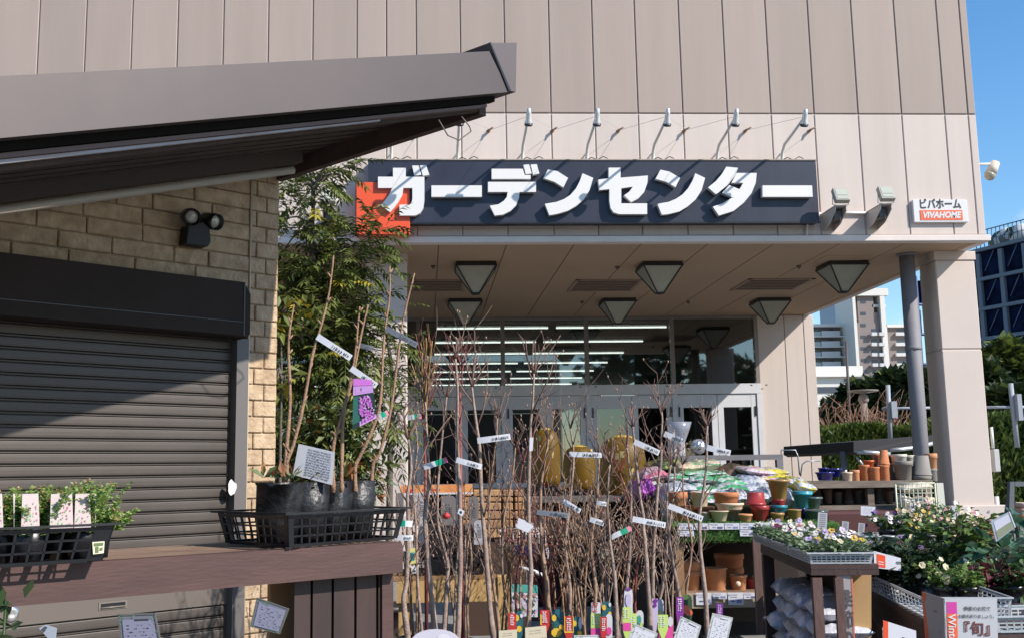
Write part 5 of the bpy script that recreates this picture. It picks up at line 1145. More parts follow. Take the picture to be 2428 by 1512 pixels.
# ---- turf table
tt = thing('pot_table', (PY(1790, 1240, YT).x, YT + .3, 0), 'wooden two-tier display table topped with artificial turf, carrying the clay pots', 'table')
x0, x1 = PY(1600, 1240, YT - .12).x, PY(1985, 1240, YT - .12).x; ZT_ = PZ(1780, 1236, ZTB).z
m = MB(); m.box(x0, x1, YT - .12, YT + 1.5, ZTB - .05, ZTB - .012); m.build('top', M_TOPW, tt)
m = MB(); rr = random.Random(4); TURF = leafmat('turf', (.05, .13, .02), (.10, .22, .04), (.07, .17, .03), tr=.2, scale=40)
m.box(x0 - .01, x1 + .01, YT - .135, YT + 1.2, ZTB - .011, ZTB - .004); m.box(x0 - .01, x1 + .01, YT - .14, YT - .128, ZTB - .115, ZTB - .012)
for k in range(5200):
    x = rr.uniform(x0, x1)
    if rr.random() < .5: p = Vector((x, rr.uniform(YT - .13, YT + .6), ZTB - .005)); d = Vector((rr.uniform(-.4, .4), rr.uniform(-.5, .3), 1))
    else: p = Vector((x, YT - .141, rr.uniform(ZTB - .125, ZTB - .01))); d = Vector((rr.uniform(-.4, .4), -1, rr.uniform(-.6, .3)))
    leaf(m, p, d, .018, .005, rr, 0)
tag(m.build('turf_cover', TURF, tt), None)
zs_ = PY(1700, 1404, YT - .05).z; xL_ = PY(1611, 1340, YT - .1).x
for x in (xL_, x1 - .12): m = MB(); m.box(x - .025, x + .03, YT - .11, YT - .05, 0, ZTB - .051); m.build('leg', M_PINE2 if x < 2.4 else DARKBR, tt)
m = MB(); m.box(xL_ - .02, x1 - .05, YT - .06, YT + .6, zs_ - .03, zs_); m.build('lower_shelf', M_TOPW, tt)
m = MB(); m.box(xL_ - .02, x1 - .05, YT - .085, YT - .061, zs_ - .10, zs_ + .003); m.build('shelf_edge', mat('shelf edge', (.33, .25, .18), .65, var=.1), tt)
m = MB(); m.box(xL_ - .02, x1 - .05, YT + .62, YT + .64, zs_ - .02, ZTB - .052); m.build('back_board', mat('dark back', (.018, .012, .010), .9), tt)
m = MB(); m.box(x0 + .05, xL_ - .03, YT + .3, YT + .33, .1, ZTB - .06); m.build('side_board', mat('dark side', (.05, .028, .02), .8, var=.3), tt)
# pots on the turf
yb = lambda v: (lambda z: EYE.y + (z - EYE.z) / ray(1750, v).z * ray(1750, v).y)(ZTB)
P_ = [
 (1592, 1645, 1197, 1233, TC, 'wide terracotta pot at the left end of the turf table', .78, .35), (1583, 1630, 1165, 1198, TC, 'terracotta pot stacked on the leftmost wide one', .8, .5),
 (1637, 1682, 1164, 1200, CRM, 'pale cream pot second from the left in the upper tier', .72, .12), (1640, 1693, 1199, 1228, TCP, 'terracotta pot under the pale cream one', .8, .3), (1660, 1684, 1212, 1234, CRM, 'small cream pot half behind the cream bowl', .75, .2),
 (1682, 1731, 1209, 1235, CRM, 'cream flared bowl at the front of the turf table', .55, .12), (1693, 1751, 1166, 1191, TC, 'wide terracotta pan on top of the middle stack', .88, .5), (1697, 1763, 1191, 1207, CRM, 'cream rimmed pan in the middle stack', .86, .4), (1705, 1758, 1206, 1232, CRM, 'cream pot at the bottom of the middle stack', .7, .2),
 (1750, 1784, 1217, 1236, TCP, 'small shallow terracotta bowl in front of the red pots', .7, .3), (1781, 1824, 1197, 1235, REDG, 'lower red glazed pot', .82, .3), (1769, 1815, 1166, 1197, REDG, 'upper red glazed pot turned upside down', .84, .2),
 (1825, 1867, 1196, 1216, TEAL, 'small teal bowl under the tall ochre pot', .8, .4), (1830, 1862, 1182, 1197, REDG, 'small red and white glazed pot between the teal bowl and the tall ochre pot', .9, .4), (1818, 1874, 1136, 1184, OCH, 'tall ochre flared pot standing highest on the turf table', .55, .12),
 (1827, 1860, 1214, 1236, OCH, 'small ochre pot in front of the teal bowl', .75, .3), (1867, 1901, 1206, 1236, OCH, 'ochre pot right of the small ochre one', .78, .12), (1879, 1926, 1163, 1204, TEAL, 'dark teal pot with a bright rim', .6, .25),
 (1902, 1950, 1177, 1205, GRNG, 'green-black flared bowl at the right of the turf table', .62, .2), (1909, 1963, 1208, 1234, GRNG, 'wide green-black pot under the flared bowl', .9, .2), (1884, 1915, 1203, 1228, COB, 'dark blue pot partly hidden behind the ochre pot', .8, .2)]
up_ = {0: 0}
for k, (a, b_, c, d, mt, lab, tp, rm) in enumerate(P_):
    Y = yb(d) if d >= 1226 else None
    if Y is None: Y = YT + .22
    if d >= 1226: Y = max(YT + .02, min(YT + .4, Y))
    pot(a, b_, c, d, Y, mt, lab, tp, rm, inv=('upside' in lab), band=mat('teal rim', (.05, .32, .42), .3) if 'bright rim' in lab else None)
YL = YT + .05
def stickr(t, u0, u1, v0, v1, Y):
    a, b_ = PY(u0, v0, Y), PY(u1, v1, Y); m = MB(); m.box(a.x, b_.x, a.y - .001, a.y, b_.z, a.z); m.build('sticker', PAPER, t)
for (a, b_, c, d, dy, mt, lab, tp, rm) in [(1616, 1661, 1328, 1352, .12, TCP, 'upper terracotta pot of the nested pair on the lower shelf', .9, .6), (1617, 1661, 1352, 1402, .12, TCP, 'lower terracotta pot of the nested pair on the lower shelf', .76, .25),
    (1668, 1725, 1344, 1404, .1, TCP, 'largest plain terracotta pot on the lower shelf', .80, .08), (1694, 1763, 1311, 1344, .4, TC, 'wide dark terracotta pot at the top back of the lower shelf', .9, .4), (1720, 1764, 1343, 1392, .38, TC, 'terracotta pot under the wide one at the back of the lower shelf', .8, .3),
    (1730, 1772, 1361, 1403, .08, TCP, 'small terracotta pot with a round sticker on the lower shelf', .72, .15), (1769, 1796, 1369, 1400, .12, REDG, 'red pot at the right end of the lower shelf', .75, .25)]:
    t = pot(a, b_, c, d, YL + dy, mt, lab, tp, rm, group='terracotta pots on the lower shelf')
    if 'sticker' in lab: q = PY(1752, 1384, YL + dy - .105); mm = MB(); mm.lathe([(0.0, 0), (.02, 0.0), (.02, .001)], (q.x, q.y + .02, q.z), 12, M=Matrix.Rotation(R(90), 4, 'X')); mm.build('sticker', CRM, t)
rr = random.Random(3)
def pcard(u0, u1, v0, v1, Y, lab, seed, grp='price cards along the turf edge', sl=0):
    r2 = random.Random(seed); mk = [(.04, .10, .12, .28, 2)] + [(x0, x1, y0, y1, mi) for x0, x1, y0, y1, mi in lines(r2, .15, .6, .15, .5, 2, 1, .3, .1)] + [(.55, .9, .55, .85, 1 if r2.random() < .6 else 2), (.2, .45, .65, .75, 1)]
    pxcard('price_card', ((u0, v0 + sl), (u1, v0), (u1 + 1, v1), (u0 + 1, v1 + sl)), PY((u0 + u1) / 2, v0, Y), [PAPER, mat('card print', (.10, .11, .22), .5), mat('card blue', (.20, .22, .42), .5)], label=lab, cat='price card', group=grp, marks=mk)
pos = ['first', 'second', 'third', 'fourth', 'fifth', 'sixth', 'seventh', 'eighth']
for k in range(8): u = 1608 + k * 36.6; pcard(u, u + 35, 1240 - k * .4, 1255 - k * .4, YT - .16, 'white price card, %s from the left in the upper row along the turf' % pos[k], k, sl=rr.uniform(-1, 1))
pcard(1608, 1645, 1257, 1270, YT - .165, 'white price card hanging lowest at the left end of the turf', 20); pcard(1754, 1792, 1255, 1270, YT - .165, 'white price card in the lower row below the fifth one', 21); pcard(1828, 1870, 1253, 1264, YT - .165, 'white price card in the lower row below the seventh one', 22)
for k, (u, w, v1) in enumerate(((1650, 37, 1433), (1689, 34, 1419), (1726, 36, 1433), (1763, 30, 1419))): pcard(u, u + w, 1404, v1, YT - .10, ['tall white price card at the left of the lower shelf', 'short white price card second on the lower shelf', 'tall white price card third on the lower shelf', 'short white price card at the right of the lower shelf'][k], 30 + k, 'price cards on the lower shelf')

# ---- soil bags
def bag(u0, u1, v0, v1, Y, dep, mt, lab, seed, group='piled soil and fertiliser bags', rz=0, name='soil_bag'):
    a, b_ = PY(u0, (v0 + v1) / 2, Y), PY(u1, (v0 + v1) / 2, Y); zt_, z0 = PY((u0 + u1) / 2, v0, Y).z, PY((u0 + u1) / 2, v1, Y).z; rr = random.Random(seed)
    lx, lz = (b_.x - a.x) / 2, (zt_ - z0) / 2; nx, ny = 22, 14; m = MB(); vs = []; ph = [rr.uniform(0, 6) for _ in range(10)]
    for side in (1, -1):
        for j in range(ny + 1):
            for i in range(nx + 1):
                x, y = -1 + 2 * i / nx, -1 + 2 * j / ny; e = (max(0, 1 - abs(x) ** 2.6) * max(0, 1 - abs(y) ** 2.6)) ** .42
                w = .22 * math.sin(7 * x + 3 * y + ph[0]) * math.sin(5 * y + ph[1]) + .14 * math.sin(16 * x + ph[2] + 4 * math.sin(3 * y)) + .10 * math.sin(23 * y + ph[3] + 6 * x)
                z = side * lz * e * (1 + w * .8) + .25 * lz * math.sin(2.2 * x + ph[4])
                vs.append(Vector((x * lx * (1 + .03 * math.sin(4 * y + ph[5])), y * dep / 2 * (1 + .05 * math.sin(5 * x + ph[6])), z)))
    N = (nx + 1) * (ny + 1); fs = []
    for j in range(ny):
        for i in range(nx):
            q = j * (nx + 1) + i; fs.append((q, q + 1, q + nx + 2, q + nx + 1)); fs.append((N + q, N + q + nx + 1, N + q + nx + 2, N + q + 1))
    m.add(vs, fs, 0, True); o = m.build(name, mt); o.location = ((a.x + b_.x) / 2, Y + dep * .3, (zt_ + z0) / 2); o.rotation_euler = (R(rr.uniform(-3, 6)), R(rr.uniform(-3, 3)), rz)
    return tag(o, lab, 'bag', group)
def bagmat(name, cols_, sc_=5, rough=.28):
    if name in MATS: return MATS[name]
    m = bpy.data.materials.new(name); m.use_nodes = True; t = m.node_tree; b = t.nodes['Principled BSDF']; b.inputs['Roughness'].default_value = rough; b.inputs['Coat Weight'].default_value = .3
    g = t.nodes.new('ShaderNodeTexCoord'); n = t.nodes.new('ShaderNodeTexNoise'); n.inputs['Scale'].default_value = sc_ * .75; n.inputs['Detail'].default_value = 1.2; mq = t.nodes.new('ShaderNodeMapping'); mq.inputs['Scale'].default_value = (.55, 2.2, 2.6); t.links.new(g.outputs['Object'], mq.inputs['Vector']); t.links.new(mq.outputs[0], n.inputs['Vector'])
    r = t.nodes.new('ShaderNodeValToRGB'); r.color_ramp.interpolation = 'CONSTANT'; t.links.new(n.outputs['Fac'], r.inputs['Fac']); els = r.color_ramp.elements; k = len(cols_)
    els[0].position = 0; els[0].color = (*cols_[0], 1); els[1].position = .34 + .32 / k; els[1].color = (*cols_[1 % k], 1)
    for i in range(2, k): e = els.new(.34 + .32 * i / k); e.color = (*cols_[i], 1)
    n2 = t.nodes.new('ShaderNodeTexNoise'); n2.inputs['Scale'].default_value = 26; n2.inputs['Detail'].default_value = 4; n2.inputs['Distortion'].default_value = 1.2; t.links.new(g.outputs['Object'], n2.inputs['Vector'])
    bn = t.nodes.new('ShaderNodeBump'); bn.inputs['Strength'].default_value = .9; bn.inputs['Distance'].default_value = .02; t.links.new(n2.outputs['Fac'], bn.inputs['Height']); t.links.new(bn.outputs[0], b.inputs['Normal'])
    t.links.new(r.outputs[0], b.inputs['Base Color']); MATS[name] = m; return m
W_ = (.50, .51, .52); GB = bagmat('green white bag', [(.04, .22, .10), (.46, .5, .5), W_, W_, (.05, .28, .12)], 9); GB2 = bagmat('green bag', [(.03, .25, .08), (.10, .40, .16), W_, (.03, .22, .07)], 8); WBG = bagmat('white bag', [W_, (.55, .56, .60), (.25, .35, .50), W_], 9); BEG = bagmat('beige green bag', [(.50, .38, .26), (.55, .45, .30), (.08, .30, .12), (.5, .4, .3)], 7); BRN = bagmat('brown bag', [(.10, .055, .035), (.06, .05, .03), (.16, .09, .05)], 8); RWB = bagmat('red white bag', [W_, (.50, .03, .06), (.55, .45, .50), W_, (.60, .50, .05)], 10); PNK = bagmat('pink bag', [(.55, .25, .30), (.60, .50, .52), (.5, .12, .2)], 9); PUR = bagmat('purple bag', [(.28, .03, .32), (.45, .10, .45), (.2, .02, .24)], 9); BLKB = bagmat('dark bag', [(.02, .02, .02), (.05, .07, .03), (.25, .32, .04), (.02, .02, .02)], 5); SILV = bagmat('silver bag', [(.45, .46, .48), (.2, .21, .24), W_, (.3, .31, .33)], 12); YEL = bagmat('yellow bag', [(.62, .52, .05), (.5, .45, .1), W_], 9)
BL = [(1548, 1632, 1108, 1124, 9.5, BLKB, 'dark bag with yellow-green print at the top left back of the pile'), (1552, 1640, 1092, 1110, 9.7, BLKB, 'dark round-backed bag at the very back left of the pile'), (1606, 1704, 1092, 1120, 9.2, BEG, 'beige bag with green stripes on the crest of the pile'), (1616, 1716, 1116, 1133, 9.0, GB2, 'green bag just under the beige one'),
 (1700, 1772, 1102, 1130, 9.3, BRN, 'dark brown bag right of the crest'), (1732, 1800, 1108, 1128, 9.6, BRN, 'second dark brown bag behind the red ones'), (1766, 1862, 1106, 1124, 9.0, RWB, 'red and white bag at the top right of the pile'), (1790, 1868, 1122, 1140, 8.9, RWB, 'red and white bag under the top right one'),
 (1524, 1576, 1112, 1136, 8.9, PNK, 'pink bag at the left end of the pile'), (1514, 1545, 1136, 1176, 8.7, PUR, 'purple bag hanging over the left end'), (1580, 1640, 1126, 1146, 8.9, GB, 'green and white bag on the left, under the dark ones'), (1634, 1700, 1130, 1150, 8.8, GB, 'green and white bag in the middle row'), (1690, 1762, 1128, 1149, 8.8, GB2, 'green bag in the middle row right of centre'), (1746, 1812, 1130, 1150, 8.8, WBG, 'white bag in the middle row near the ochre pot'),
 (1572, 1644, 1146, 1166, 8.6, WBG, 'white bag low on the left'), (1632, 1704, 1148, 1172, 8.6, GB, 'green and white bag low in the centre'), (1694, 1764, 1148, 1170, 8.6, GB, 'green and white bag low right of centre'), (1754, 1822, 1148, 1170, 8.6, WBG, 'white bag low on the right'),
 (1575, 1604, 1165, 1236, 8.35, SILV, 'silver bag standing at the left end behind the terracotta'), (1740, 1776, 1165, 1200, 8.3, SILV, 'silver bag bottom showing between the stacks'), (1802, 1830, 1160, 1190, 8.3, WBG, 'white bag corner behind the red pots'), (1865, 1895, 1130, 1160, 8.5, YEL, 'yellow topped bag behind the tall ochre pot'), (1886, 1925, 1138, 1164, 8.4, YEL, 'yellow and white bag behind the dark teal pot'), (1870, 1892, 1160, 1206, 8.3, WBG, 'white bag strip between ochre and teal pots'), (1500, 1552, 1168, 1200, 9.0, BRN, 'dark brown bag below the purple one'), (1640, 1700, 1168, 1200, 8.5, GB, 'green and white bag lowest, behind the cream pot'), (1700, 1760, 1166, 1196, 8.45, WBG, 'white bag lowest behind the middle stack')]
for k, (a, b_, c, d, Y, mt, lab) in enumerate(BL): bag(a - 4, b_ + 4, c - 2, d + 3, Y, .5 if Y < 9.4 else .6, mt, lab, 50 + k)
m = MB(); a, b_ = PY(1520, 1180, 8.9), PY(1880, 1180, 8.9); m.box(a.x, b_.x, 8.45, 9.9, .12, PY(1700, 1172, 8.9).z - .05)
tag(m.build('pallet_stack', mat('pallet dark', (.04, .028, .022), .85, var=.3)), 'dark stacked pallets carrying the soil bags behind the pot table', 'pallet')
# ---- amber jars, silver ball, clear bag
M_AMB = leafmat('amber wrap', (.29, .17, .012), (.22, .12, .01), None, rough=.45, scale=3, tr=.55)
for (a, b_, c, d, Y, lab, sd) in ((1263, 1328, 1016, 1150, 12.2, 'amber plastic-wrapped barrel jar, leftmost of three before the doors', 1), (1336, 1412, 1057, 1160, 11.6, 'lowest amber plastic-wrapped barrel jar, middle of three', 2), (1424, 1531, 1034, 1182, 10.9, 'largest amber plastic-wrapped barrel jar beside the soil bags', 3)):
    p0, p1 = PY(a, (c + d) / 2, Y), PY(b_, (c + d) / 2, Y); r = (p1.x - p0.x) / 2; zt_, z0 = PY(a, c, Y).z, PY(a, d, Y).z; h = zt_ - z0
    t = thing('amber_jar', ((p0.x + p1.x) / 2, Y, z0), lab, 'jar', 'amber wrapped jars before the doors'); m = MB()
    m.lathe([(0, 0), (r * .92, 0), (r, h * .12), (r * 1.02, h * .4), (r, h * .62), (r * .93, h * .80), (r * .76, h * .92), (r * .5, h * .98), (0, h)], n=30, wob=.018, seed=sd); m.build('body', M_AMB, t, local=True)
    m = MB(); rr = random.Random(sd)
    m.lathe([(r * .55, h * .955), (r * .45, h * .99), (r * .2, h * 1.02), (0, h * 1.02)], n=14, wob=.12, seed=sd); m.build('tied_top', mat('amber top', (.45, .30, .05), .35, bump=.8, bscale=40), t, local=True)
    for k in range(3):
        m = MB()
        an = -1.57 + rr.uniform(-.8, .8); zz = h * rr.uniform(.35, .85); rr_ = r * 1.008
        m.add([(rr_ * math.cos(an + dx) , rr_ * math.sin(an + dx), zz + dz) for dx, dz in ((-.09, 0), (.09, 0), (.09, h * .1), (-.09, h * .1))], [(0, 1, 2, 3)])
        m.build('tape_patch', mat('amber patch', (.42, .32, .12), .4), t, local=True)
t = thing('jar_bench', (PY(1400, 1160, 11.5).x, 11.6, 0), 'low dark bench under the three amber jars', 'bench')
zj = PY(1480, 1182, 10.9).z
for (u0, u1, Y, v) in ((1255, 1335, 12.2, 1150), (1330, 1418, 11.6, 1160), (1418, 1536, 10.9, 1182)):
    a, b_, z_ = PY(u0, v, Y).x, PY(u1, v, Y).x, PY(u0, v, Y).z; m = MB(); m.box(a, b_, Y - .25, Y + .3, .02, z_ - .004); m.build('step', mat('staging post', (.1, .05, .035), .7), t)
p = PY(1655, 1058, 10.2); m = MB(); rr = random.Random(5); r_ = .075
m.lathe([(r_ * math.sin(math.pi * i / 12), -r_ * math.cos(math.pi * i / 12)) for i in range(13)], p, 18, wob=.07, seed=6, smooth=False)
tag(m.build('silver_ball', mat('foil', (.6, .6, .62), .25, metal=.9)), 'crumpled silver ball on the rack in front of the right doors', 'ball')
p = PY(1612, 1075, 10.2); m = MB(); m.lathe([(.02, -.12), (.02, .02), (.05, .10), (.10, .22), (.12, .30)], p, 16, wob=.05, seed=2); o = m.build('clear_funnel', mat('smoky clear plastic', (.35, .36, .42), .25, alpha=.55, coat=.5)); tag(o, 'smoky clear plastic funnel shape standing left of the silver ball', 'funnel')
tr_ = thing('grey_rack', (PY(1740, 1084, 10.3).x, 10.3, 0), 'weathered grey wooden rack behind the soil bags', 'rack'); M_GW = mat('grey wood', (.16, .15, .16), .6, var=.15, bump=.2, stretch=(.3, 1, 3))
a, b_ = PY(1600, 1092, 10.1), PY(1856, 1076, 10.1)
m = MB(); m.box(a.x, b_.x, 10.1, 10.16, a.z, b_.z); m.build('top_rail', M_GW, tr_); m = MB(); m.box(a.x, b_.x, 10.161, 10.7, a.z + .02, a.z + .05); m.build('shelf', M_GW, tr_)
for x in (a.x + .02, b_.x - .06): m = MB(); m.box(x, x + .06, 10.1, 10.16, 0, a.z - .001); m.build('leg', M_GW, tr_)
m = MB(); m.tube([PY(u, v, 10.8) for u, v in ((1852, 1090), (1852, 1066), (1886, 1066), (1892, 1080), (1896, 1125))], .007, 5); tag(m.build('wire_loop', GREYMET), 'bent grey wire hoop against the pink porch wall, left one', 'wire', 'bent wire hoops by the porch wall')
m = MB(); m.tube([PY(u, v, 10.8) for u, v in ((1898, 1128), (1902, 1100), (1912, 1092), (1945, 1092))], .007, 5); tag(m.build('wire_loop', GREYMET), 'bent grey wire hoop against the pink porch wall, right lower one', 'wire', 'bent wire hoops by the porch wall')

# ================================================================ back shelf by the right column
YK = 10.0; ZK = PY(2050, 1139, YK).z
bs = thing('back_shelf', (PY(2050, 1140, YK).x, YK + .3, 0), 'weathered two-tier plank shelf of pots between the porch wall and the right column', 'shelf')
x0, x1 = PY(1900, 1140, YK).x, PY(2200, 1140, YK).x; M_WTH = mat('weathered plank', (.22, .18, .14), .8, c2=(.12, .09, .07), vscale=8, bump=.4, stretch=(.5, 1, 3))
m = MB(); m.box(x0, x1, YK - .1, YK + .6, ZK - .06, ZK); m.build('top', M_WTH, bs)
z2 = PY(2050, 1196, YK).z; m = MB(); m.box(x0 - .1, x1, YK - .1, YK + .5, z2 - .06, z2); m.build('lower_shelf', M_WTH, bs)
for x in (x0, (x0 + x1) / 2, x1 - .06): m = MB(); m.box(x, x + .06, YK - .05, YK + .01, 0, ZK - .061); m.build('leg', M_WTH, bs)
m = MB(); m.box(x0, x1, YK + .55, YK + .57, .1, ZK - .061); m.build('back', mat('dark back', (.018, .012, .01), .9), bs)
gk = 'pots on the back shelf'
for (a, b_, c, d, dy, mt, lab, tp, rm, inv) in [(1934, 1978, 1118, 1138, .1, COB, 'glossy cobalt blue bowl on the back shelf', .7, .2, 0), (1958, 1996, 1110, 1130, .25, COB, 'second cobalt blue bowl behind the glossy one', .7, .2, 0), (1940, 1965, 1108, 1124, .35, COB, 'small cobalt pot at the back left of the blue ones', .8, .2, 0), (1996, 2022, 1118, 1140, .1, CRM, 'cream clay pot right of the cobalt bowls', .8, .2, 0),
   (2016, 2038, 1113, 1140, .1, TCP, 'narrow orange clay vase right of the cream pot', .9, .3, 0), (2036, 2062, 1101, 1139, .15, TC, 'terracotta planter, leftmost of the orange row', .9, .15, 0), (2058, 2086, 1106, 1139, .12, TC, 'terracotta planter in the middle of the orange row', .92, .15, 0), (2082, 2109, 1102, 1139, .12, TC, 'terracotta planter at the right of the orange row', .92, .15, 0), (2046, 2074, 1090, 1108, .2, ORP, 'small orange pot on top of the orange row', .8, .3, 0), (2084, 2108, 1066, 1102, .14, TC, 'upturned tall terracotta pot crowning the orange row', .72, .14, 1),
   (2068, 2090, 1075, 1100, .3, TC, 'terracotta pot behind the upturned one', .85, .2, 0), (2108, 2126, 1098, 1143, .3, GRYC, 'narrow grey pot behind the grey vases', .9, .1, 0), (2119, 2164, 1092, 1144, .12, GRYC, 'grey flared vase on the back shelf', .74, .2, 0), (2113, 2150, 1076, 1100, .16, mat('cream rim clay', (.60, .56, .46), .6), 'pale cream pot nested in the grey vase', .85, .3, 0), (2140, 2168, 1078, 1104, .3, BEI, 'beige pot behind the pale cream one', .9, .3, 0),
   (2163, 2207, 1079, 1127, .1, GRYC, 'upturned grey pot below the drainpipe', .74, .08, 1), (2163, 2207, 1127, 1144, .1, GRYC, 'grey pot base under the upturned one', .9, .5, 0), (2192, 2222, 1074, 1112, .35, TCP, 'pale terracotta pot peeping beside the right column', .8, .3, 0), (2194, 2222, 1110, 1140, .35, GRYC, 'dark pot low beside the right column', .9, .2, 0)]:
    pot(a, b_, c, d, YK + dy, mt, lab, tp, rm, group=gk, inv=bool(inv))
rr = random.Random(9)
for k in range(9):
    u = 1905 + k * 24; mt = [BRN, GRYC, BEI, GRNG][k % 4] if 0 else [mat('dusty brown clay', (.10, .06, .045), .8), mat('dusty grey clay', (.13, .115, .095), .8)][k % 2]
    pot(u, u + 21, 1158 + rr.uniform(-2, 8), 1194, YK + .1 + .05 * (k % 2), mt, 'dusty dark pot, %s from the left on the shaded lower tier of the back shelf' % (pos + ['ninth'])[k], .7, .2, group='dusty pots on the lower tier', inv=(k % 3 == 1))
# wire mesh crate with white sacks
YM = 9.55; a, b_ = PY(2130, 1247, YM), PY(2216, 1144, YM); t = thing('mesh_crate', (.5 * (a.x + b_.x), YM, 0), 'pale green wire mesh crate holding white sacks in front of the right column', 'crate'); M_MW = mat('mesh wire', (.50, .52, .38), .5)
m = MB(); nxx, nzz = 9, 11
for i in range(nxx + 1): x = a.x + (b_.x - a.x) * i / nxx; m.tube([(x, YM, a.z - .1), (x, YM, b_.z)], .0035 if i % nxx else .009, 4)
for j in range(nzz + 1): z = a.z - .1 + (b_.z - a.z + .1) * j / nzz; m.tube([(a.x, YM, z), (b_.x, YM, z)], .0035 if j % nzz else .009, 4)
m.build('front_mesh', M_MW, t)
c = PY(2232, 1144, YM); m = MB(); m.prism([(b_.x + .012, YM - .01, a.z - .15), (b_.x + .085, YM - .01, a.z - .15), (b_.x + .075, YM - .01, b_.z), (b_.x + .012, YM - .01, b_.z)], (0, .04, 0)); m.build('corner_post', mat('pale post', (.55, .55, .47), .6), t)
for x in (a.x + .02, b_.x - .02): m = MB(); m.tube([(x, YM + .02, 0), (x, YM + .02, a.z)], .012, 6); m.build('leg', M_MW, t)
m = MB(); zsf = PY(2170, 1215, YM).z; m.box(a.x, b_.x, YM + .02, YM + .4, zsf - .03, zsf - .01); m.build('shelf', M_MW, t)
M_SACK = mat('sack white', (.55, .50, .42), .7, bump=.5, bscale=40)
for k, (u0, u1, v0, v1, lab) in enumerate(((2136, 2166, 1172, 1208, 'upright white sack at the left inside the mesh crate'), (2158, 2192, 1176, 1208, 'upright white sack in the middle inside the mesh crate'), (2188, 2214, 1178, 1210, 'upright white sack at the right inside the mesh crate'), (2138, 2212, 1146, 1164, 'white sack lying along the top of the mesh crate'))):
    bag(u0, u1, v0, v1, YM + .12, .16, M_SACK, lab, 90 + k, 'white sacks in the mesh crate', name='white_sack')
# low dark red planter and grey tags
m = MB(); a, b_ = PY(1960, 1250, 9.0), PY(2130, 1210, 9.0); m.box(a.x, b_.x, 9.0, 9.4, 0, b_.z, bev=.02); tag(m.build('red_planter_box', mat('dark red plastic', (.06, .012, .010), .6)), 'dark red planter box low in the shade below the back shelf', 'planter')
for k, (u0, u1, v0, v1, Y, lab) in enumerate(((1938, 1962, 1213, 1254, 7.2, 'grey printed tag tallest, standing over the pansy tray'), (1995, 2013, 1234, 1262, 6.9, 'small grey printed tag left of the purple violas'), (2034, 2051, 1238, 1266, 6.7, 'small grey printed tag right of the violas'))):
    pxcard('grey_tag', ((u0 + 2, v0), (u1, v0 + 2), (u1 - 2, v1), (u0, v1)), PY(u0, v0, Y), [GREYCARD, mat('faint print', (.2, .21, .24), .6)], label=lab, cat='tag', group='grey tags among the flowers', marks=lines(random.Random(k), .2, .85, .08, .9, 7, 1, .45, .05))
def whitesign(px, Y, lab, seed):
    pxcard('info_card', px, PY(px[0][0], px[0][1], Y), [PAPER, mat('faint blue print', (.30, .36, .48), .5), mat('border dark', (.12, .13, .12), .5)], label=lab, cat='card', group='white info cards over the flower trays', marks=[(0, 1, 0, .04, 2), (0, 1, .96, 1, 2), (0, .03, 0, 1, 2), (.97, 1, 0, 1, 2)] + lines(random.Random(seed), .2, .8, .2, .85, 5, 1, .25, .2))
whitesign(((2040, 1197), (2077, 1199), (2076, 1224), (2040, 1221)), 7.6, 'white info card standing before the lower tier of the back shelf', 1); whitesign(((2098, 1215), (2136, 1221), (2131, 1246), (2097, 1240)), 7.4, 'bluish white info card left of the mesh crate', 2)
whitesign(((2186, 1223), (2214, 1223), (2214, 1241), (2186, 1241)), 7.4, 'pale lilac card low in front of the mesh crate', 3); whitesign(((2258, 1200), (2274, 1188), (2274, 1232), (2250, 1230)), 6.6, 'narrow white card among the leaves at the column foot', 4)

# ================================================================ flower tables
def line_xy(u0, v0, u1, v1, z): return PZ(u0, v0, z), PZ(u1, v1, z)
ZF = .86
n1, f1 = line_xy(1922, 1336, 1803, 1288, ZF); dS = (f1 - n1); dS.z = 0; LS = dS.length; dS.normalize(); dR = Vector((dS.y, -dS.x, 0)); dR = dR if dR.x > 0 else -dR
ft = thing('flower_table', n1 + dS * .6 + dR * .5, 'dark brown wooden flower table with gravel bags underneath', 'table')
GT = lambda a, b_, z: Vector((n1.x, n1.y, 0)) + dS * a + dR * b_ + Vector((0, 0, z))
M_TBL = mat('table brown', (.055, .030, .025), .65, var=.25, vscale=6, bump=.25, stretch=(1, 1, .4)); M_TBP = mat('table post lit', (.15, .085, .07), .7, c2=(.09, .05, .042), vscale=9, bump=.3, stretch=(1, 1, .3))  # front posts and plank: paler copy of the wood, sunlight put into the colour
RW = .30
m = MB(); m.prism([GT(-.0, 0, ZF - .025), GT(LS, 0, ZF - .025), GT(LS, RW, ZF - .025), GT(0, RW, ZF - .025)], (0, 0, .022)); m.build('top', M_TBL, ft)
m = MB(); m.prism([GT(.0, -.001, ZF - .05), GT(LS, -.001, ZF - .05), GT(LS, -.001, ZF - .026), GT(0, -.001, ZF - .026)], dR * .03); m.build('side_rail', M_TBL, ft)
m = MB(); m.prism([GT(-.001, 0, ZF - .05), GT(-.001, RW, ZF - .05), GT(-.001, RW, ZF - .026), GT(-.001, 0, ZF - .026)], dS * .03); m.build('front_rail', M_TBL, ft)
for (a, b_, w) in ((.0, .005, .042), (.0, .105, .036), (LS - .07, 0, .06), (LS - .07, RW - .06, .05)):
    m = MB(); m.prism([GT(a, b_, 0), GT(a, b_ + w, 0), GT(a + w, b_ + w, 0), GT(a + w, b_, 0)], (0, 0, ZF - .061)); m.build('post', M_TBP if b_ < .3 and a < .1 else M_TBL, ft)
m = MB(); m.prism([GT(.05, .04, .28), GT(LS - .05, .04, .28), GT(LS - .05, RW - .01, .28), GT(.05, RW - .01, .28)], (0, 0, .02)); m.build('lower_shelf', M_TBL, ft)
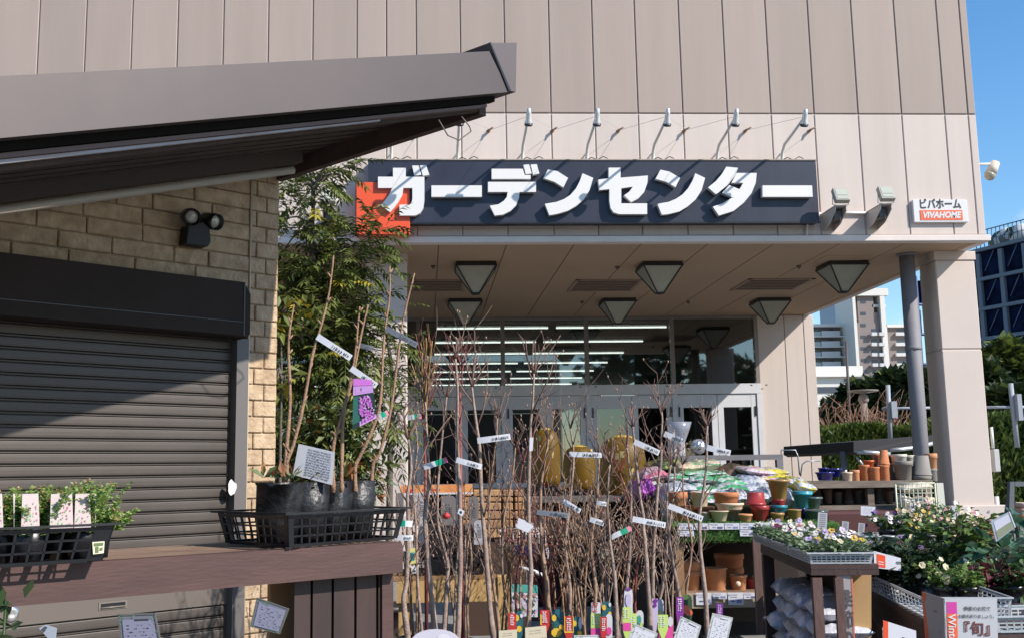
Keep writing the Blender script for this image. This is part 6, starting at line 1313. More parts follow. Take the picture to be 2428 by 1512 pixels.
m = MB(); m.prism([GT(.4, RW * .97, .3), GT(LS, RW * .97, .3), GT(LS, RW * .97, ZF - .03), GT(.4, RW * .97, ZF - .03)], dR * .01); m.build('inner_panel', mat('dark back', (.018, .012, .01), .9), ft)
# leaning plank at the left of the table
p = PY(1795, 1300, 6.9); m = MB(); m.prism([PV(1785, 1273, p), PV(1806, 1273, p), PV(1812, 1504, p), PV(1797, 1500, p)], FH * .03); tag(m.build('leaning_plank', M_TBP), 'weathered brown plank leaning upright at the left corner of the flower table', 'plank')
CRT = mat('crate grey', (.47, .50, .52), .45, var=.05)
TR = []
def gtray(a, b_, la_, lb_, lab, z=ZF): TR.append((a, b_, la_, lb_, z)); return tray('flower_tray', GT(a, b_, z - .002), dS, dR, la_, lb_, .048, CRT, lab, 'pale grey openwork flower trays', 18, 12, 3, tap=.01, rim=.01, bar=.005)
gtray(.0, .0, .50, .27, 'pale grey tray of pansies nearest the viewer on the left flower table'); gtray(.53, .0, .50, .27, 'pale grey tray of pansies behind the nearest one'); gtray(1.06, .0, .5, .27, 'pale grey tray of violas at the far end of the left table')
# gravel bags
for k in range(16):
    row, c_ = divmod(k, 4); z0 = .31 + row * .088; rr = random.Random(900 + k); q = GT(.24 + c_ * .31 + (row % 2) * .06 + rr.uniform(-.03, .03), .15 + rr.uniform(-.03, .02), z0 + rr.uniform(0, .012)); rr = random.Random(200 + k); nx, ny = 16, 10; m = MB(); vs = []
    ph = [rr.uniform(0, 6) for _ in range(6)]
    for side in (1, -1):
        for j in range(ny + 1):
            for i in range(nx + 1):
                x, y = -1 + 2 * i / nx, -1 + 2 * j / ny; e = (max(0, 1 - abs(x) ** 2.4) * max(0, 1 - abs(y) ** 2.4)) ** .45; w = .25 * math.sin(9 * x + 4 * y + ph[0]) * math.sin(7 * y + ph[1]) + .15 * math.sin(19 * x + ph[2])
                vs.append(q + dS * (x * .165) + dR * (y * .13) + Vector((0, 0, .045 + side * .043 * e * (1 + w) + .01 * math.sin(3 * x + ph[3]))))
    N = (nx + 1) * (ny + 1)
    m.add(vs, [f for j in range(ny) for i in range(nx) for f in ((j * (nx + 1) + i, j * (nx + 1) + i + 1, j * (nx + 1) + i + nx + 2, j * (nx + 1) + i + nx + 1), (N + j * (nx + 1) + i, N + j * (nx + 1) + i + nx + 1, N + j * (nx + 1) + i + nx + 2, N + j * (nx + 1) + i + 1))], 0, True)
    tag(m.build('gravel_bag', mat('gravel bag', (.45, .46, .52), .35, c2=(.72, .73, .80), vscale=30, bump=.8, bscale=60, coat=.6)), 'clear bag of bluish gravel under the flower table, %s in row %s from the bottom' % (['nearest', 'second', 'third', 'farthest'][c_], ['one', 'two', 'three', 'four', 'five'][row]), 'bag', 'gravel bags under the flower table')

# flowers
LFG = leafmat('flower leaf', (.045, .10, .03), (.10, .18, .06), (.07, .14, .04)); LFD = leafmat('deep leaf', (.02, .055, .02), (.05, .10, .035), (.03, .075, .03)); LFS = leafmat('silver green leaf', (.09, .15, .06), (.22, .28, .16), (.13, .19, .09)); LFL = leafmat('lime leaf', (.18, .28, .05), (.28, .38, .10), (.14, .24, .06))
PET = {'white': mat('petal white', (.58, .55, .51), .6), 'yellow': mat('petal yellow', (.45, .30, .03), .6), 'violet': mat('petal violet', (.09, .02, .16), .6), 'wine': mat('petal wine', (.16, .02, .06), .6), 'cream': mat('petal cream', (.52, .46, .30), .6), 'lilac': mat('petal lilac', (.40, .30, .52), .6), 'pink': mat('petal pink', (.58, .30, .30), .6), 'peach': mat('petal peach', (.62, .42, .30), .6)}
PK_ = list(PET)
def flower(m, p, d, r, mi, eye, rnd, n=5):
    d = d.normalized(); a = d.orthogonal().normalized(); b = d.cross(a); t0 = rnd.uniform(0, 6.28)
    for k in range(n):
        t = t0 + 6.283 * k / n; o = a * math.cos(t) + b * math.sin(t); s = (a * -math.sin(t) + b * math.cos(t)) * r * .55; q = p + d * (.0012 * k)
        m.add([q, q + o * r * .6 - s, q + o * r + d * r * .15, q + o * r * .6 + s], [(0, 1, 2, 3)], mi)
    e = r * .24; m.add([p + d * .005 + a * e, p + d * .0052 + b * e, p + d * .005 - a * e, p + d * .0052 - b * e], [(0, 1, 2, 3)], eye)
def fplant(base, lab, cols_, seed, h=.09, sp=.06, nl=90, nf=6, fr=.02, lm=LFG, ll=.035, group='small bedding plants in the flower trays', potc=None, pr_=.042, ph_=.07, name='bedding_plant'):
    rnd = random.Random(seed); t = thing(name, base, lab, 'plant', group); m = potmesh(pr_, ph_, .8, n=12); m.build('pot', potc or BLACKP, t, local=True); m = MB()
    for k in range(nl):
        a = rnd.uniform(0, 6.28); R_ = sp * math.sqrt(rnd.random()); z = ph_ + rnd.uniform(-.01, h - .02) * (1 - .5 * R_ / sp); leaf(m, Vector((R_ * math.cos(a), R_ * math.sin(a), z)), Vector((math.cos(a), math.sin(a), rnd.uniform(-.2, .9))) + rdir(rnd) * .4, ll * rnd.uniform(.6, 1.1), ll * .55, rnd, 0)
    m.build('foliage', lm, t, local=True)
    for k in range(nf):
        m = MB(); a = rnd.uniform(0, 6.28); R_ = sp * rnd.uniform(.2, 1); q = Vector((R_ * math.cos(a), R_ * math.sin(a), ph_ + h * rnd.uniform(.6, 1.1))); flower(m, q, Vector((rnd.uniform(-.5, .5), rnd.uniform(-1.2, 0), rnd.uniform(.3, 1.2))), fr * rnd.uniform(.8, 1.15), rnd.randrange(len(cols_)), len(cols_), rnd); m.build('flower', [PET[c] for c in cols_] + [mat('petal eye', (.10, .03, .03), .6)], t, local=True)
    return t
rr = random.Random(77)
for ti, (a, b_, la_, lb_, z) in enumerate(TR):
    for i in range(5):
        for j in range(3):
            cs = [['white'], ['white', 'wine'], ['violet', 'wine'], ['yellow', 'white'], ['wine', 'lilac'], ['white', 'cream'], ['cream', 'yellow'], ['lilac', 'white'], ['white']][rr.randrange(9)] if ti in (0, 1) else ['white', 'cream', 'lilac']
            q = GT(a + la_ * (i + .5) / 5, b_ + lb_ * (j + .5) / 3, z + .006)
            fplant(q, '%s flowered plant, %s of file %s in the %s' % (cs[0], ['nearest', 'second', 'third', 'fourth', 'farthest'][i], ['one', 'two', 'three', 'four'][j], ['near pansy tray', 'second pansy tray', 'far viola tray'][ti]), cs, 300 + ti * 20 + i * 4 + j, h=.07 if ti < 2 else .085, nl=60, nf=2 if (ti * 7 + i * 3 + j) % 3 else 1, fr=.018 if ti < 2 else .014, lm=LFS, sp=.05, ph_=.045)
# ---- second table nearer, its left edge running towards the viewer
Z2 = .62
g0, g1 = PZ(2188, 1466, Z2), PZ(2054, 1396, Z2); eS = g1 - g0; eS.z = 0; LS2 = eS.length; eS.normalize(); eR = Vector((eS.y, -eS.x, 0)); eR = eR if eR.x > 0 else -eR
G2 = lambda a, b_, z: Vector((g0.x, g0.y, 0)) + eS * a + eR * b_ + Vector((0, 0, z))
t2 = thing('flower_table', G2(.5, .6, 0), 'dark flower table at the right carrying the big leafy plants', 'table')
m = MB(); m.prism([G2(-.1, 0, Z2 - .03), G2(LS2 + .3, 0, Z2 - .03), G2(LS2 + .3, 2.2, Z2 - .03), G2(-.1, 2.2, Z2 - .03)], (0, 0, .027)); m.build('top', M_TBL, t2)
for a, b_ in ((0, .02), (LS2 + .2, .02), (0, 1.6), (LS2 + .2, 1.6)): m = MB(); m.prism([G2(a, b_, 0), G2(a + .06, b_, 0), G2(a + .06, b_ + .06, 0), G2(a, b_ + .06, 0)], (0, 0, Z2 - .031)); m.build('post', M_TBL, t2)
m = MB(); m.prism([G2(-.08, .01, Z2 - .16), G2(LS2 + .28, .01, Z2 - .16), G2(LS2 + .28, .01, Z2 - .031), G2(-.08, .01, Z2 - .031)], eR * .02); m.build('side_rail', M_TBL, t2)
tray('flower_tray', G2(0.0, .01, Z2), eS, eR, LS2 * .98, .36, .09, CRT, 'pale grey tray in shadow along the left edge of the right table', 'pale grey openwork flower trays', 18, 12, 4, tap=.01, rim=.01, bar=.005)
def big(uv, Y, lab, seed, hgt, rad, nl, ll, lm, fcol=None, nf=0, fr=.025, stems=7, potr=.06, name='leafy_plant', wr=.6, zb=None, group='big leafy plants on the right table', drp=.35, pw=.5):
    rnd = random.Random(seed); p = PY(uv[0], uv[1], Y); zb = Z2 + .01 if zb is None else zb; t = thing(name, (p.x, Y, zb), lab, 'plant', group); m = potmesh(potr, .08, .78, .02, .006, n=16); m.build('pot', BLACKP, t, local=True)
    m = MB(); L = MB(); F = MB()
    for s in range(stems):
        a = rnd.uniform(0, 6.28); R_ = rad * rnd.uniform(.2, .9); e = Vector((R_ * math.cos(a), R_ * math.sin(a), .08 + hgt * rnd.uniform(.45, 1.05))); mid = Vector((e.x * .4, e.y * .4, .06 + (e.z - .06) * .6)); P = smooth([Vector((e.x * .08, e.y * .08, .06)), mid, e], 4); m.tube(P, [.005 - .003 * i / len(P) for i in range(len(P))], 5)
        for k in range(nl // stems):
            f = rnd.uniform(.05, 1); i = min(len(P) - 2, int(f * (len(P) - 1))); q = P[i].lerp(P[i + 1], rnd.random()); d = Vector((math.cos(a + rnd.uniform(-1.8, 1.8)), math.sin(a + rnd.uniform(-1.8, 1.8)), rnd.uniform(-.1, .9))).normalized(); q2 = q + d * ll * rnd.uniform(.2, 1.1)
            m.tube([q, q2], .0015, 3, cap=False); l2 = ll * rnd.uniform(.65, 1.15); w = l2 * wr; s_ = d.cross(Vector((0, 0, 1))); s_ = s_.normalized() if s_.length > .01 else Vector((1, 0, 0)); s_ = Matrix.Rotation(rnd.uniform(-.8, .8), 3, d) @ s_; dn = Vector((0, 0, -1)) * l2 * drp
            up_ = s_.cross(d).normalized(); A = q2; B = q2 + d * l2 * .35 + dn * .12; C = q2 + d * l2 * .72 + dn * .45; D = q2 + d * l2 + dn
            L.add([A, B + s_ * w * .5 + up_ * w * .12, B, B - s_ * w * .5 + up_ * w * .12, C + s_ * w * .38 + up_ * w * .1, C, C - s_ * w * .38 + up_ * w * .1, D], [(0, 2, 1), (0, 3, 2), (1, 2, 5, 4), (2, 3, 6, 5), (4, 5, 7), (5, 6, 7)], 0, False)
        for k in range(nf // stems + (1 if nf else 0)):
            q = P[-1] + rdir(rnd) * rad * .35; F = MB(); flower(F, q, Vector((rnd.uniform(-.6, .6), -1, rnd.uniform(0, 1))), fr * rnd.uniform(.7, 1.2), rnd.randrange(len(fcol)) if fcol else 0, 0, rnd, 6); F.build('flower', [PET[c] for c in fcol], t, local=True)
    m.build('stems', mat('green stem', (.10, .12, .04), .6), t, local=True); L.build('foliage', lm, t, local=True)
    return t
LBIG = leafmat('big leaf', (.075, .14, .03), (.20, .28, .075), (.12, .19, .045), rough=.45, scale=14); LBL = leafmat('blue green leaf', (.045, .11, .06), (.10, .19, .11), (.06, .14, .08), rough=.3, scale=14); LRD = leafmat('wine leaf', (.10, .02, .03), (.06, .05, .03), (.14, .03, .04), scale=20); LDK = leafmat('dark leaf', (.015, .035, .015), (.035, .065, .025), (.02, .045, .02), rough=.35)
big((2278, 1400), 5.75, 'tall leafy plant with pale cream flowers rising above all the others at the right', 1, .36, .18, 240, .08, LBIG, ['cream', 'white', 'peach', 'pink'], 14, .016, 11)
big((2225, 1400), 5.9, 'leafy plant with big mid-green leaves left of the tall cream-flowered one', 2, .25, .17, 170, .09, LBIG, ['cream', 'peach'], 8, .02, 8)
big((2325, 1400), 5.95, 'cream-flowered leafy plant right of the tall one', 3, .28, .16, 170, .06, LFG, ['cream', 'pink', 'white'], 12, .016, 9)
big((2355, 1400), 5.45, 'plant with broad drooping blue-green leaves behind the sign', 4, .16, .13, 60, .12, LBL, None, 0, .02, 6, wr=.55)
big((2415, 1330), 5.9, 'dark glossy broad-leaved plant at the right edge of the picture', 5, .30, .13, 90, .11, LBL, None, 0, .02, 7, wr=.6)
big((2118, 1440), 5.75, 'dark leafy mass with small purple blooms at the left corner of the right table', 6, .17, .20, 420, .055, LDK, ['violet', 'wine'], 6, .016, 12)
big((2170, 1450), 5.5, 'very dark fine-leaved plant in the middle of the shaded tray', 7, .19, .20, 420, .055, LDK, None, 0, .02, 12)
big((2085, 1420), 6.15, 'pale yellow-green leafy plant beside the wooden stand', 8, .13, .11, 90, .05, LFL, ['cream'], 5, .02, 8)
big((2240, 1440), 5.3, 'bright lime fine-leaved plant behind the sign on the left', 9, .10, .14, 260, .035, LFL, ['cream'], 4, .018, 12)
big((2300, 1450), 5.25, 'green fine-leaved plant behind the sign on the right', 10, .08, .13, 200, .04, LFL, None, 0, .02, 10)
big((2370, 1440), 5.3, 'wine-red stemmed leafy plant right of the sign', 11, .08, .14, 160, .055, LRD, None, 0, .02, 10)
big((2405, 1440), 5.25, 'green leafy plant low at the right edge above the dark tray', 12, .08, .12, 160, .05, LFG, None, 0, .02, 10)
for k, (u, v, Y, cs, lab, h_) in enumerate(((2165, 1300, 6.6, ['cream', 'white', 'lilac'], 'cream and grey-leaved flowering plant left of the tall plants', .17), (2205, 1300, 6.5, ['cream', 'peach', 'white'], 'bushy cream-flowered plant under the mesh crate', .20), (2143, 1300, 6.36, ['peach', 'cream', 'yellow'], 'peach-flowered plant in a silver pot', .15), (2108, 1290, 6.36, ['lilac', 'violet', 'white'], 'lilac-flowered plant in a silver pot', .15), (2182, 1340, 6.35, ['cream', 'yellow'], 'yellow-green leaved plant with pale blooms in front of the bushy cream one', .18), (2240, 1290, 6.6, ['pink', 'cream'], 'pinkish-flowered plant beside the column foot', .22))):
    big((u, v), Y, lab, 60 + k, h_ - .085, .12, 170, .035, [LFS, LFG][k % 2], cs, 10, .014, 10, zb=.845, group='mid-size flowering plants between the tables')
for k, (u0, u1) in enumerate(((2092, 2124), (2128, 2158))): pot(u0, u1, 1268, 1298, 6.15, mat('silver pot', (.42, .41, .40), .35, metal=.3), ['silver-white pot, left of a pair behind the grey trays', 'silver-white pot, right of a pair behind the grey trays'][k], .75, .15, group='silver pots behind the trays')
tb_ = thing('flower_table', PY(2200, 1330, 6.5), 'plain dark table behind carrying the mid-size flowering plants', 'table'); a, b_ = PY(2045, 1330, 6.2), PY(2460, 1330, 6.2)
m = MB(); m.box(a.x, b_.x, 6.2, 7.3, .80, .838); m.build('top', M_TBL, tb_)
for x in (a.x + .05, b_.x - .1):
    m = MB(); m.box(x, x + .06, 6.25, 6.31, 0, .799); m.build('leg', M_TBL, tb_)
tray('flower_tray', Vector((PY(2052, 1300, 6.25).x, 6.22, .84)), (1, 0, 0), (0, 1, 0), .235, .3, .05, CRT, 'pale grey tray edge under the silver pots', 'pale grey openwork flower trays', 12, 8, 2, tap=.008, bar=.004); tray('flower_tray', Vector((PY(2155, 1300, 6.25).x, 6.22, .84)), (1, 0, 0), (0, 1, 0), .30, .3, .05, CRT, 'short pale grey tray edge left of the tall plants', 'pale grey openwork flower trays', 8, 8, 2, tap=.008, bar=.004)
a = PZ(2366, 1500, .72); tray('flower_tray', PY(2366, 1500, 4.5), (1, 0, 0), (0, 1, 0), .30, .3, .065, mat('crate blue grey', (.40, .45, .47), .45), 'pale grey tray at the bottom right corner beside the sign', 'pale grey openwork flower trays', 9, 9, 3, tap=.008, bar=.006)
m = MB(); q = PY(2360, 1503, 4.5); m.box(q.x, q.x + .7, 4.5, 5.1, q.z - .03, q.z - .002); m.box(q.x + .02, q.x + .06, 4.6, 4.66, 0, q.z - .031); m.box(q.x + .6, q.x + .64, 4.6, 4.66, 0, q.z - .031); tag(m.build('small_stand', M_TBL), 'dark stand under the bottom right tray', 'stand')
# wooden stand with banner strip
p = PY(2040, 1360, 5.0); m = MB(); m.prism([PV(2022, 1351, p), PV(2066, 1350, p), PV(2066, 1545, p), PV(2026, 1545, p)], FH * .25); tag(m.build('wooden_stand', mat('stand wood', (.44, .28, .12), .6, c2=(.33, .19, .08), vscale=3)), 'pale yellow wooden stand between the two flower tables', 'stand')
def sideban(m, Q, rt, up, n):
    for i, ch in enumerate('季節の花'): m.text(ch, .085, Q(.55, .34 + .22 * i, .003), rt, up, 2, bold=.01, sx=.75)
pxcard('strip_banner', ((1984, 1354), (2021, 1358), (2029, 1560), (1992, 1560)), PY(2000, 1400, 4.9), [mat('banner grey', (.30, .28, .28), .5), mat('banner orange edge', (.55, .15, .08), .5), mat('banner print', (.09, .08, .08), .5)], label='grey vertical banner strip with dark characters and an orange edge', cat='banner', marks=[(0, .10, 0, 1, 1), (.9, 1, 0, 1, 1), (.45, .75, .2, .27, 2)], face=sideban)
pxcard('orange_sign', ((2072, 1305), (2136, 1322), (2136, 1352), (2073, 1345)), PY(2100, 1320, 5.35), [PAPER, mat('sign orange', (.7, .1, .03), .4)], label='white sign with an orange band between the trays and the dark plant', cat='sign', marks=[(.10, .42, .12, .92, 1), (.16, .36, .55, .6, 0), (.16, .36, .7, .75, 0)])
def ra(m, Q, rt, up, n): m.text('ラ', .05, Q(.66, .38, .003), rt, up, 2, bold=.02)
pxcard('orange_edge_sign', ((2094, 1469), (2172, 1494), (2176, 1590), (2094, 1590)), PY(2130, 1490, 4.35), [PAPER, mat('sign orange', (.7, .1, .03), .4), INK], label='white sign with an orange left edge and one dark katakana below the dark tray', cat='sign', marks=[(0, .15, 0, 1, 1)], face=ra)
# the big seasonal sign: a folded board
ps = PY(2300, 1470, 4.45); sb = thing('season_sign', ps, 'white folded seasonal sign with a magenta and orange strip and large dark characters', 'sign'); M_SGN = mat('sign board white', (.46, .47, .49), .4); M_MAG = mat('strip magenta', (.55, .05, .30), .45); M_ORS = mat('strip orange', (.65, .12, .05), .45); M_DKR = mat('brown print', (.14, .04, .03), .5)
FR = [(2240, 1417), (2364, 1418), (2368, 1590), (2246, 1590)]; frp = [PV(u, v, ps) for u, v in FR]
def fs(m, Q, rt, up, n):
    m.text('季節のお花で', .0185, Q(.61, .145, .003), rt, up, 3, bold=.012); m.text('お庭を彩りましょう。', .0158, Q(.61, .25, .003), rt, up, 3, bold=.012)
    m.text('『旬』', .060, Q(.60, .43, .003), rt, up, 4, bold=.02, sx=.95)
    m.text('Winter', .044, Q(.115, .44, .004), -up, rt, 5, bold=.015)
card('front', frp, [M_SGN, M_MAG, M_ORS, INK, M_DKR, WHITE], parent=sb, marks=[(.03, .225, .05, .21, 1), (.03, .225, .211, 1, 2)], face=fs)
SD = [(2186, 1401), (2238, 1417), (2244, 1590), (2198, 1590)]; bk = PY(2186, 1401, 4.8)
q0 = PV(2186, 1401, bk); q3 = PV(2200, 1590, bk)
card('side', [q0, frp[0] - Vector((.004, 0, 0)), frp[3] - Vector((.004, 0, 0)), q3], [mat('sign side shade', (.36, .35, .35), .5), M_ORS, mat('side print', (.16, .15, .15), .5)], parent=sb, marks=[(0, .2, 0, 1, 1), (.45, .8, .45, .75, 2), (.5, .7, .2, .22, 2)])
m = MB(); m.prism([frp[3] + Vector((.05, .02, 0)), frp[2] + Vector((-.05, .02, 0)), frp[2] + Vector((-.05, .02, -.7)), frp[3] + Vector((.05, .02, -.7))], (0, .02, 0)); m.build('stand', GREYMET, sb)
# card, planter, cream pots and grey frame at the right edge
pxcard('picture_card', ((2349, 1234), (2394, 1211), (2408, 1248), (2362, 1284)), PY(2375, 1240, 5.2), [mat('card blue grey', (.30, .36, .42), .4), mat('card lilac white', (.52, .53, .62), .4), mat('card green grey', (.22, .25, .16), .5), PAPER], label='tilted pale blue picture card above the dark glossy leaves', cat='card', marks=[(.12, .88, .1, .55, 1), (.1, .9, .55, .95, 2), (.95, 1, 0, 1, 3)])
m = MB(); a, b_ = PY(2322, 1262, 6.6), PY(2358, 1240, 6.6); m.prism([(a.x, 6.6, a.z - .1), (b_.x, 6.6, a.z - .1), (b_.x, 6.6, b_.z - .02), (a.x - .01, 6.6, b_.z)], (0, .3, 0)); m.box(a.x - .02, b_.x + .01, 6.58, 6.92, b_.z - .015, b_.z + .002); tag(m.build('window_box', mat('brick red plastic', (.38, .08, .04), .5)), 'brick red window box behind the cream flowers at the column foot', 'planter')
for k in range(4): pot(2410, 2446, 1190 + 14 * k, 1206 + 14 * k, 7.0, [CRM, mat('pale peach clay', (.6, .38, .28), .7), TCP, CRM][k], 'shallow clay pot, %s from the top in the stack at the right edge' % pos[k], .8, .6, group='stack of shallow pots at the right edge')
t = thing('sign_stand', (PY(2410, 1200, 8.0).x, 8.0, 0), 'grey metal A-frame stand at the right edge beside the column', 'frame'); M_GF = mat('frame dark grey', (.10, .11, .125), .5)
m = MB(); m.prism([PY(2395, 1141, 8.0), PY(2406, 1141, 8.0), PY(2402, 1400, 8.0), PY(2388, 1400, 8.0)], (0, .04, 0)); m.build('post', M_GF, t)
m = MB(); m.prism([PY(2407, 1141, 8.0), PY(2470, 1141, 8.0), PY(2470, 1152, 8.0), PY(2407, 1152, 8.0)], (0, .04, 0)); m.build('top_bar', M_GF, t); m = MB(); m.tube([PY(2398, 1145, 8.05), PY(2374, 1300, 8.3)], .02, 6); m.build('strut', M_GF, t)
# ================================================================ leafy tree beside the kiosk
def pinnate(m, p, d, L, n, ll, rnd, mi):
    """a compound leaf: arching stalk with paired leaflets"""
    d = d.normalized(); pts = []; q = p.copy(); dd = d.copy(); s = dd.cross(Vector((0, 0, 1))); s = s.normalized() if s.length > .05 else Vector((1, 0, 0))
    for k in range(n):
        q = q + dd * (L / n); dd = (dd + Vector((0, 0, -.13))).normalized(); s = dd.cross(Vector((0, 0, 1))); s = s.normalized() if s.length > .05 else Vector((1, 0, 0))
        for sg in (-1, 1):
            f = (s * sg * .9 + dd * .75 + Vector((0, 0, rnd.uniform(-.45, .05)))).normalized(); l = ll * rnd.uniform(.75, 1.1) * (1 - .3 * abs(k / n - .45)); w = l * .33; a = f.cross(Vector((0, 0, 1)) + rdir(rnd) * .5).normalized() * w * .5
            t = q + f * l + Vector((0, 0, -.22 * l)); c = q + f * l * .45
            m.add([q, c + a, t, c - a], [(0, 1, 2, 3)], mi)
    t = q + dd * ll; m.add([q, q + dd * ll * .45 + s * ll * .12, t, q + dd * ll * .45 - s * ll * .12], [(0, 1, 2, 3)], mi)
    m.tube([p, p + d * L * .5, q], .0018, 3, mi=mi, cap=False)
LT = leafmat('evergreen leaf', (.075, .10, .020), (.17, .19, .045), (.11, .14, .03), rough=.55, scale=4); LT2 = leafmat('evergreen leaf pale', (.13, .17, .04), (.20, .22, .06), rough=.35, scale=5); LTY = leafmat('yellowing leaf', (.40, .32, .03), (.30, .26, .03)); LTD = leafmat('evergreen leaf dark', (.022, .035, .010), (.05, .07, .018), rough=.35, scale=5); LTR = leafmat('rusty old leaf', (.28, .11, .03), (.22, .09, .03))
BK = mat('tree bark', (.10, .085, .07), .85, var=.3, vscale=30, bump=.6, bscale=60)
def leafytree(label, Y, seed, trunk_px, blobs, nleaf, L=.26, ll=.062, mats_=None, name='leafy_tree', wts=(6, 2, .12, 3), kind=0, group=None, trr=.03):
    rnd = random.Random(seed); b = PY(trunk_px[0][0], trunk_px[0][1], Y); t = thing(name, (b.x, Y, 0), label, 'tree', group); m = potmesh(.2, .32, .8, .04, .012, n=20); m.build('pot', mat('nursery pot', (.03, .02, .018), .5), t, local=True)
    T = smooth([Vector((b.x, Y, .28))] + [PY(u, v, Y) for u, v in trunk_px[1:]], 3); m = MB(); m.tube(T, [trr * (1 - .7 * i / len(T)) for i in range(len(T))], 8); cr = MB(); tot = sum(w for *_, w in blobs); 
    for (u, v, ru, rv, w) in blobs:
        c = PY(u, v, Y); rx, rz = ru * Y / 2541, rv * Y / 2541; k0 = min(T, key=lambda q: (q - c).length)
        for j in range(5):
            e = c + Vector((rnd.uniform(-1, 1) * rx, rnd.uniform(-1, 1) * rx * .8, rnd.uniform(-.8, .8) * rz)) * .7; m.tube(smooth([k0, k0.lerp(e, .5) + Vector((0, 0, .06)), e], 3), [.011, .010, .009, .007, .006, .004, .003], 5)
        n = int(nleaf * w / tot)
        for j in range(n):
            d = rdir(rnd); r = rnd.random() ** .45; q = c + Vector((d.x * rx * r, d.y * rx * .9 * r, d.z * rz * r)); out = (Vector((d.x, d.y * .8, d.z * .5 + .25)) + rdir(rnd) * .6).normalized(); mi = rnd.choices(range(len(wts)), wts)[0]
            if kind == 0: pinnate(cr, q, out, L * rnd.uniform(.7, 1.1), 6, ll, rnd, mi)
            else:
                for s in range(4): leaf(cr, q + rdir(rnd) * .05, (out + rdir(rnd) * .9), ll * rnd.uniform(.7, 1.2), ll * .38, rnd, mi, .25)
    m.build('trunk', BK, t); cr.build('crown', mats_ or [LT, LT2, LTY, LTD], t); return t
leafytree('tall evergreen tree with feathery leaflets between the kiosk and the left column', 7.6, 5, [(740, 1300), (735, 1000), (745, 800), (740, 600), (745, 450)],
   [(720, 460, 80, 75, 5), (690, 560, 60, 90, 6), (770, 640, 90, 75, 8), (850, 600, 70, 50, 3.4), (700, 720, 60, 90, 8), (790, 760, 85, 90, 9), (835, 800, 75, 80, 5), (880, 700, 50, 70, 1.0), (700, 880, 60, 90, 7), (780, 900, 90, 90, 9), (835, 900, 60, 80, 4), (740, 1010, 100, 80, 8), (905, 850, 60, 90, 1.4), (900, 1000, 60, 70, 1.2), (790, 400, 40, 25, 1.4), (880, 545, 40, 40, 1.6)], 940, .24, .078)
leafytree('smaller feathery evergreen in front of the left column with thin arching leaves', 8.3, 6, [(920, 1300), (925, 1100), (930, 900), (915, 780)], [(925, 800, 60, 90, 4), (945, 900, 50, 80, 4), (930, 1000, 60, 90, 4), (960, 950, 50, 90, 3)], 75, .2, .06)
leafytree('low broad-leaved shrub with grey-green and rusty leaves behind the counter pots', 6.9, 7, [(740, 1300), (735, 1200), (740, 1120)], [(700, 1100, 60, 60, 4), (770, 1090, 70, 70, 5), (830, 1100, 50, 70, 4), (720, 1030, 60, 50, 3), (800, 1010, 60, 50, 3), (880, 1120, 35, 50, 1.5)], 420, .2, .09, [LT, LT2, LTR, LTD, leafmat('grey green leaf', (.12, .17, .10), (.2, .25, .16))], name='broadleaf_shrub', wts=(3, 2, .5, 4, 2), kind=1)
leafytree('slim plant with a few long yellow and pale leaves right of the kiosk wall', 6.6, 8, [(668, 1300), (664, 1100), (668, 900), (664, 750)], [(665, 770, 30, 50, 3), (720, 740, 30, 20, 1), (668, 900, 25, 60, 1), (730, 790, 20, 30, .7)], 46, .2, .11, [LT2, LTY, LTY, LT], name='yellowing_shrub', wts=(3, 1, 1, 2), kind=1, trr=.012)

# ================================================================ beyond the porch
PCH = lambda u, v, Y: PY(u, v, Y)
# grey rack with dark roof
YR = 15.0; t = thing('cart_shelter', (PY(2100, 1100, YR).x, YR, 0), 'dark flat-roofed cart shelter with grey posts behind the back shelf', 'shelter')
m = MB(); m.prism([PY(2024, 1046, YR), PY(2222, 1030, YR + .8), PY(2222, 1054, YR + .8), PY(2036, 1076, YR), (PY(2024, 1070, YR))], (0, 3.0, 0)); m.build('roof', mat('shelter roof', (.022, .022, .025), .9), t)
m = MB(); m.tube([PY(2110, 1066, YR - .1), PY(2140, 1064, YR - .1), PY(2170, 1060, YR), PY(2222, 1048, YR)], .03, 6); m.tube([PY(2032, 1070, YR - .1), PY(2110, 1075, YR - .1)], .03, 6); m.build('edge_pipe', GALV, t)
for u in (2027, 2112, 2218): q = PY(u, 1200, YR); m = MB(); m.tube([(q.x, YR + .3, 0), (q.x, YR + .3, PY(u, 1068, YR).z)], .045, 8); m.build('post', mat('shelter post', (.22, .24, .27), .4, metal=.4), t)
m = MB(); m.tube([PY(2030, 1080, YR + .2), PY(2052, 1110, YR + .2)], .02, 5); m.build('brace', GALV, t)
m = MB(); a = PY(2354, 1118, YC + .3); b_ = PY(2365, 1064, YC + .3); m.box(a.x - .02, b_.x - .03, YC + .2, YC + .4, a.z, b_.z, bev=.01); tag(m.build('meter_box', mat('meter grey', (.42, .42, .42), .5)), 'slim grey electrical box fixed to the right side of the column', 'box')
m = MB(); a = PY(2353, 1062, YC + .3); m.tube([(a.x + .01, YC + .3, a.z), (a.x + .01, YC + .3, a.z + .28)], .02, 6); a = PY(2368, 1240, YC + .3); m.tube([(a.x, YC + .3, a.z), (a.x, YC + .3, a.z + .35)], .03, 6); tag(m.build('column_conduit', WHITE), 'thin pale conduit stubs beside the column above and below the grey box', 'conduit')
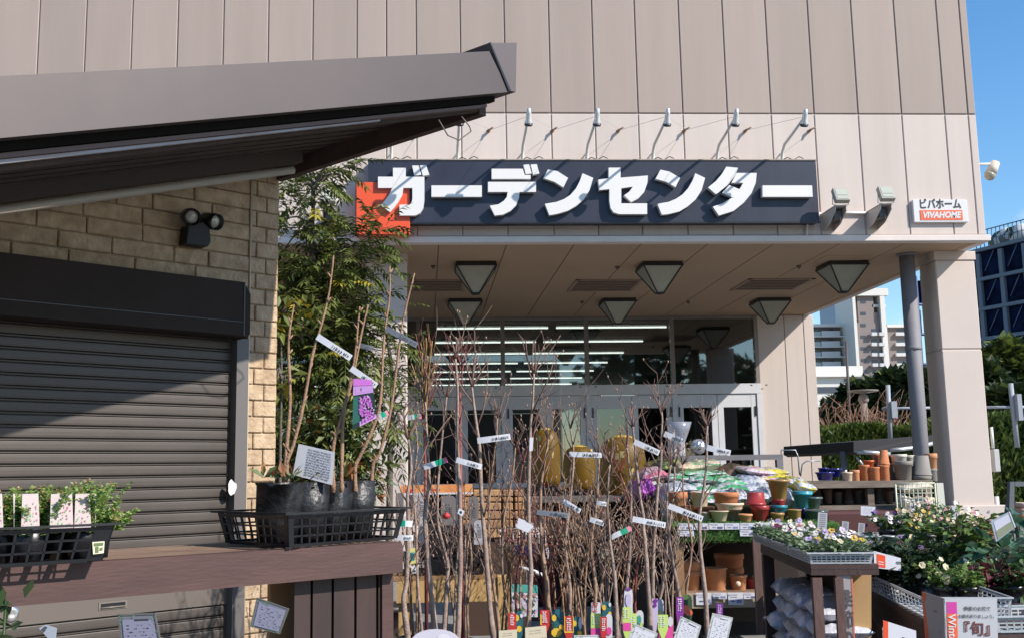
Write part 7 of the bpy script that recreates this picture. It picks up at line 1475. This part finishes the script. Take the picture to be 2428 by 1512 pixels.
# ground cover, hedges, bushes
LH1 = leafmat('hedge green', (.07, .12, .022), (.19, .22, .05), (.11, .16, .03), tr=.3, scale=.9); LH2 = leafmat('hedge dark', (.03, .06, .015), (.07, .11, .025), (.045, .08, .02), scale=.9)
def mass(name, u0, u1, vt, vb, Y, dep, n, ll, mats_, lab, cat, seed, top=.12, wts=(1, 1), spiky=0, trunk=None, group=None, thick=1):
    """a hedge or bush: leaves through a rounded volume with an uneven top"""
    rnd = random.Random(seed); a, b_ = PY(u0, vt, Y), PY(u1, vt, Y); z1 = a.z; z0 = max(0, PY(u0, vb, Y).z); ph = [rnd.uniform(0, 6) for _ in range(4)]; w = b_.x - a.x
    t = thing(name, ((a.x + b_.x) / 2, Y, 0), lab, cat, group); m = MB()
    for k in range(n):
        s = rnd.random(); x = a.x + w * s; tz = z1 * (1 - top * (.5 + .5 * math.sin(9 * s + ph[0])) * (.6 + .4 * math.sin(23 * s + ph[1]))) ; z = z0 + (tz - z0) * (1 - rnd.random() ** (2.0 if spiky else 1.6)); y = Y + dep * (rnd.random() ** 1.5) * (.4 + .6 * 1)
        d = Vector((rnd.uniform(-1, 1), rnd.uniform(-.9, .2), 1)) if spiky else rdir(rnd, -.4, 1); leaf(m, Vector((x, y, z)), d, ll * rnd.uniform(.6, 1.3), ll * (.34 if spiky else .6), rnd, rnd.choices(range(len(mats_)), wts)[0], .1)
    m.build('foliage', mats_, t); m = MB()
    for k in range(7): x = a.x + w * (k + .5) / 7; m.tube([(x, Y + dep * .5, 0), (x + rnd.uniform(-.1, .1), Y + dep * .5, z1 * .7)], .04, 5)
    m.build('trunk', BK, t); return t
mass('hedge', 1936, 2230, 1012, 1200, 20, 2.5, 14000, .15, [LH1, LH2], 'bright green feathery hedge beyond the porch, left of the drainpipe', 'hedge', 1, .10, (2, 1.4), 1)
mass('hedge', 2340, 2520, 985, 1240, 17, 3.0, 15000, .17, [LH1, LH2], 'green feathery bushes right of the column', 'hedge', 2, .12, (2, 2), 1)
def crown_tree(u, v, ru, rv, Y, lab, seed, n, ll, mats_, wts, group='trees beyond the car park'):
    rnd = random.Random(seed); c = PY(u, v, Y); rx, rz = ru * Y / 2541, rv * Y / 2541; t = thing('broadleaf_tree', (c.x, Y, 0), lab, 'tree', group); m = MB(); T = [Vector((c.x, Y, 0)), Vector((c.x + .1, Y, c.z * .5)), c]; m.tube(T, [rx * .07, rx * .055, rx * .03], 8); cl = []
    for k in range(16):
        d = rdir(rnd); q = c + Vector((d.x * rx * .68, d.y * rx * .6, d.z * rz * .66)); cl.append((q, rnd.uniform(.30, .46))); m.tube([T[1].lerp(T[2], rnd.random()), q], [rx * .02, rx * .006], 5)
    m.build('trunk', BK, t); m = MB()
    for k in range(n):
        q, s = cl[k % 16]; d = rdir(rnd); r = rnd.random() ** .4; p = q + Vector((d.x * rx * s * r, d.y * rx * s * r, d.z * rz * s * r)); leaf(m, p, (d + rdir(rnd) * .8), ll * rnd.uniform(.6, 1.3), ll * .7, rnd, rnd.choices(range(len(mats_)), wts)[0], .1)
    m.build('crown', mats_, t); return t
LTF = leafmat('far tree dark', (.018, .035, .012), (.045, .07, .022), (.03, .05, .016), scale=.5); LTG = leafmat('far tree olive', (.10, .14, .03), (.19, .21, .05), (.13, .17, .035), scale=.5)
crown_tree(2060, 975, 80, 72, 45, 'dark evergreen tree behind the bare shrub, widest one', 1, 7000, .5, [LTF, LTG], (6, .5)); crown_tree(2135, 945, 62, 62, 42, 'dark evergreen tree behind the drainpipe', 2, 5000, .5, [LTF, LTG], (6, .4)); crown_tree(2000, 1000, 50, 55, 47, 'dark evergreen tree low at the left of the gap', 3, 4000, .5, [LTF, LTG], (6, .5)); crown_tree(2185, 960, 50, 80, 40, 'dark tree between drainpipe and column', 4, 4000, .5, [LTF], (1,))
crown_tree(2400, 890, 72, 78, 32, 'olive sunlit tree right of the column below the steel building', 5, 8000, .42, [LTG, LTF], (5, 2)); crown_tree(2400, 1010, 80, 95, 26, 'dark tree behind the rail at the right edge', 6, 7000, .40, [LTF, LTG], (6, .6)); crown_tree(2350, 960, 40, 90, 30, 'dark tree directly behind the right column edge', 7, 4000, .42, [LTF, LTG], (6, 1))
# red bare shrub
rnd = random.Random(12); t = thing('bare_bush', PY(2050, 1100, 22), 'big leafless reddish bush above the green hedge', 'shrub'); M_RB = mat('rusty twigs', (.27, .15, .10), .8, c2=(.17, .10, .07), vscale=2)
t.location.z = 0; m = MB()
for k in range(95):
    x = PY(rnd.uniform(1955, 2165), 1020, 22); b = Vector((x.x * .97 + PY(2050, 1000, 22).x * .03, 22 + rnd.uniform(0, 1), .4)); a = rnd.uniform(-1, 1) * 1.7; e = Vector((x.x + a * .6, 22 + rnd.uniform(-.5, 1.2), PY(2050, 955 + 35 * rnd.random() + 14 * abs(a), 22).z)); mid = b.lerp(e, .5) + Vector((-a * .12, 0, .1)); P = smooth([b, mid, e], 3); m.tube(P, [.016 - .011 * i / len(P) for i in range(len(P))], 4)
    for j in range(4): q = P[rnd.randrange(2, len(P))]; m.tube([q, q + Vector((rnd.uniform(-.4, .4), rnd.uniform(-.2, .2), rnd.uniform(.05, .45)))], [.009, .003], 3)
m.build('branches', M_RB, t)
# rails, poles, lamps
M_POLE = mat('pole pale', (.27, .30, .34), .5)
def pole(pts, Y, r, lab, name='pole', cat='pole', group=None, mt=None, extra=None):
    P = [PY(u, v, Y) for u, v in pts]; m = MB(); P[0].z = 0 if P[0].z < 1.2 else P[0].z; m.tube(P, r, 8)
    if extra: extra(m, P)
    return tag(m.build(name, mt or M_POLE), lab, cat, group)
pole([(2112, 1060), (2105, 912)], 19, .042, 'pale steel fence post with a bracket box above the bare bush', 'fence_post', 'post', 'pale posts of the pipe rail', extra=lambda m, P: m.box(P[1].x, P[1].x + .10, 18.9, 19.05, P[1].z - .6, P[1].z - .3))
pole([(2412, 1060), (2396, 908)], 14, .034, 'pale steel fence post at the right edge before the dark tree', 'fence_post', 'post', 'pale posts of the pipe rail', extra=lambda m, P: m.box(P[1].x + .02, P[1].x + .08, 13.9, 14.0, P[1].z - .5, P[1].z - .15))
m = MB(); m.tube([PY(2092, 968, 19), PY(2225, 966, 19)], .026, 8); tag(m.build('pipe_rail', M_POLE), 'horizontal pale pipe rail between the bare bush and the column', 'rail', 'horizontal pipe rails'); m = MB(); m.tube([PY(2330, 965, 14), PY(2470, 964, 14)], .019, 8); tag(m.build('pipe_rail', M_POLE), 'horizontal pale pipe rail right of the column', 'rail', 'horizontal pipe rails')
m = MB(); m.tube([PY(2408, 991, 14), PY(2470, 991, 14)], .014, 8); tag(m.build('pipe_rail', M_POLE), 'short lower pipe rail at the right edge', 'rail', 'horizontal pipe rails')
pole([(2054, 1060), (2048, 955)], 24, .08, 'stone-coloured lamp post with a flat disc top above the hedge', 'street_lamp', 'street lamp', mt=mat('lamp stone', (.20, .17, .15), .7), extra=lambda m, P: (m.lathe([(.08, 0), (.12, .06), (.10, .16), (.03, .22), (.33, .26), (.34, .29), (0, .31)], P[1], 16)))
pole([(2018, 1060), (2006, 808)], 26, .035, 'very thin dark tall pole in front of the apartment block', 'tall_pole', 'pole', mt=mat('pole dark', (.05, .045, .05), .6))
# ---- apartment blocks
M_APW = mat('apartment white', (.60, .58, .54), .7, var=.04); M_APG = mat('apartment grey', (.20, .165, .155), .75); M_APD = mat('apartment glass', (.05, .06, .08), .25); M_APS = mat('balcony shade', (.16, .15, .15), .7); M_APL = mat('balcony panel', (.50, .50, .50), .6); M_APB = mat('tower blue', (.10, .14, .24), .3)
def flatbox(m, u0, u1, v0, v1, Y, d, mi=0):
    vm = min((v0 + v1) / 2, 830); a, b_ = PY(u0, vm, Y), PY(u1, vm, Y); m.box(a.x, b_.x, Y, Y + d, max(0, PY(u0, v1, Y).z), PY(u0, v0, Y).z, mi)
YA = 300.0
t = thing('apartment_block', (PY(1970, 900, YA).x, YA, 0), 'white apartment block with long balconies seen below the porch roof', 'building')
m = MB(); a, b_ = PY(1900, 1100, YA), PY(2026, 775, YA); m.box(a.x, b_.x, YA, YA + 14, 0, b_.z); m.build('wall', M_APS, t); m = MB(); flatbox(m, 1900, 2028, 768, 775, YA - 2, 18); m.build('roof', M_APW, t)
for k in range(8):
    v = 799 + k * 24.3; m = MB(); flatbox(m, 1900, 2027, v - 3, v, YA - 2.2, 2.1); m.build('balcony_slab', M_APW, t); m = MB(); flatbox(m, 1948, 1992, v - 15, v - 3.2, YA - 2.2, .3); m.build('balcony_panel', M_APL, t)
    m = MB(); flatbox(m, 1900, 1946, v - 13, v - 3.2, YA - 2.1, .2); m.build('balcony_glass', mat('balcony glass', (.30, .36, .36), .3), t); m = MB(); flatbox(m, 2000, 2026, v - 13, v - 3.2, YA - 2.1, .2); m.build('balcony_glass', mat('balcony glass', (.30, .36, .36), .3), t)
    for u in (1930, 1965, 1995): m = MB(); flatbox(m, u, u + 12, v - 20, v - 8, YA - .1, .09); m.build('window', M_APD, t)
t = thing('apartment_tower', (PY(2066, 800, YA - 10).x, YA - 10, 0), 'grey-brown apartment tower framed in white with small windows', 'building'); YA2 = YA - 10
m = MB()
m2 = MB(); flatbox(m2, 2034, 2100, 765, 1150, YA2 + 1, 12); flatbox(m2, 2034, 2072, 702, 765, YA2 + 1, 12); flatbox(m2, 2072, 2100, 741, 765, YA2 + 1, 12); m2.build('wall', M_APG, t)
m = MB(); flatbox(m, 2029, 2036, 697, 1150, YA2, 13); m.build('side_frame', M_APW, t); m = MB(); flatbox(m, 2095, 2106, 697, 1150, YA2, 13); m.build('side_frame', M_APW, t); m = MB(); flatbox(m, 2029, 2106, 684, 701, YA2 - .1, 13.2); m.build('top_frame', M_APW, t)
m = MB(); flatbox(m, 2068, 2100, 722, 728, YA2 + 1, 6); m.build('bridge_slab', M_APW, t)
for k in range(7):
    v = 716 + k * 27.5; m = MB(); flatbox(m, 2041, 2053, v - 4, v + 3, YA2 + .9, .09); m.build('window', M_APD, t)
for k in range(6):
    v = 784 + k * 24.4
    for u, w in ((2067, 13), (2085, 14)): m = MB(); flatbox(m, u, u + w, v - 5, v + 3, YA2 + .9, .09); m.build('window', M_APD, t); m = MB(); flatbox(m, u, u + w, v + 3.2, v + 11, YA2 - .4, 1); m.build('balcony', M_APL, t)
t = thing('apartment_wing', (PY(2130, 850, YA + 5).x, YA + 5, 0), 'lower grey apartment wing right of the tower with stacked white balconies', 'building')
m = MB(); flatbox(m, 2104, 2165, 776, 1150, YA + 5, 12); m.build('wall', M_APG, t); m = MB(); flatbox(m, 2104, 2170, 769, 775.5, YA + 4, 14); m.build('roof', M_APW, t); m = MB(); flatbox(m, 2100, 2107, 776, 1150, YA + 3, 3); m.build('side_frame', M_APW, t)
for k in range(6):
    v = 784 + k * 24.4; m = MB(); flatbox(m, 2127, 2160, v - 4, v + 3, YA + 4.9, .09); m.build('window', M_APD, t); m = MB(); flatbox(m, 2125, 2160, v + 3.2, v + 11, YA + 4, .9); m.build('balcony', M_APL, t)
t = thing('blue_tower', (PY(2010, 740, 420).x, 420, 0), 'blue glass tower behind the apartment block', 'building'); m = MB(); flatbox(m, 1993, 2034, 690, 1120, 420, 20); m.build('wall', M_APB, t); m = MB(); flatbox(m, 2014, 2016, 690, 1120, 419.8, .19); m.build('fin', mat('fin pale', (.35, .38, .45), .5), t)
t = thing('white_annex', (PY(1980, 900, 200).x, 200, 0), 'low white annex with dark window bands in front of the apartments', 'building')
m = MB(); flatbox(m, 1900, 2043, 868, 1150, 200, 20); m.build('wall', M_APW, t); m = MB(); flatbox(m, 1900, 2020, 872, 889, 199.5, .49, 0); m.build('upper_wall', mat('annex pale', (.68, .68, .70), .6), t); m = MB(); flatbox(m, 1998, 2042, 897, 907, 199.8, .19); m.build('window_band', M_APD, t); m = MB(); flatbox(m, 1900, 2010, 917, 931, 199.8, .19); m.build('window_band', M_APD, t); m = MB(); flatbox(m, 1900, 2046, 889, 893, 199, .9); m.build('cornice', M_APW, t)
# ---- steel-framed building on the right
t = thing('steel_building', (22, 60, 0), 'dark blue glazed multi-storey building with a grey steel grid at the right edge', 'building'); vpd = ray(100, 1158); dB = Vector((vpd.x, vpd.y, 0)).normalized()
q0 = PY(2310, 1150, 62); q0.z = 0; nB = Vector((-dB.y, dB.x, 0)); nB = nB if nB.y < 0 else nB
def BP(u, v): return PP(u, v, q0, nB)
if nB.dot(EYE - q0) < 0: nB = -nB
def BA(u, v): return (BP(u, v) - q0).dot(dB)
BQ = lambda a, o, z: q0 + dB * a + nB * o + Vector((0, 0, z))
aL, aR = BA(2310, 700), BA(2428, 700); zt0 = BP(2310, 603).z; zt1 = BP(2428, 556).z; HT = (zt0 + zt1) / 2
aF, aN = max(aL, aR), min(aL, aR) - 14; M_STL = mat('steel grid', (.115, .145, .18), .7); M_BLU = mat('dark blue glass', (.003, .004, .010), .9, c2=(.008, .016, .05), vscale=1.6, spec=.05)
m = MB(); m.prism([BQ(aF, 0, 0), BQ(aN, 0, 0), BQ(aN, 0, HT), BQ(aF, 0, HT)], -nB * 16); m.build('glazing', M_BLU, t)
LV = [v for v in (603, 671, 745, 815)]; zz = [BP(2330, v_).z for v_ in (597, 668, 738, 808)]; step = (zz[0] - zz[3]) / 3; k = 0; z = HT
while z > 1: m = MB(); m.prism([BQ(aF, .25, z - .2), BQ(aN, .25, z - .2), BQ(aN, .25, z), BQ(aF, .25, z)], -nB * .24); m.build('beam', M_STL, t); z -= step
cs = BA(2385, 700) - BA(2330, 700)
for k in range(-9, 8):
    a = BA(2330, 700) + cs * k
    if not (aN < a < aF): continue
    m = MB(); w = abs(cs) * .085; m.prism([BQ(a - w, .2, 0), BQ(a + w, .2, 0), BQ(a + w, .2, HT - .3), BQ(a - w, .2, HT - .3)], -nB * .19); m.build('column', M_STL, t)
rr = random.Random(4); m = MB(); zc = HT
for k in range(-9, 8):
    for j in range(8):
        a = BA(2330, 700) + cs * (k + .5); z = HT - step * (j + .5)
        if z > 8 and aN < a < aF: m = MB(); m.tube([BQ(a - cs * .25, .1, z - step * .3), BQ(a + cs * .2, .1, z + step * .35)], .03, 4); m.build('brace', mat('bracing', (.08, .12, .20), .6), t)
m = MB()
for k in range(60): a = aN + (aF - aN) * k / 59; m.tube([BQ(a, -.5, HT), BQ(a, -.5, HT + 1.2)], .03, 3)
m.tube([BQ(aN, -.5, HT + 1.2), BQ(aF, -.5, HT + 1.2)], .04, 3); m.tube([BQ(aN, -.5, HT + .6), BQ(aF, -.5, HT + .6)], .03, 3); m.build('roof_rail', M_STL, t)
for k in range(9):
    a = BA(2332 + k * 12, 600); m = MB(); m.lathe([(0, 0), (.7, .1), (.9, .6), (.5, 1.1), (0, 1.3)], BQ(a, -1.5 - rr.random(), HT), 10, wob=.3, seed=k); m.build('roof_unit', [LH2, WHITE, M_APS][k % 3], t)
# far left block of the same frame seen between drainpipe and column
t = thing('steel_tower', PY(2190, 900, 80), 'narrow blue steel framework seen between the drainpipe and the right column', 'building'); t.location.z = 0; m = MB()
for u in (2168, 2184, 2200, 2216): a = PY(u, 850, 80); m.tube([(a.x, 80, 0), (a.x, 80, PY(u, 655, 80).z)], .16, 5)
z = 2.0
while z < PY(2190, 655, 80).z: m.tube([(PY(2160, 900, 80).x, 80, z), (PY(2222, 900, 80).x, 80, z)], .12, 5); z += 1.15 * 2
m.build('frame', mat('blue steel', (.05, .08, .17), .5), t); m = MB(); z = 2.0; k = 0
while z < PY(2190, 655, 80).z - 2: 
    x0, x1 = PY(2166 + 16 * (k % 3), 900, 80).x, PY(2182 + 16 * (k % 3), 900, 80).x; m.box(x0, x1, 80.2, 80.5, z, z + 1.9); z += 2.3; k += 1
m.build('infill', M_BLU, t)
# ---- what stands behind the viewer and shows only as a reflection in the doors
t = thing('rear_building', (-14, -32, 0), 'long brown building across the car park behind the viewer, seen only reflected in the glass', 'building'); m = MB(); m.box(-60, 9, -44, -32, 0, 8.5); m.build('wall', mat('rear wall', (.14, .11, .09), .8), t)
for k in range(10): m = MB(); m.box(-56 + k * 6.4, -52 + k * 6.4, -31.99, -31.9, 1.2, 3.2); m.build('window', M_APD, t)
rnd = random.Random(3)
for k in range(6): crown = None
def reartree(x, y, h, lab, seed):
    rnd = random.Random(seed); t = thing('rear_tree', (x, y, 0), lab, 'tree', 'trees behind the viewer'); m = MB(); m.tube([(x, y, 0), (x, y, h * .6)], .25, 6); m.build('trunk', BK, t); m = MB()
    for k in range(1500): d = rdir(rnd); r = rnd.random() ** .4; leaf(m, Vector((x + d.x * h * .42 * r, y + d.y * h * .42 * r, h * .6 + d.z * h * .42 * r)), d + rdir(rnd), .9, .7, rnd, 0)
    m.build('crown', LTF, t)
reartree(14, -30, 10, 'round dark tree behind the viewer, nearer one', 1); reartree(22, -36, 9, 'round dark tree behind the viewer, middle one', 2); reartree(31, -34, 10, 'round dark tree behind the viewer, farthest right', 3)
